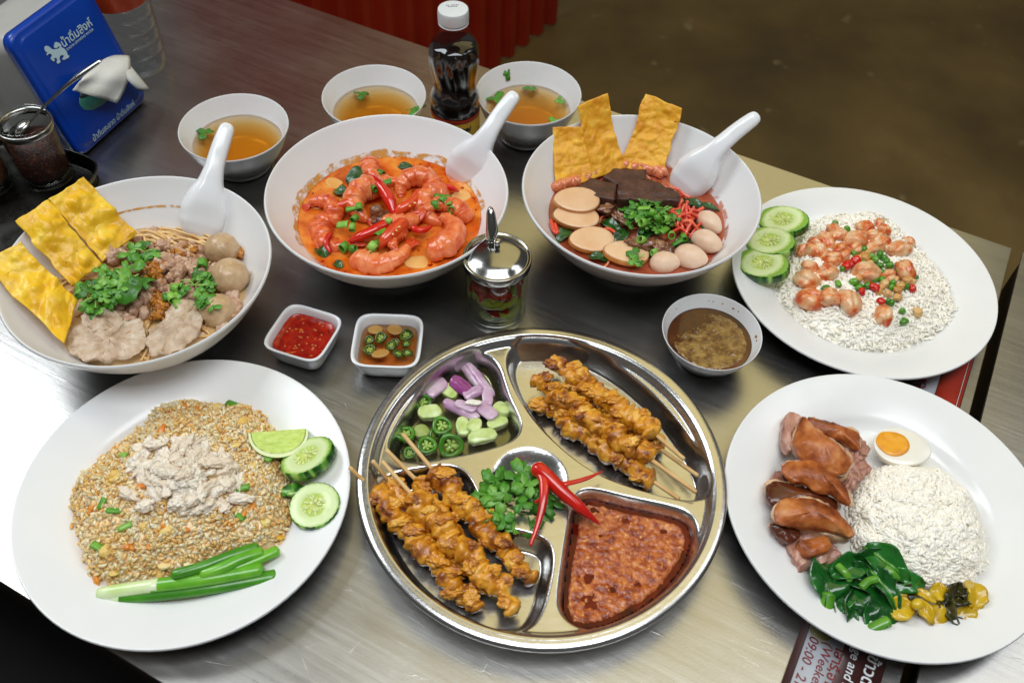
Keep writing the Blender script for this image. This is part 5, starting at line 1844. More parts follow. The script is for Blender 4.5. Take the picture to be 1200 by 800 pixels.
# ------------------------------------------------------------------ cucumber slices, lime, spring onion stalks
M['cuke_face'] = ring_mat('cuke_face', [(0, '#d3dd86'), (.30, '#c2d36e'), (.44, '#b2cb62'), (.52, '#cfe0a2'), (.80, '#d9e8b4'), (.93, '#b4d07a'), (1., '#7fae3e')], .018, .018, rough=.22, nz=.10)
M['cuke_skin'] = mat('cuke_skin', ['#16450d', '#2c6a18', '#6aa23a', '#a6c96a'], scale=150, detail=2, rough=.3, coat=.3, stretch=(1, 1, .12), rampw=(.40, .62))
M['cuke_seed'] = mat('cuke_seed', ['#dbe3a4', '#cdd98a'], scale=200, rough=.25, coat=.4, sss=.3)


def cuke_slice(pos, e, label, group, ex=1.0, t=.0055, s=1., seed=0):
    tt = thing('cucumber_slice', tuple(pos), label, 'cucumber', group)
    n = 96
    th = np.arange(n) * 2 * PI / n
    r = .0175 * (1 + .022 * np.abs(np.cos(th * 13))) * s
    o = np.stack([r * np.cos(th) * ex, r * np.sin(th)], 1)

    def ringset(rs):
        V = np.concatenate([np.c_[o * k, np.full(n, z)] for k, z in rs])
        F = [(i * n + j, i * n + (j + 1) % n, (i + 1) * n + (j + 1) % n, (i + 1) * n + j) for i in range(len(rs) - 1) for j in range(n)]
        return V, F
    V, F = ringset([(.955, -.0001), (1.0, .0006), (1.004, t * .5), (1.0, t - .0006), (.955, t + .0001)])
    put('skin', mk('skin', V, F, M['cuke_skin']), (0, 0, 0), tt, e)
    V, F = ringset([(.965, 0), (.5, 0), (.02, 0), (.02, t - .0009), (.30, t - .0008), (.42, t - .0002), (.55, t + .0002), (.80, t), (.965, t)])
    put('flesh', mk('flesh', V, F, M['cuke_face']), (0, 0, 0), tt, e)
    R = rot(e[2], e[1], e[0]) if False else np.array(Matrix.Identity(3))
    parts = []
    for k in range(21):
        a = k * 2 * PI / 21 + .2 * math.sin(k * 5 + seed)
        rr = .0052 + .0020 * math.sin(k * 2.3 + seed) + (.0022 if (k // 7) % 2 else 0)
        v, f = blob(.0022, .0009, .0006, 1)
        parts.append((xf(v, a, 0, 0, (rr * math.cos(a) * ex * s, rr * math.sin(a) * s, t - .0003)), f))
    put('seed', mk('seed', *merge(parts), M['cuke_seed']), (0, 0, 0), tt, e)
    return tt


GCL = 'cucumber slices on the fried rice plate'
cuke_slice(at(*zl(787, 290), .021) + [0, 0, -.001], (-.32, -.28, .35), 'cucumber slice leaning with striped skin showing, next to the lime', GCL, 1.12, .0075, 1.0, 1)
cuke_slice(at(*zl(800, 410), .019) + [0, 0, .0], (.02, -.10, .15), 'flat pale cucumber slice nearest the metal tray', GCL, 1.0, .0045, .97, 2)
v, f = blob(.008, .005, .0025, 2, .2)
tag(addw('cucumber_peel', xf(v, .3, 0, 0, at(*zl(742, 365), .017)), f, M['cuke_skin']), 'scrap of green peel between the rice and the cucumber slices', 'peel')

# lime wedge: a quarter, rind outside, two cut faces
t = thing('lime_wedge', tuple(at(*zl(710, 235), .016)), 'juicy green lime wedge between the fried rice and cucumber', 'lime')
n1, n2 = 22, 14
R_ = .0195
V = []
for i in range(n1 + 1):
    ph = PI * i / n1
    for j in range(n2 + 1):
        la = -.95 + 1.9 * j / n2
        r = R_ * math.sin(ph) ** .85
        V.append((-R_ * 1.05 * math.cos(ph), r * math.sin(la), -r * math.cos(la)))
V = np.array(V)
F = [(i * (n2 + 1) + j, (i + 1) * (n2 + 1) + j, (i + 1) * (n2 + 1) + j + 1, i * (n2 + 1) + j + 1) for i in range(n1) for j in range(n2)]
lim_e = (-.35, .15, .25)
put('rind', mk('rind', V, F, M['lime_skin']), (0, 0, .012), t, lim_e)
for sg, nm in ((-1, 'pith'), (1, 'pith')):
    pass
for sg in (-1, 1):
    la = .95 * sg
    W_, Wp = [], []
    for i in range(n1 + 1):
        ph = PI * i / n1
        for q, k in enumerate((0, .3, .6, .86)):
            r = R_ * math.sin(ph) ** .85 * k
            W_.append((-R_ * 1.05 * math.cos(ph) * (.9 if k else .9), r * math.sin(la), -r * math.cos(la) + .0004 + .0003 * math.sin(i * 2.3) * k))
        for k in (.85, 1.0):
            r = R_ * math.sin(ph) ** .85 * k
            Wp.append((-R_ * 1.05 * math.cos(ph) * (1 if k == 1 else .92), r * math.sin(la), -r * math.cos(la) + .0001))
    put('flesh', mk('flesh', W_, [(i * 4 + j, (i + 1) * 4 + j, (i + 1) * 4 + j + 1, i * 4 + j + 1) for i in range(n1) for j in range(3)], M['lime_flesh']), (0, 0, .012), t, lim_e)
    put('pith', mk('pith', Wp, [(i * 2, (i + 1) * 2, (i + 1) * 2 + 1, i * 2 + 1) for i in range(n1)], M['lime_pith']), (0, 0, .012), t, lim_e)

GSO = 'spring onion stalks on the fried rice plate'


def stalk(pts, r, m_tip, label, split=.32, base_pale=True):
    """a spring onion stalk: pale lower part and green hollow leaf, both parts of one thing"""
    P = spline([at(*zf(x, y), h) for x, y, h in pts], 8)
    n = len(P)
    k = max(3, int(n * split))
    t = thing('spring_onion_stalk', tuple(P[0]), label, 'spring onion', GSO)
    rr = r * np.interp(np.linspace(0, 1, n), [0, .06, .4, .8, 1], [.72, .95, 1.0, 1.05, 1.0])
    if base_pale:
        V, F = tube(P[:k + 1], rr[:k + 1], 14, .85)
        addw('white_base', V, F, M['scallion_pale'], t)
        V, F = tube(P[k - 1:], rr[k - 1:] * 1.015, 14, .8)
    else:
        V, F = tube(P, rr, 14, .8)
    addw('green_leaf', V, F, m_tip, t)


stalk([(155, 690, .016), (400, 655, .0185), (700, 615, .0215), (1005, 562, .0205)], .0046, M['scallion_mid'], 'pale based spring onion stalk in the middle of the bunch', .40)
stalk([(200, 712, .0135), (450, 695, .0150), (760, 655, .0165), (1078, 598, .0165)], .0045, M['scallion_dark'], 'dark green spring onion stalk nearest the plate rim', .12)
stalk([(540, 592, .026), (700, 548, .0265), (850, 490, .0255), (985, 447, .0225)], .0036, M['scallion_dark'], 'dark green spring onion leaf lying farthest onto the rice', .2, False)
stalk([(690, 590, .0245), (800, 555, .0255), (900, 508, .0250), (1008, 474, .0225)], .0040, M['scallion_mid'], 'bright green spring onion leaf over the rice, second from the back', .2, False)
stalk([(860, 560, .0225), (960, 522, .0220), (1090, 465, .0200)], .0036, M['scallion_mid'], 'short green spring onion leaf pointing to the cucumber', .2, False)

# ------------------------------------------------------------------ upper right plate: rice with chopped shrimp
zu, zk = zone(850, 200, 3.2), zone(900, 250, 5.333)
URH = rice_heap(A2([(190, 445), (205, 400), (240, 335), (262, 268), (330, 190), (450, 178), (560, 185), (640, 230), (720, 300), (800, 380), (840, 450), (856, 545), (800, 612), (700, 645), (620, 672), (540, 672), (450, 655), (370, 625), (320, 595), (225, 505)], zu, .012),
                .020, HB - .0003, 3900, M['rice'], 'white_rice', 'white steamed rice under the chopped shrimp', 'rice', seed=5, lump=.0026, L=.0066, R=.0011, plate=(*PL_U, .985))
CH = []
for q in range(5):
    v, f = blob(.0092, .0068, .0062, 3, .16, 1.5, 3, q + 60)
    v[:, 2] -= .25 * (v[:, 0] ** 2) / .0092
    crease = np.exp(-((v[:, 1] - .001 * (q - 2)) / .0012) ** 2) * .0012 * (v[:, 2] > 0)
    v[:, 2] -= crease
    CH.append(mk('shrimp_piece', v, f, M['chunk']))
GCS = 'chopped shrimp pieces on the white rice'
ch = [(200, 255, .7), (285, 245, 1.1), (350, 185, 1.1), (300, 195, .8), (435, 150, 1.0), (405, 125, .8), (550, 180, 1.2), (605, 110, 1.0), (650, 155, .9), (690, 75, .6), (715, 120, .7), (690, 200, 1.1), (645, 235, .8), (820, 235, 1.2), (880, 195, .6), (850, 370, 1.2), (455, 255, 1.1), (390, 305, 1.0), (260, 355, .8), (365, 390, 1.1), (240, 440, 1.2), (265, 555, 1.3), (390, 540, 1.1), (500, 560, 1.3), (605, 385, 1.3), (712, 655, 1.05), (750, 410, .9), (540, 240, .7), (230, 240, .8), (760, 240, .8)]
ORD = ['first', 'second', 'third', 'fourth', 'fifth', 'sixth', 'seventh', 'eighth', 'ninth', 'tenth']
ROWS = (('farthest row', 0, 140), ('second row', 140, 212), ('third row', 212, 300), ('fourth row', 300, 425), ('nearest row', 425, 640))
CHL = {}
for rn, lo_, hi_ in ROWS:
    for k_, c_ in enumerate(sorted([c for c in ch if lo_ <= c[1] < hi_])):
        CHL[c_] = f'glazed chopped shrimp piece, {ORD[k_]} from the cucumbers in the {rn} on the rice'
for q, (x, y, s) in enumerate(ch):
    p = on_heap(URH, *zk(x, y), .0035)
    o = put('shrimp_piece', CH[q % 5], tuple(p), None, (RNG.uniform(-.5, .5), RNG.uniform(-.4, .4), RNG.uniform(0, 6)), s * RNG.uniform(.95, 1.08))
    lab = 'lone chopped shrimp piece at the front of the white rice, away from the rest' if (x, y) == (712, 655) else CHL[(x, y, s)]
    tag(o, lab, 'shrimp', GCS)
gbm, gbf = lathe([(0, -.0026), (.0026, -.0024), (.0034, -.001), (.0034, .001), (.0026, .0024), (.0012, .0026), (0, .0022)], 16)
GBM = mk('bean_piece', gbm, gbf, M['greenbean'])
for x, y in [(530, 270), (590, 245), (690, 275), (660, 310), (730, 320), (690, 345), (750, 345), (455, 365), (525, 450), (430, 460), (610, 470), (660, 435), (705, 435), (770, 455), (765, 485), (850, 480), (905, 425), (760, 580), (830, 630), (835, 700), (580, 330), (700, 385), (485, 120), (410, 85), (815, 380), (740, 570), (845, 690), (350, 490), (640, 290), (715, 300), (560, 480)]:
    p = on_heap(URH, *zk(x, y), .0040)
    tag(put('bean_piece', GBM, tuple(p), None, tuple(RNG.uniform(0, 3, 3)), (RNG.uniform(.55, 1.0), RNG.uniform(.7, 1.0), RNG.uniform(.7, 1.35))), 'short cut of green bean among the chopped shrimp', 'green bean', 'green bean cuts among the shrimp')
bits([(505, 335), (545, 320), (575, 510), (650, 485), (890, 490), (695, 570), (485, 345)], zk, URH, 'redbit', M['chili'], 'red_chilli_bit', 'glossy red chilli bit among the chopped shrimp', 'chilli', 'red chilli bits among the shrimp', .0045, .0034, .0030, .0045)
bits([(590, 280), (700, 480), (630, 340), (800, 500), (740, 520), (860, 440), (800, 545), (925, 635), (600, 300), (680, 505), (790, 430), (820, 470), (720, 460), (645, 410), (560, 300), (560, 430), (880, 445), (480, 300), (610, 265)], zk, URH, 'garlicbit', M['garlicbit'], 'garlic_bit', 'golden garlic crumb among the chopped shrimp', 'garlic', 'garlic crumbs among the shrimp', .0038, .0030, .0026, .0040)
GCR = 'cucumber slices on the chopped shrimp plate'
cuke_slice(at(*zu(217, 205), .0215), (.12, -.30, -.60), 'cucumber slice farthest from the viewer on the chopped shrimp plate', GCR, 1.32, .0075, .98, 3)
cuke_slice(at(*zu(168, 285), .0215), (.12, -.30, -.72), 'middle cucumber slice of three on the chopped shrimp plate', GCR, 1.35, .0075, .96, 4)
cuke_slice(at(*zu(140, 368), .0205), (.12, -.28, -.68), 'cucumber slice nearest the small sauce bowl on the chopped shrimp plate', GCR, 1.35, .0075, .98, 5)

# ------------------------------------------------------------------ lower right plate: stewed pork, egg, rice, greens
zr, zp, zg = zone(840, 430, 2.161), zone(880, 470, 3.81), zone(900, 600, 4.286)
LRH = rice_heap(A2([(345, 300), (375, 262), (430, 240), (520, 236), (590, 262), (640, 310), (672, 370), (690, 440), (682, 500), (640, 545), (560, 558), (500, 548), (440, 520), (400, 490), (370, 460), (350, 430), (345, 370)], zr, .016),
                .0225, HB, 4600, M['rice'], 'white_rice', 'rounded mound of white steamed rice beside the stewed pork', 'rice', seed=9, power=.4, lump=.0030, tilt=.24, L=.0066, R=.0011, plate=(*PL_R, 1), lf=48)

GPK = 'stewed pork slices'


def pork(skin_pts, h, tk, m, label, dome=.006, meat=None, mh=None, tilt=(0, 0), seed=0, fat=None):
    W = np.array([at(*zp(x, y), h + tk)[:2] for x, y in skin_pts])
    t = thing('pork_slice', (W[:, 0].mean(), W[:, 1].mean(), h - .004), label, 'stewed pork', GPK)

    def piece(nm, pts, hh, th_, mm, dm, r, jit, jf, n=56):
        W = np.array([at(*zp(x, y), hh + th_)[:2] for x, y in pts])
        V, F = pillow(W, slab_rings(th_, r, dm, 4, (.92, .8, .65, .45, .22)), n, 1)
        c = W.mean(0)
        V[:, 2] += hh + (V[:, 0] - c[0]) * tilt[0] + (V[:, 1] - c[1]) * tilt[1]
        V = jitter(jitter(V, jit, jf, 3, seed), .0006, 300, 2, seed + 3)
        addw(nm, V, F, mm, t)
    C_ = np.mean(skin_pts, axis=0)
    if tk > .008 and m is not M['porkmeat']:
        grow = lambda k: [tuple(C_ + (np.array(q) - C_) * k) for q in skin_pts]
        sk_ = .0040
        piece('skin', skin_pts, h + tk - sk_, sk_, m, dome, .05, .0015, 75, 84)
        piece('fat', grow(1.004), h + tk - sk_ - .0026, .0032, M['porkfat'], dome * .6, .05, .0016, 110, 84)
        piece('lean', grow(1.0), h - .001, tk - sk_ - .001, M['porkmeat'], .001, .06, .0018, 170, 84)
    else:
        piece('skin', skin_pts, h, tk, m, dome, .075, .0016, 75, 72)
    if fat:
        piece('fat', fat, h - tk * .6, tk * .9, M['porkfat'], .001, .12, .0010, 140)
    if meat:
        piece('meat', meat, (mh if mh is not None else h - .006), .008, M['porkmeat'], .0015, .10, .0026, 190, 90)


pork([(150, 55), (185, 42), (232, 62), (225, 110), (205, 190), (165, 230), (140, 180), (145, 110)], .018, .010, M['porkmeat'], 'torn pink lean pork at the far corner of the stewed pork', .002, seed=1)
pork([(250, 70), (300, 72), (400, 110), (480, 130), (492, 165), (485, 215), (455, 200), (410, 160), (350, 160), (290, 120)], .024, .0095, M['porkskin'], 'brown rolled pork skin strip nearest the egg', .003, [(330, 140), (420, 140), (520, 170), (535, 230), (500, 270), (430, 240), (370, 200)], .017, (0, .0), 2)
pork([(238, 68), (262, 100), (330, 150), (400, 205), (450, 260), (430, 310), (400, 332), (340, 310), (270, 270), (205, 225), (182, 180), (200, 130), (220, 90)], .027, .0105, M['porkskin'], 'largest glossy brown pork slice at the top of the pile', .007, [(420, 220), (520, 270), (540, 300), (500, 350), (440, 400), (410, 370), (420, 320)], .020, (.1, .05), 3, [(250, 75), (340, 135), (420, 205), (470, 262), (445, 330), (400, 345), (330, 300), (260, 200)])
pork([(135, 285), (170, 258), (240, 255), (300, 275), (345, 325), (400, 350), (440, 420), (455, 465), (420, 450), (370, 410), (310, 400), (240, 360), (180, 340)], .029, .0085, M['porkskin'], 'brown pork slice with a dangling skin tip, second from the top', .005, None, None, (.05, .0), 4, [(180, 330), (215, 350), (210, 372), (170, 360)])
pork([(58, 372), (110, 352), (210, 372), (300, 400), (380, 430), (405, 470), (380, 495), (300, 470), (180, 460), (100, 465), (70, 430)], .0185, .0105, M['porkskin_dark'], 'dark brown pork slice tucked in the middle of the pile', .004, [(80, 330), (140, 300), (180, 340), (130, 370)], .014, (0, 0), 5)
pork([(85, 520), (120, 455), (165, 425), (230, 420), (300, 440), (360, 470), (420, 520), (470, 580), (455, 605), (400, 580), (320, 555), (220, 550), (140, 545)], .0265, .0095, M['porkskin'], 'broad pork slice with a white fat edge, third from the top', .006, None, None, (0, .05), 6, [(130, 535), (220, 530), (330, 545), (420, 575), (455, 612), (400, 612), (330, 590), (230, 568), (140, 560)])
pork([(80, 540), (110, 540), (200, 565), (230, 590), (180, 630), (150, 625), (105, 585)], .0165, .009, M['porkskin_dark'], 'small dark pork slice under the broad fat-edged slice', .003, None, None, (0, 0), 7)
pork([(202, 618), (250, 600), (325, 590), (350, 620), (362, 660), (310, 682), (255, 690), (220, 655)], .0215, .0065, M['porkskin'], 'pink torn pork with a square of brown skin, nearest the greens', .002, [(152, 640), (180, 600), (225, 565), (290, 580), (360, 600), (395, 660), (390, 700), (310, 720), (240, 755), (185, 710)], .013, (0, 0), 8)

# half egg
eg = at(*zr(468, 196), .022)
t = thing('egg_half', (eg[0], eg[1], .0065), 'halved boiled egg with orange yolk behind the rice mound', 'egg')
pts = [(.0200 * math.cos(a) * (1 + .10 * math.cos(a)), .0152 * math.sin(a)) for a in np.linspace(0, 2 * PI, 24, endpoint=False)]
V, F = pillow(pts, [(.25, 0), (.55, .0016), (.8, .0055), (.93, .0098), (.99, .0135), (1., .0150), (.985, .0160), (.95, .0163), (.6, .0163), (.3, .0163)], 60, 1)
ee = (.12, -.10, -.22)
put('egg_white', mk('egg_white', V, F, M['eggwhite']), (0, 0, 0), t, ee)
V, F = pillow([(.0117 * math.cos(a), .0100 * math.sin(a) * (1 + .06 * math.sin(3 * a))) for a in np.linspace(0, 2 * PI, 20, endpoint=False)], [(1, -.003), (1.0, .0003), (.97, .0007), (.7, .0008), (.4, .0004), (.15, .0006)], 40, 1)
V = jitter(V, .0002, 300)
put('yolk', mk('yolk', V, F, M['yolk']), tuple(np.array([-.0048, .0010, .0163]) @ rot(ee[2], ee[1], ee[0]).T), t, ee)

# kale
GK = 'cooked dark green kale leaves'
kl = [(290, 310, .0235, .036, .0145, 1.35, .35, (.25, .25), 'broad glossy kale leaf nearest the pink pork'), (600, 255, .030, .034, .0120, -.75, .6, (.35, .0), 'kale leaf with a pale rib beside the rice mound'), (690, 345, .0255, .030, .0085, -.12, .3, (.45, .05), 'flat kale leaf tip pointing at the rice'),
      (585, 375, .0285, .034, .0085, -1.05, .7, (.1, .1), 'kale leaf curled like a hook in the middle of the greens'), (455, 480, .0215, .034, .0125, 1.35, .4, (.2, -.1), 'kale leaf with a bluish sheen at the front of the greens'), (375, 520, .0185, .034, .0085, 1.75, .6, (.1, .1), 'narrow dark kale leaf hanging over the plate rim'),
      (650, 560, .0160, .030, .0105, .05, .25, (.2, .05), 'kale leaf lying flat at the front by the mustard greens'), (540, 510, .0205, .026, .0100, 1.1, .5, (.15, .2), 'kale leaf behind the front stem'), (420, 270, .0270, .030, .0105, .5, .6, (.2, .2), 'kale leaf folded at the back of the greens'), (510, 240, .0275, .030, .0095, .35, .5, (.5, -.1), 'kale leaf standing against the rice'),
      (470, 350, .0225, .034, .0120, -.5, .7, (.1, .3), 'crumpled kale leaf in the centre of the greens'), (360, 420, .0195, .034, .0110, .9, .6, (.1, .3), 'dark kale leaf behind the side stem'), (430, 400, .0205, .030, .0100, -.2, .5, (.3, .2), 'kale leaf folded under the hooked one'), (560, 450, .0185, .030, .0110, .4, .4, (.2, .2), 'kale leaf under the hooked one, near the mustard greens')]
for q, (x, y, h, L, W, yw, fo, (ro, pi_), lab) in enumerate(kl):
    crinkle_leaf(x, y, h - .004, L, W, yw, M['kale'], 'kale_leaf', lab, 'kale', GK, zg, fo, pi_, ro, q, M['kale_stem'] if q in (1, 3, 10) else None, .8, t=.0007, wavy=.22)
v, f = blob(.030, .020, .010, 3, .2, 2, 3, 4)
tag(addw('kale_leaf', xf(v, -.3, 0, 0, at(*zg(480, 420), .012)), f, M['kale']), 'crumpled dark kale mass under the other leaves', 'kale', GK)
GKS = 'light green kale stems'
for (pts, r, lab) in (([(305, 410, .021), (295, 460, .018), (285, 510, .0145)], .0046, 'thick kale stem sticking out towards the pork side of the rim'), ([(465, 615, .0155), (530, 580, .0175), (605, 545, .0195)], .0038, 'kale stem lying at the front of the plate'), ([(350, 265, .027), (385, 300, .0275), (415, 340, .025)], .0026, 'cut kale stem end showing among the back leaves'),
                      ([(590, 280, .028), (625, 305, .028), (650, 335, .025)], .0026, 'cut kale stem end beside the hooked leaf'), ([(470, 375, .028), (505, 345, .029), (545, 335, .029)], .0026, 'short kale stem at the start of the hooked leaf')):
    V, F = tube(spline([at(*zg(x, y), h) for x, y, h in pts], 6), r, 14, .8)
    tag(addw('kale_stalk', V, F, M['kale_stem']), lab, 'kale stem', GKS)

# pickled mustard greens
GMU = 'yellow pickled mustard pieces'
ms = [(670, 482, .0215, .0175, .0085, .05, .35, 'bright yellow mustard piece resting on the kale'), (860, 402, .0215, .0105, .0065, -.2, .3, 'yellow mustard piece at the back by the rice'), (800, 420, .023, .0155, .0032, -.55, .3, 'thin yellow mustard strip with a dark edge'), (790, 495, .0220, .0165, .0050, -1.2, .5, 'bent yellow mustard strip in the middle'),
      (840, 555, .0170, .0210, .0115, -.5, .25, 'largest yellow mustard piece lying at the front'), (1035, 405, .0205, .0195, .0085, 1.45, .4, 'yellow mustard piece standing at the outer end of the heap'), (975, 490, .0180, .0165, .0090, .9, .35, 'olive yellow mustard piece in the outer half'), (1060, 515, .0165, .0140, .0068, .5, .5, 'ragged yellow mustard piece nearest the plate rim'),
      (890, 642, .0135, .0080, .0035, .45, .1, 'tiny yellow mustard piece lying apart on the plate'), (680, 425, .0190, .0090, .0045, .2, .2, 'small yellow mustard piece beside the kale'), (1005, 560, .0150, .0105, .0055, 1.1, .4, 'small yellow mustard piece with a torn end')]
for q, (x, y, h, L, W, yw, fo, lab) in enumerate(ms):
    crinkle_leaf(x, y, h - .002, L, W, yw, M['mustard'], 'mustard_piece', lab, 'pickled mustard', GMU, zg, fo, 0, .2, q + 3, t=.0022, wavy=.16)
v, f = blob(.0045, .0035, .0035, 2, .05)
tag(addw('mustard_piece', xf(v, .5, 0, 0, at(*zg(752, 460), .023)), f, M['mustard']), 'round bead of yellow mustard stem in the heap', 'pickled mustard', GMU)
GMD = 'dark pickled mustard leaves'
for q, (x, y, h, L, W, yw, lab) in enumerate(((940, 420, .0225, .020, .0085, .8, 'dark crumpled mustard leaf at the top of the heap'), (900, 490, .0205, .022, .0060, -1.1, 'dark mustard leaf in the middle of the heap'), (715, 405, .0195, .018, .0060, .1, 'dark mustard leaf between the rice and the yellow pieces'), (960, 400, .0230, .014, .0060, -.5, 'dark frilled mustard leaf by the standing yellow piece'),
                                             (930, 545, .0165, .020, .0040, -.2, 'dark mustard strand along the front of the heap'), (985, 440, .0215, .013, .0050, .4, 'dark mustard scrap near the outer yellow piece'))):
    crinkle_leaf(x, y, h - .002, L, W, yw, M['mustard_dark'], 'mustard_leaf', lab, 'pickled mustard', GMD, zg, .7, .1, .2, q, t=.0009, wavy=.5)
strand('mustard_leaf', [at(*zg(*p), .0145) for p in ((905, 585), (880, 608), (855, 625), (850, 655))], .0017, M['mustard_dark'], 'thin dark mustard strand trailing onto the plate', 'pickled mustard', GMD, hs=[1, 1, 1, .7])

# ------------------------------------------------------------------ square dishes
def sq(t, p=5.):
    return (np.abs(np.cos(t)) ** p + np.abs(np.sin(t)) ** p) ** (-1 / p)


def square_dish(c, yaw, s, label):
    outp = [(0, .003), (.0165, .003), (.018, .0005), (.019, 0), (.0205, .001), (.0225, .006), (.0255, .0165), (.0268, .0205)]
    inp = [(.0266, .0214), (.0255, .0216), (.0238, .0195), (.0212, .0085), (.0190, .0048), (.016, .004), (0, .004)]
    p = np.concatenate([smooth_prof(outp, 4), smooth_prof(inp, 4)])
    p[:, 0] = np.maximum(p[:, 0], 0)
    V, F = lathe(p * [s, 1.], 96, sq)
    o = put('sauce_dish', mk('sauce_dish', V, F, M['melamine']), (*c, .0005), None, (0, 0, yaw))
    return tag(o, label, 'dish', 'small square white dishes')


D1, D2 = (-.1624, .4465), (-.0963, .4425)
Y1 = math.atan2(-.0142, .0459)
Y2 = .012
square_dish(D1, Y1, .93, 'small square white dish holding red chilli sauce')
square_dish(D2, Y2, 1.0, 'small square white dish holding fish sauce with chillies and garlic')
M['redsauce'] = mat('redsauce', ['#7a0c04', '#a01808', '#b82a10'], scale=150, detail=6, rough=.16, coat=.3, bump=.6, bscale=260, bdist=.0012, specks=(230, .64, '#d0702c'))
V, F = lathe([(0, .0158), (.008, .0158), (.016, .0158), (.0212, .0158), (.0216, .0163), (.021, .0140), (0, .010)], 96, sq)
V = V * [.93, .93, 1]
top = V[:, 2] > .0155
V[top, 2] += fbm(V[top] * 260, 3, 4) * .0003
tag(addw('chilli_sauce', xf(V, Y1, 0, 0, (*D1, .0005)), F, M['redsauce'], origin=(*D1, .01)), 'glossy red chilli sauce in the square dish', 'sauce')
SD = []
for q, (dx, dy) in enumerate([(RNG.uniform(-.014, .014), RNG.uniform(-.014, .014)) for _ in range(26)]):
    v, f = blob(.0009, .0008, .0004, 1)
    SD.append((xf(v, q, 0, 0, (D1[0] + dx, D1[1] + dy, .0167)), f))
V, F = merge(SD)
tag(addw('chilli_seeds', V, F, mat('seed_orange', ['#c4642c', '#d07c3c'], scale=300, rough=.3, coat=.4)), 'pale chilli seeds floating in the red chilli sauce', 'seeds', None, 'stuff')
V, F = lathe([(0, .0046), (.015, .0046), (.019, .0056), (.0209, .009), (.0222, .0135), (.0218, .0137), (.012, .0136), (0, .0136)], 96, sq)
tag(addw('fish_sauce', xf(V, Y2, 0, 0, (*D2, .0005)), F, M['fishsauce'], origin=(*D2, .004)), 'clear brown fish sauce in the square dish', 'sauce')
zj = zone(290, 230, 3.333)
GFR = 'green chilli rings in the fish sauce'
M['jalapeno_soaked'] = mat('jalapeno_soaked', ['#23380a', '#3a5412', '#55701f'], scale=90, rough=.25, coat=.3)
RING2 = RING.copy()
RING2.materials[0] = M['jalapeno_soaked']
for q, (x, y, s, lab) in enumerate(((520, 552, .62, 'dark green chilli ring near the middle of the fish sauce'), (478, 600, .60, 'green chilli ring at the near corner of the fish sauce'), (475, 562, .48, 'small green chilli ring at the side of the fish sauce'), (560, 583, .55, 'bright green chilli piece in the centre of the fish sauce'), (620, 542, .66, 'largest green chilli ring by the wall of the fish sauce'),
                                    (590, 615, .55, 'green chilli ring in front in the fish sauce'), (625, 610, .52, 'green chilli ring at the front corner of the fish sauce'), (578, 570, .42, 'tiny green chilli ring in the fish sauce'), (620, 575, .46, 'green chilli ring below the largest one in the fish sauce'))):
    chili_ring(tuple(at(*zj(x, y), .0130)), s * 1.15, (RNG.uniform(-.5, .5), RNG.uniform(-.5, .5), q), lab, GFR, RING2)
M['garlic_slice'] = mat('garlic_slice', ['#a87a38', '#bd9250'], scale=90, rough=.28, coat=.2, sss=.2)
for q, (x, y, sx, sy, yw, lab) in enumerate(((500, 525, .0062, .0046, .2, 'garlic slice at the far side of the fish sauce'), (575, 525, .0064, .0052, -.2, 'garlic slice at the far middle of the fish sauce'), (520, 618, .0074, .0042, .35, 'garlic slice at the front of the fish sauce'))):
    V, F = pillow([(sx * math.cos(a), sy * math.sin(a)) for a in np.linspace(0, 2 * PI, 12, endpoint=False)], slab_rings(.0022, .14, .0003), 28, 1)
    tag(addw('garlic_slice', xf(V, yw, .05, 0, at(*zj(x, y), .0128)), F, M['garlic_slice']), lab, 'garlic', 'garlic slices in the fish sauce')

# brown sauce with a wrinkled skin
SZ = .0215
rs = inner_r(SOUP_IN, SZ / .74) * .795
V, F = lathe([(0, SZ - .006), (rs - .002, SZ - .006), (rs - .0002, SZ + .0006), (rs - .0012, SZ), (0, SZ)], 72)
V[:, :2] += SAU
M['brown_sauce'] = mat('brown_sauce', ['#2a1204', '#4a240a', '#5e3410'], scale=60, detail=4, rough=.1, coat=.25)
so = thing('brown_sauce', (*SAU, .005), 'brown dipping sauce with a wrinkled golden skin in the small bowl', 'sauce')
addw('liquid', V, F, M['brown_sauce'], so)
M['sauce_skin'] = mat('sauce_skin', ['#3a1e08', '#6e4c1e', '#8a6a34', '#9a7c44'], scale=160, detail=6, rough=.22, coat=.3, bump=.4, bscale=500)
gx, gy = np.meshgrid(np.linspace(-1, 1, 84), np.linspace(-1, 1, 84), indexing='ij')
P = np.stack([gx.ravel(), gy.ravel()], 1) * rs * .93
rr = np.linalg.norm(P, axis=1) / rs
ang = np.arctan2(P[:, 1], P[:, 0])
Pn = np.c_[P, P[:, 0] * 0]
w = fbm(Pn * 170, 3, 21)
hgt = np.abs(fbm(Pn * 330 + np.c_[w, w, w] * .6, 3, 2)) * .0012
cover = 1.0 - np.clip((fbm(Pn * 70, 2, 9) * .35 + (P[:, 1] - P[:, 0] * .9) / rs * .9 - .35), 0, 1)
z = SZ - .0006 + hgt * cover + .0006 * cover - .002 * np.clip((rr - .86) / .07, 0, 1) - .0012 * (1 - cover)
keep = (rr < .93).reshape(84, 84)
q = keep[:-1, :-1] & keep[1:, :-1] & keep[1:, 1:] & keep[:-1, 1:]
I, J = np.nonzero(q)
F = np.stack([I * 84 + J, (I + 1) * 84 + J, (I + 1) * 84 + J + 1, I * 84 + J + 1], 1)
addw('skin', np.c_[P + SAU, z], F, M['sauce_skin'], so, tri=True)

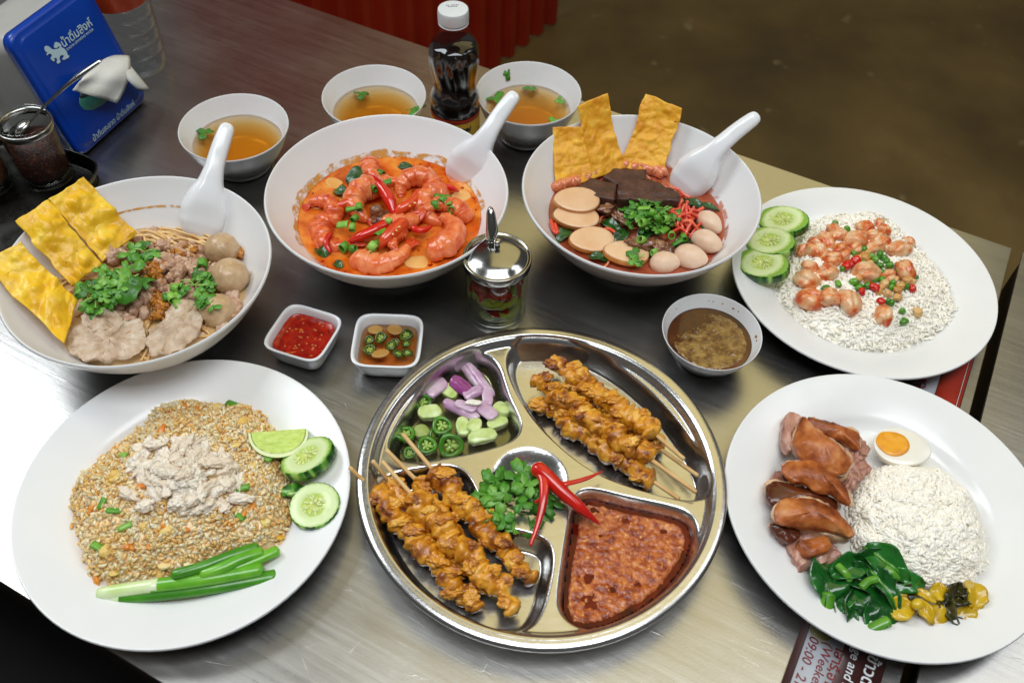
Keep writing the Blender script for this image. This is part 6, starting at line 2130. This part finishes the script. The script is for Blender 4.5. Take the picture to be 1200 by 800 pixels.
# ------------------------------------------------------------------ lidded glass of pickled chillies
JC = np.array([-.0147, .4965])
jar = thing('chilli_jar', (*JC, .0005), 'small glass jar of pickled chillies with a domed chrome lid', 'jar')
V, F = lathe(smooth_prof([(0, 0), (.022, 0), (.0242, .0012), (.0250, .004), (.0250, .058), (.0250, .0595), (.0232, .0595), (.0231, .010), (.0215, .0078), (0, .0072)], 4).clip(0, 1), 64)
put('glass', mk('glass', V, F, M['glass']), (0, 0, 0), jar)
V, F = lathe(smooth_prof([(.0236, .0585), (.0262, .0570), (.0268, .0580), (.0270, .0625), (.0268, .0638), (.0258, .0642), (.0248, .0636), (.0240, .0634), (.0225, .0642), (.017, .0672), (.009, .0693), (0, .0700)], 4).clip(0, 1), 72)
put('lid', mk('lid', V, F, M['chrome']), (0, 0, 0), jar)
lid_p = at(582, 297, .07)
kn = at(582.5, 290, .069)[:2] - JC
V, F = lathe(smooth_prof([(.0026, .068), (.0024, .073), (.0030, .0745), (.0028, .0765), (0, .0772)], 4).clip(0, 1), 24)
put('knob', mk('knob', V, F, M['chrome']), (kn[0], kn[1], 0), jar)
hp = [at(576, 283, .0705), at(576.5, 270, .079), at(575.5, 255, .087), at(574.5, 243, .093)]
V, F = tube(spline(hp, 8), np.interp(np.linspace(0, 1, 25), [0, .1, .35, .8, 1], [.0036, .0046, .0048, .0034, .0016]), 18, 1.0)
addw('handle', V, F, M['chrome'], jar)
V, F = tube([at(577, 287, .066), at(576.5, 281, .072)], .0028, 14)
addw('hinge', V, F, M['chrome'], jar)
V, F = lathe([(0, .0082), (.0210, .0084), (.0226, .0110), (.0226, .0478), (0, .0478)], 48)
tag(addw('vinegar', V + [*JC, .0005], F, M['brine'], origin=(*JC, .005)), 'clear vinegar filling the glass chilli jar', 'liquid')
GPC = 'pickled chilli slices in the jar'
for q, (a, r, z, cl, sx, lab) in enumerate(((-1.3, .0165, .042, 'r', .008, 'red pickled chilli slice at the front just below the lid'), (-.5, .0165, .040, 'r', .008, 'red pickled chilli slice at the right below the lid'), (-2.2, .0165, .041, 'r', .0075, 'red pickled chilli slice at the left below the lid'), (.1, .017, .045, 'g', .007, 'green pickled chilli slice high at the right side of the jar'),
                                            (-2.6, .0165, .031, 'r', .007, 'dark red pickled chilli slice low at the left of the jar'), (-1.75, .0170, .033, 'g', .009, 'green pickled chilli strip in the middle of the jar'), (-1.1, .0170, .032, 'g', .008, 'green pickled chilli strip right of the middle one'), (-1.45, .0165, .021, 'r', .0075, 'round red pickled chilli slice low in the jar'),
                                            (-.8, .0165, .019, 'g', .009, 'green pickled chilli piece low at the right of the jar'), (-.4, .0165, .031, 'r', .0075, 'red pickled chilli slice at mid height on the right'), (1.6, .013, .038, 'r', .008, 'red pickled chilli slice at the back of the jar'), (0, .004, .030, 'r', .009, 'red pickled chilli slice in the core of the jar'),
                                            (2.4, .014, .028, 'g', .008, 'green pickled chilli slice at the back left of the jar'), (-1.9, .016, .013, 'g', .006, 'sunken green pickled chilli at the jar bottom'))):
    v, f = blob(sx * 1.3, sx * 1.0, .0032, 3, .12, 1.5, 3, q)
    v = xf(v, a + PI / 2, 0, 1.15 if cl == 'r' else .9, (JC[0] + r * math.cos(a), JC[1] + r * math.sin(a), z))
    tag(addw('pickled_chilli', v, f, M['pickle_red' if cl == 'r' else 'pickle_green']), lab, 'chilli', GPC)

for q in range(18):
    a, z = q * 2.4 + .4, .014 + (q * 7 % 18) / 18 * .031
    cl = 'g' if q % 3 == 1 else 'r'
    v, f = blob(.0062, .0048, .0024, 3, .16, 1.6, 3, q + 70)
    v = xf(v, 0, 0, RNG.uniform(-.6, .6))
    v = xf(v, 0, 1.25, 0)
    v = xf(v, a, 0, 0, (JC[0] + .0185 * math.cos(a), JC[1] + .0185 * math.sin(a), z))
    tag(addw('pickled_chilli', v, f, M['pickle_red' if cl == 'r' else 'pickle_green']), ('loose red' if cl == 'r' else 'loose green') + ' pickled chilli piece against the glass of the jar', 'chilli', GPC)

# ------------------------------------------------------------------ soy sauce bottle
BC = at(531, 11, .150)[:2]
BS = 1.0
bt = thing('sauce_bottle', (*BC, .0005), 'small dark sauce bottle with a white cap and yellow label', 'bottle')


def wavy(z0, z1, k, amp, tw):
    def fn(V):
        z, a = V[:, 2], np.arctan2(V[:, 1], V[:, 0])
        w = np.clip((z - z0) / .006, 0, 1) * np.clip((z1 - z) / .006, 0, 1)
        s = 1 + amp * w * np.cos(k * a + tw * (z - z0))
        return np.c_[V[:, 0] * s, V[:, 1] * s, z]
    return fn


bprof = smooth_prof([(0, .002), (.018, .001), (.0215, .003), (.0222, .008), (.0222, .034), (.0218, .037), (.0226, .041), (.0228, .047), (.0218, .051), (.0196, .056), (.0190, .064), (.0208, .076), (.0222, .088), (.0224, .096), (.0205, .106), (.0160, .116), (.0125, .123), (.0112, .127), (.0112, .131), (0, .131)], 5).clip(0, 1)
ZO, ZN = [0, .037, .051, .064, .092, .123, .131], [0, .052, .067, .0805, .104, .131, .140]
bprof[:, 1] = np.interp(bprof[:, 1], ZO, ZN)
tw = wavy(.069, .120, 9, .035, 75)
V, F = lathe(bprof, 108)
put('body', mk('body', tw(V), F, M['pet']), (0, 0, 0), bt)
lp = np.array([(r * .955 if r > .0006 else 0, max(z, .004)) for r, z in bprof if z < .117])
lp = np.concatenate([lp, [(lp[-1][0] * .98, .1175), (0, .1175)]])
V, F = lathe(lp, 108)
put('dark_sauce', mk('dark_sauce', tw(V), F, M['soy']), (0, 0, 0), bt)
V, F = lathe(smooth_prof([(.0116, .1385), (.0128, .1388), (.0132, .1405), (.0133, .146), (.0130, .149), (.0120, .1503), (.006, .1505), (0, .1505)], 4).clip(0, 1), 72, lambda t: 1 + .008 * np.cos(36 * t))
put('cap', mk('cap', V, F, M['plastic_white']), (0, 0, 0), bt)
V, F = lathe([(.0118, .1368), (.0131, .1370), (.0131, .1378), (.0118, .1380)], 60)
put('cap_ring', mk('cap_ring', V, F, M['plastic_white']), (0, 0, 0), bt)
lab = put('label', mk('label', *lathe([(.0225, .004), (.0226, .006), (.0226, .047), (.0225, .049)], 96), M['label_yellow']), (0, 0, 0), bt)
for z0, z1 in ((.0470, .0512), (.004, .009)):
    put('label_band', mk('label_band', *lathe([(.02275, z0), (.0228, z0 + .0004), (.0228, z1 - .0004), (.02265, z1)], 96), M['label_red']), (0, 0, 0), lab)


def text_mesh(body, size, m, font_shear=0., align='CENTER', bold=0., extrude=.0001):
    cu_ = bpy.data.curves.new('lettering', 'FONT')
    cu_.body = body
    cu_.size = size
    cu_.align_x = align
    cu_.align_y = 'CENTER'
    cu_.extrude = extrude
    cu_.shear = font_shear
    cu_.offset = bold
    cu_.resolution_u = 3
    cu_.materials.append(m)
    tmp = bpy.data.objects.new('lettering', cu_)
    COL.objects.link(tmp)
    dg = bpy.context.evaluated_depsgraph_get()
    me = bpy.data.meshes.new_from_object(tmp.evaluated_get(dg))
    bpy.data.objects.remove(tmp)
    if not me.materials:
        me.materials.append(m)
    return me


# curved label word, facing the viewer
va = math.atan2(-BC[1], -BC[0])
for ch_, da in zip('wel', (-.26, 0, .22)):
    pass
tx = put('lettering', text_mesh('mei', .0085, M['print_black'], .2, bold=.0002), None or (.0229 * math.cos(va + .35), .0229 * math.sin(va + .35), .0405), lab)
tx.rotation_euler = (PI / 2, 0, va + .35 + PI / 2)
# date stamp on the cap: rows of tiny dashes
V, F = merge([(rbox(.0009, .0011, .0002, .00008, 1)[0] + [(-4 + k) * .0014, r * .0022 + k * .0001, 0], rbox(.0009, .0011, .0002, .00008, 1)[1]) for r in (0, 1) for k in range(8) if (k * 3 + r) % 7])
put('date_stamp', mk('date_stamp', V, F, M['black_ink']), (0, .002, .1506), bt, (0, 0, .1))

# ------------------------------------------------------------------ napkin dispenser
BLc, BRc = np.array([-.4115, .6585]), np.array([-.3765, .7555])
ft = BRc - BLc
FW = np.linalg.norm(ft)
ft = np.array([*ft / FW, 0])
fnn = np.array([ft[1], -ft[0], 0])
LEAN = math.radians(14)
fu = np.array([0, 0, math.cos(LEAN)]) - fnn * math.sin(LEAN)
fn_ = fnn * math.cos(LEAN) + np.array([0, 0, math.sin(LEAN)])
F0 = np.array([*((BLc + BRc) / 2), .003])
FH = .122
nd = thing('napkin_dispenser', (F0[0], F0[1], .0005), 'blue table napkin dispenser with white lettering and a lion emblem', 'napkin dispenser')


def face(x, y, off=0.):
    return F0 + ft * x + fu * y + fn_ * off


def face_px(px, py, off=0.):
    p = on_plane(px, py, F0 + fn_ * off, fn_)
    return p


def face_xy(px, py):
    d = face_px(px, py) - F0
    return float(d @ ft), float(d @ fu)


w2 = FW / 2
rc = .010
fo = []
for cx, cy_, a0 in ((w2 - rc, rc, -PI / 2), (w2 - rc, FH - rc, 0), (-w2 + rc, FH - rc, PI / 2), (-w2 + rc, rc, PI)):
    fo += [(cx + rc * math.cos(a0 + PI / 2 * k / 6), cy_ + rc * math.sin(a0 + PI / 2 * k / 6)) for k in range(7)]
V, F = pillow(fo, [(1.0, -.010), (1.0, -.003), (.985, -.0008), (.95, 0), (.90, 0), (.88, .0012), (.86, .0016), (.5, .0018), (.2, .0018)], 112, 0)
V = np.array([face(x, y, z) for x, y, z in V])
addw('front_panel', V, F, M['blue'], nd, smooth=True)
V, F = rbox(FW - .004, .075, FH - .006, .006, 5)
W = V.copy()
W = np.array([face(x, z + FH / 2, -.0085 - .075 / 2 + y) for x, y, z in V])
addw('body', W, F, M['grey_plastic'], nd)
# opening with the printed card inside
ox, oy = face_xy(112, 108)
op = [(ox + .0235 * math.cos(a), oy + .0125 * math.sin(a)) for a in np.linspace(0, 2 * PI, 40, endpoint=False)]
V, F = pillow(op, [(1, .0004), (1, .0021), (.97, .0024), (.5, .0024)], 60, 0)
addw('card_window', np.array([face(x, y, z) for x, y, z in V]), F, M['teal'], nd)
op = [(ox + .020 * math.cos(a), oy + .0065 + .0040 * math.sin(a)) for a in np.linspace(0, 2 * PI, 30, endpoint=False)]
V, F = pillow(op, [(1, .0020), (1, .00265), (.5, .00265)], 40, 0)
addw('slot', np.array([face(x, y, z) for x, y, z in V]), F, M['black_ink'], nd)


def on_face(o, px, py, off=.0026, turn=0., parent=None):
    x, y = face_xy(px, py)
    p = face(x, y, off)
    R = Matrix((ft, fu, fn_)).transposed() @ Matrix.Rotation(turn, 3, 'Z')
    o.rotation_euler = R.to_euler()
    o.location = Vector(p) - wpos(nd)
    o.parent = nd


on_face(put('lettering', text_mesh('น้ำดื่มสิงห์', .0104, M['print_pale'], 0, bold=.00012)), 87.5, 39)
on_face(put('lettering', text_mesh('SINGHA DRINKING WATER', .0030, M['print_pale'], 0)), 91.5, 46.5)
on_face(put('lettering', text_mesh('น้ำดื่มสะอาด น้ำดื่มสิงห์', .0070, M['print_pale'], .25)), 131, 142)
# lion emblem in flat print
ln = [(140, 390), (152, 380), (172, 385), (186, 396), (200, 408), (222, 411), (244, 406), (262, 400), (268, 385), (252, 388), (236, 402), (222, 398), (216, 385), (224, 368), (222, 356), (240, 350), (262, 358), (276, 372), (278, 392),
      (300, 402), (322, 428), (330, 455), (345, 464), (336, 480), (302, 496), (286, 494), (292, 480), (302, 466), (286, 455), (266, 466), (262, 490), (272, 512), (252, 530), (240, 520), (246, 500), (236, 480), (214, 484), (226, 500), (214, 510),
      (195, 496), (190, 480), (202, 466), (195, 450), (176, 445), (160, 460), (154, 450), (166, 436), (150, 430), (140, 412)]
lv = np.array([face_xy(30 + x / 7.06, y / 7.06) for x, y in ln])
n = len(lv)
V = np.array([face(x, y, .0024) for x, y in lv] + [face(x, y, .0028) for x, y in lv])
F = [tuple(range(n))[::-1] if False else tuple(range(n, 2 * n))] + [(i, (i + 1) % n, n + (i + 1) % n, n + i) for i in range(n)]
addw('lion_emblem', V, F, M['print_pale'], nd, smooth=False)

# napkin pulled from the slot
G = np.zeros((15, 13, 3))
cors = [(113, 71), (152, 64), (143, 142), (96, 119)]
for i in range(15):
    u = i / 14
    for j in range(13):
        v = j / 12
        x = (1 - u) * (1 - v) * 103 + u * (1 - v) * 152 + u * v * 137 + (1 - u) * v * 85 + 12 * u * v * (1 - v) * 2
        y = (1 - u) * (1 - v) * 84 + u * (1 - v) * 66 + u * v * 121 + (1 - u) * v * 106
        y -= 8 * math.sin(u * PI) * (1 - v)
        off = .004 + .015 * math.sin(min(v * 1.5, 1) * PI * .62) + .0016 * math.sin(u * 8 + v * 4)
        G[i, j] = face_px(x, y, off)
V, F = solid_sheet(G, .0006)
nk = thing('paper_napkin', tuple(V.mean(0)), 'white embossed paper napkin pulled out of the blue dispenser', 'napkin')
addw('sheet', V, F, M['paper'], nk)
G = np.zeros((9, 9, 3))
for i in range(9):
    u = i / 8
    for j in range(9):
        v = j / 8
        x = (1 - v) * (132 + 12 * u) + v * (166 + 10 * u) - 3 * v * (1 - u)
        y = (1 - v) * (72 - 6 * u) + v * (107 - 1 * u) + 10 * v * (1 - u) * (1 - v)
        off = .007 + .012 * math.sin(v * 2.2) + .002 * math.sin(u * 4)
        G[i, j] = face_px(x, y, off)
V, F = solid_sheet(G, .0006)
addw('folded_corner', V, F, M['paper'], nk)

# ------------------------------------------------------------------ condiment rack, jar of chilli flakes, teaspoon
CJ = np.array([-.4345, .634])
rk_c = CJ + np.array([-.030, -.036])
ryaw = math.atan2(ft[1], ft[0])
rk = thing('condiment_rack', (*rk_c, .0005), 'dark steel condiment tray beneath the chilli flake jar', 'tray')
prr = smooth_prof([(0, .0015), (.058, .0015), (.0625, .004), (.066, .0125), (.0668, .0140), (.0678, .0138), (.0672, .0115), (.0638, .0025), (.060, .0), (0, .0)], 4).clip(0, 1)
V, F = lathe(prr, 96, lambda t: sq(t, 6))
V[:, 0] *= 1.05
put('rack_tray', mk('rack_tray', V[:, :], [f[::-1] for f in F], M['dark_steel']), (0, 0, 0), rk, (0, 0, ryaw))


def glass_jar(c, label, group, lvl=.045):
    j = thing('condiment_jar', (*c, .0025), label, 'jar', group)
    V, F = lathe(smooth_prof([(0, 0), (.020, 0), (.0222, .001), (.0228, .004), (.0228, .056), (.0212, .056), (.0211, .008), (.019, .006), (0, .006)], 4).clip(0, 1), 64)
    put('glass', mk('glass', V, F, M['glass']), (0, 0, 0), j)
    V, F = lathe(smooth_prof([(.0206, .0535), (.0232, .0530), (.0240, .0545), (.0240, .0580), (.0232, .0592), (.0218, .0590), (.0206, .0575), (.0206, .0535)], 3).clip(0, 1), 64)
    put('rim', mk('rim', V, F, M['chrome']), (0, 0, 0), j)
    return j


glass_jar(CJ, 'glass condiment jar of dark chilli flakes with a teaspoon, beside the blue dispenser', 'glass condiment jars')
CJ2 = CJ - np.array([ft[0], ft[1]]) * 0 + np.array([-.050, -.016])
glass_jar(CJ2, 'glass condiment jar mostly cut off by the picture edge', 'glass condiment jars')
for c, m_, lab in ((CJ, M['flakes'], 'dark dried chilli flakes filling the condiment jar with the teaspoon'), (CJ2, mat('brown_flakes', ['#4a2c14', '#6a4220', '#3a200e'], scale=200, rough=.6, bump=.6, bscale=500), 'brown seasoning in the condiment jar at the picture edge')):
    V, F = lathe([(0, .0064), (.0195, .0066), (.0207, .009), (.0207, .040), (.015, .0425), (.007, .0440), (0, .0445)], 48)
    V[V[:, 2] > .04, 2] += fbm(V[V[:, 2] > .04] * 200, 2) * .0012
    tag(addw('chilli_flakes', V + [*c, .0025], F, m_), lab, 'seasoning', 'seasonings in the glass jars', 'stuff')

s0, s1 = at(28, 150, .050), at(46, 131, .0615)
sE = at(118, 71, .098)
P = spline([at(20, 160, .046), s1, s1 * .5 + sE * .5 + np.array([0, 0, .003]), sE], 9)
V, F = tube(P, np.interp(np.linspace(0, 1, len(P)), [0, .25, .5, .8, 1], [.0022, .0016, .0022, .0036, .0022]), 12, .45)
ts = thing('teaspoon', tuple(s1), 'steel teaspoon standing in the jar of chilli flakes', 'spoon')
addw('handle', V, F, M['chrome'], ts)
v, f = blob(.0125, .0085, .0042, 3)
addw('bowl', xf(v, math.atan2(*(sE - s1)[[1, 0]]), -.5, 0, at(22, 152, .0495)), f, M['chrome'], ts)
# steel loop of the rack behind the jar
V, F = tube(spline([np.array([*(CJ + [-.040, .022]), .006]), np.array([*(CJ + [-.046, .026]), .070]), np.array([*(CJ + [-.050, .034]), .110]), np.array([*(CJ + [-.060, .050]), .122]), np.array([*(CJ + [-.085, .06]), .124])], 8), .0035, 12)
addw('handle', V, F, M['dark_steel'], rk)

# ------------------------------------------------------------------ water bottle behind the dispenser
WB = np.array([-.4035, .8110])
wb = thing('water_bottle', (*WB, .0005), 'clear plastic water bottle with a red label behind the blue dispenser', 'bottle')
pr = [(0, .006), (.012, .004), (.022, .0), (.027, .002), (.0298, .010), (.0302, .018)]
for k in range(5):
    z0 = .020 + k * .0135
    pr += [(.0302, z0), (.0290, z0 + .0025), (.0302, z0 + .0050), (.0302, z0 + .0115)]
pr += [(.0295, .092), (.0298, .095), (.0298, .140), (.0300, .144), (.027, .165), (.018, .185), (.0125, .195), (.0120, .212), (0, .212)]
V, F = lathe(np.array(smooth_prof(pr, 3)).clip(0, 1), 60)
put('body', mk('body', V, F, M['pet']), (0, 0, 0), wb)
wl = [(max(r - .0012, 0), z) for r, z in pr if z < .15] + [(.02, .15), (0, .15)]
wl[0] = (0, .008)
V, F = lathe(wl, 48)
put('water', mk('water', V, F, M['water']), (0, 0, 0), wb)
put('label', mk('label', *lathe([(.0303, .0785), (.0305, .080), (.0305, .139), (.0303, .1405)], 60), mat('label_orange', ['#8a2a0e', '#b0401a'], scale=60, rough=.3)), (0, 0, 0), wb)
V, F = lathe([(.0126, .196), (.0155, .197), (.0157, .212), (.014, .214), (0, .214)], 40)
put('cap', mk('cap', V, F, M['plastic_white']), (0, 0, 0), wb)

# ------------------------------------------------------------------ printed sign stuck along the table edge
me_ = np.array([.45, .893, 0])
mp_ = np.array([.893, -.45, 0])
sg = thing('printed_sign', tuple(me_ * .21 + mp_ * .097 + np.array([0, 0, .0004])), 'printed brown, white and red sign stuck flat on the table under the plates', 'sign')


def strip(name, p0, p1, e0, e1, z, m, t=.0005):
    V, F = rbox(abs(e1 - e0), abs(p1 - p0), t, t * .3, 1)
    c = me_ * (e0 + e1) / 2 + mp_ * (p0 + p1) / 2
    yaw = math.atan2(me_[1], me_[0])
    o = put(name, mk(name, V, F, m), tuple(Vector(c) + Vector((0, 0, z)) - Vector((sg.location.x, sg.location.y, 0)) - Vector((0, 0, sg.location.z))), sg, (0, 0, yaw))
    return o


strip('backing', .0685, .1235, .12, .62, .0006, M['sign_brown'], .0008)
strip('white_band', .0735, .0965, .12, .335, .0012, M['sign_white'])
strip('red_band', .1035, .1228, .34, .62, .0012, M['sign_red'])
strip('white_band', .0915, .1030, .34, .62, .0012, M['sign_white'])
strip('stitching', .1198, .1203, .34, .62, .00175, M['print_white'], .0003)


def sign_text(body, px, py, size, m, shear=0., align='LEFT', bold=0., z=.0018):
    o = put('lettering', text_mesh(body, size, m, shear, align, bold))
    p = at(px, py, z)
    R = Matrix((-me_, mp_, (0, 0, 1))).transposed()
    o.rotation_euler = R.to_euler()
    o.location = Vector(p) - wpos(sg)
    o.parent = sg
    return o


zx = zone(900, 680, 4.)
sign_text('09:00 - 21:00', *zx(218, 262), .0088, M['print_red'], .1)
sign_text('(Weekend)', *zx(285, 292), .0088, M['print_red'], .1)
sign_text('เสาร์,อาทิตย์', *zx(340, 318), .0090, M['print_red'], 0, bold=.00015)
sign_text('ge and s', *zx(418, 322), .0086, M['print_white'], .1, bold=.0001)
sign_text('ข้าวต้ม', *zx(497, 352), .0105, M['print_white'], 0, bold=.0002)
sign_text('NO', 1083, 437, .0105, M['print_red'], 0, 'LEFT', .0)

# ------------------------------------------------------------------ small marks left by the food
M['greens_juice'] = clear_mat('greens_juice', (.93, .88, .60, 1), 1.33, .04)


def pool(pix, f, z, m, name, label):
    W = np.array([at(*f(x, y), z)[:2] for x, y in pix])
    V, F = pillow(W, [(1, z - .0002), (1, z + .0001), (.97, z + .0004), (.5, z + .0005)], 60, 2)
    return tag(addw(name, V, F, m), label, 'juice')


pool([(560, 600), (700, 590), (860, 640), (960, 600), (1010, 560), (1000, 620), (900, 670), (760, 665), (620, 650)], zg, .0079, M['greens_juice'], 'cooking_juice', 'thin yellowish juice pooled in front of the mustard greens')
pool([(220, 560), (250, 600), (330, 620), (300, 650), (235, 625), (205, 590)], zg, .0082, M['greens_juice'], 'cooking_juice', 'thin juice on the plate beside the thick kale stem')
M['splash'] = mat('splash', ['#7a4a1c', '#9a6a34'], scale=200, rough=.3)
zw = zone(740, 330, 6.156)
for q, (x, y, r) in enumerate(((590, 150, .0006), (655, 165, .0007), (700, 235, .0009), (720, 260, .0006), (875, 395, .0013), (865, 420, .0008), (330, 200, .0005), (560, 175, .0005))):
    p = at(*zw(x, y), .0275)
    d = p[:2] - SAU
    rr_ = inner_r(SOUP_IN, .0275 / .74) * .795
    p[:2] = SAU + d / np.linalg.norm(d) * (rr_ - .0002)
    v, f = blob(r, r, r * .7, 1, .2)
    tag(addw('sauce_speck', v + p, f, M['splash']), 'tiny brown sauce speck on the inner wall of the small sauce bowl', 'speck', 'sauce specks in the small bowl')
p = at(72, 722.5, .0198)
v, f = blob(.0007, .0006, .0003, 1)
tag(addw('crumb_speck', v + p, f, M['black_ink']), 'tiny dark speck on the bare rim of the fried rice plate', 'speck')
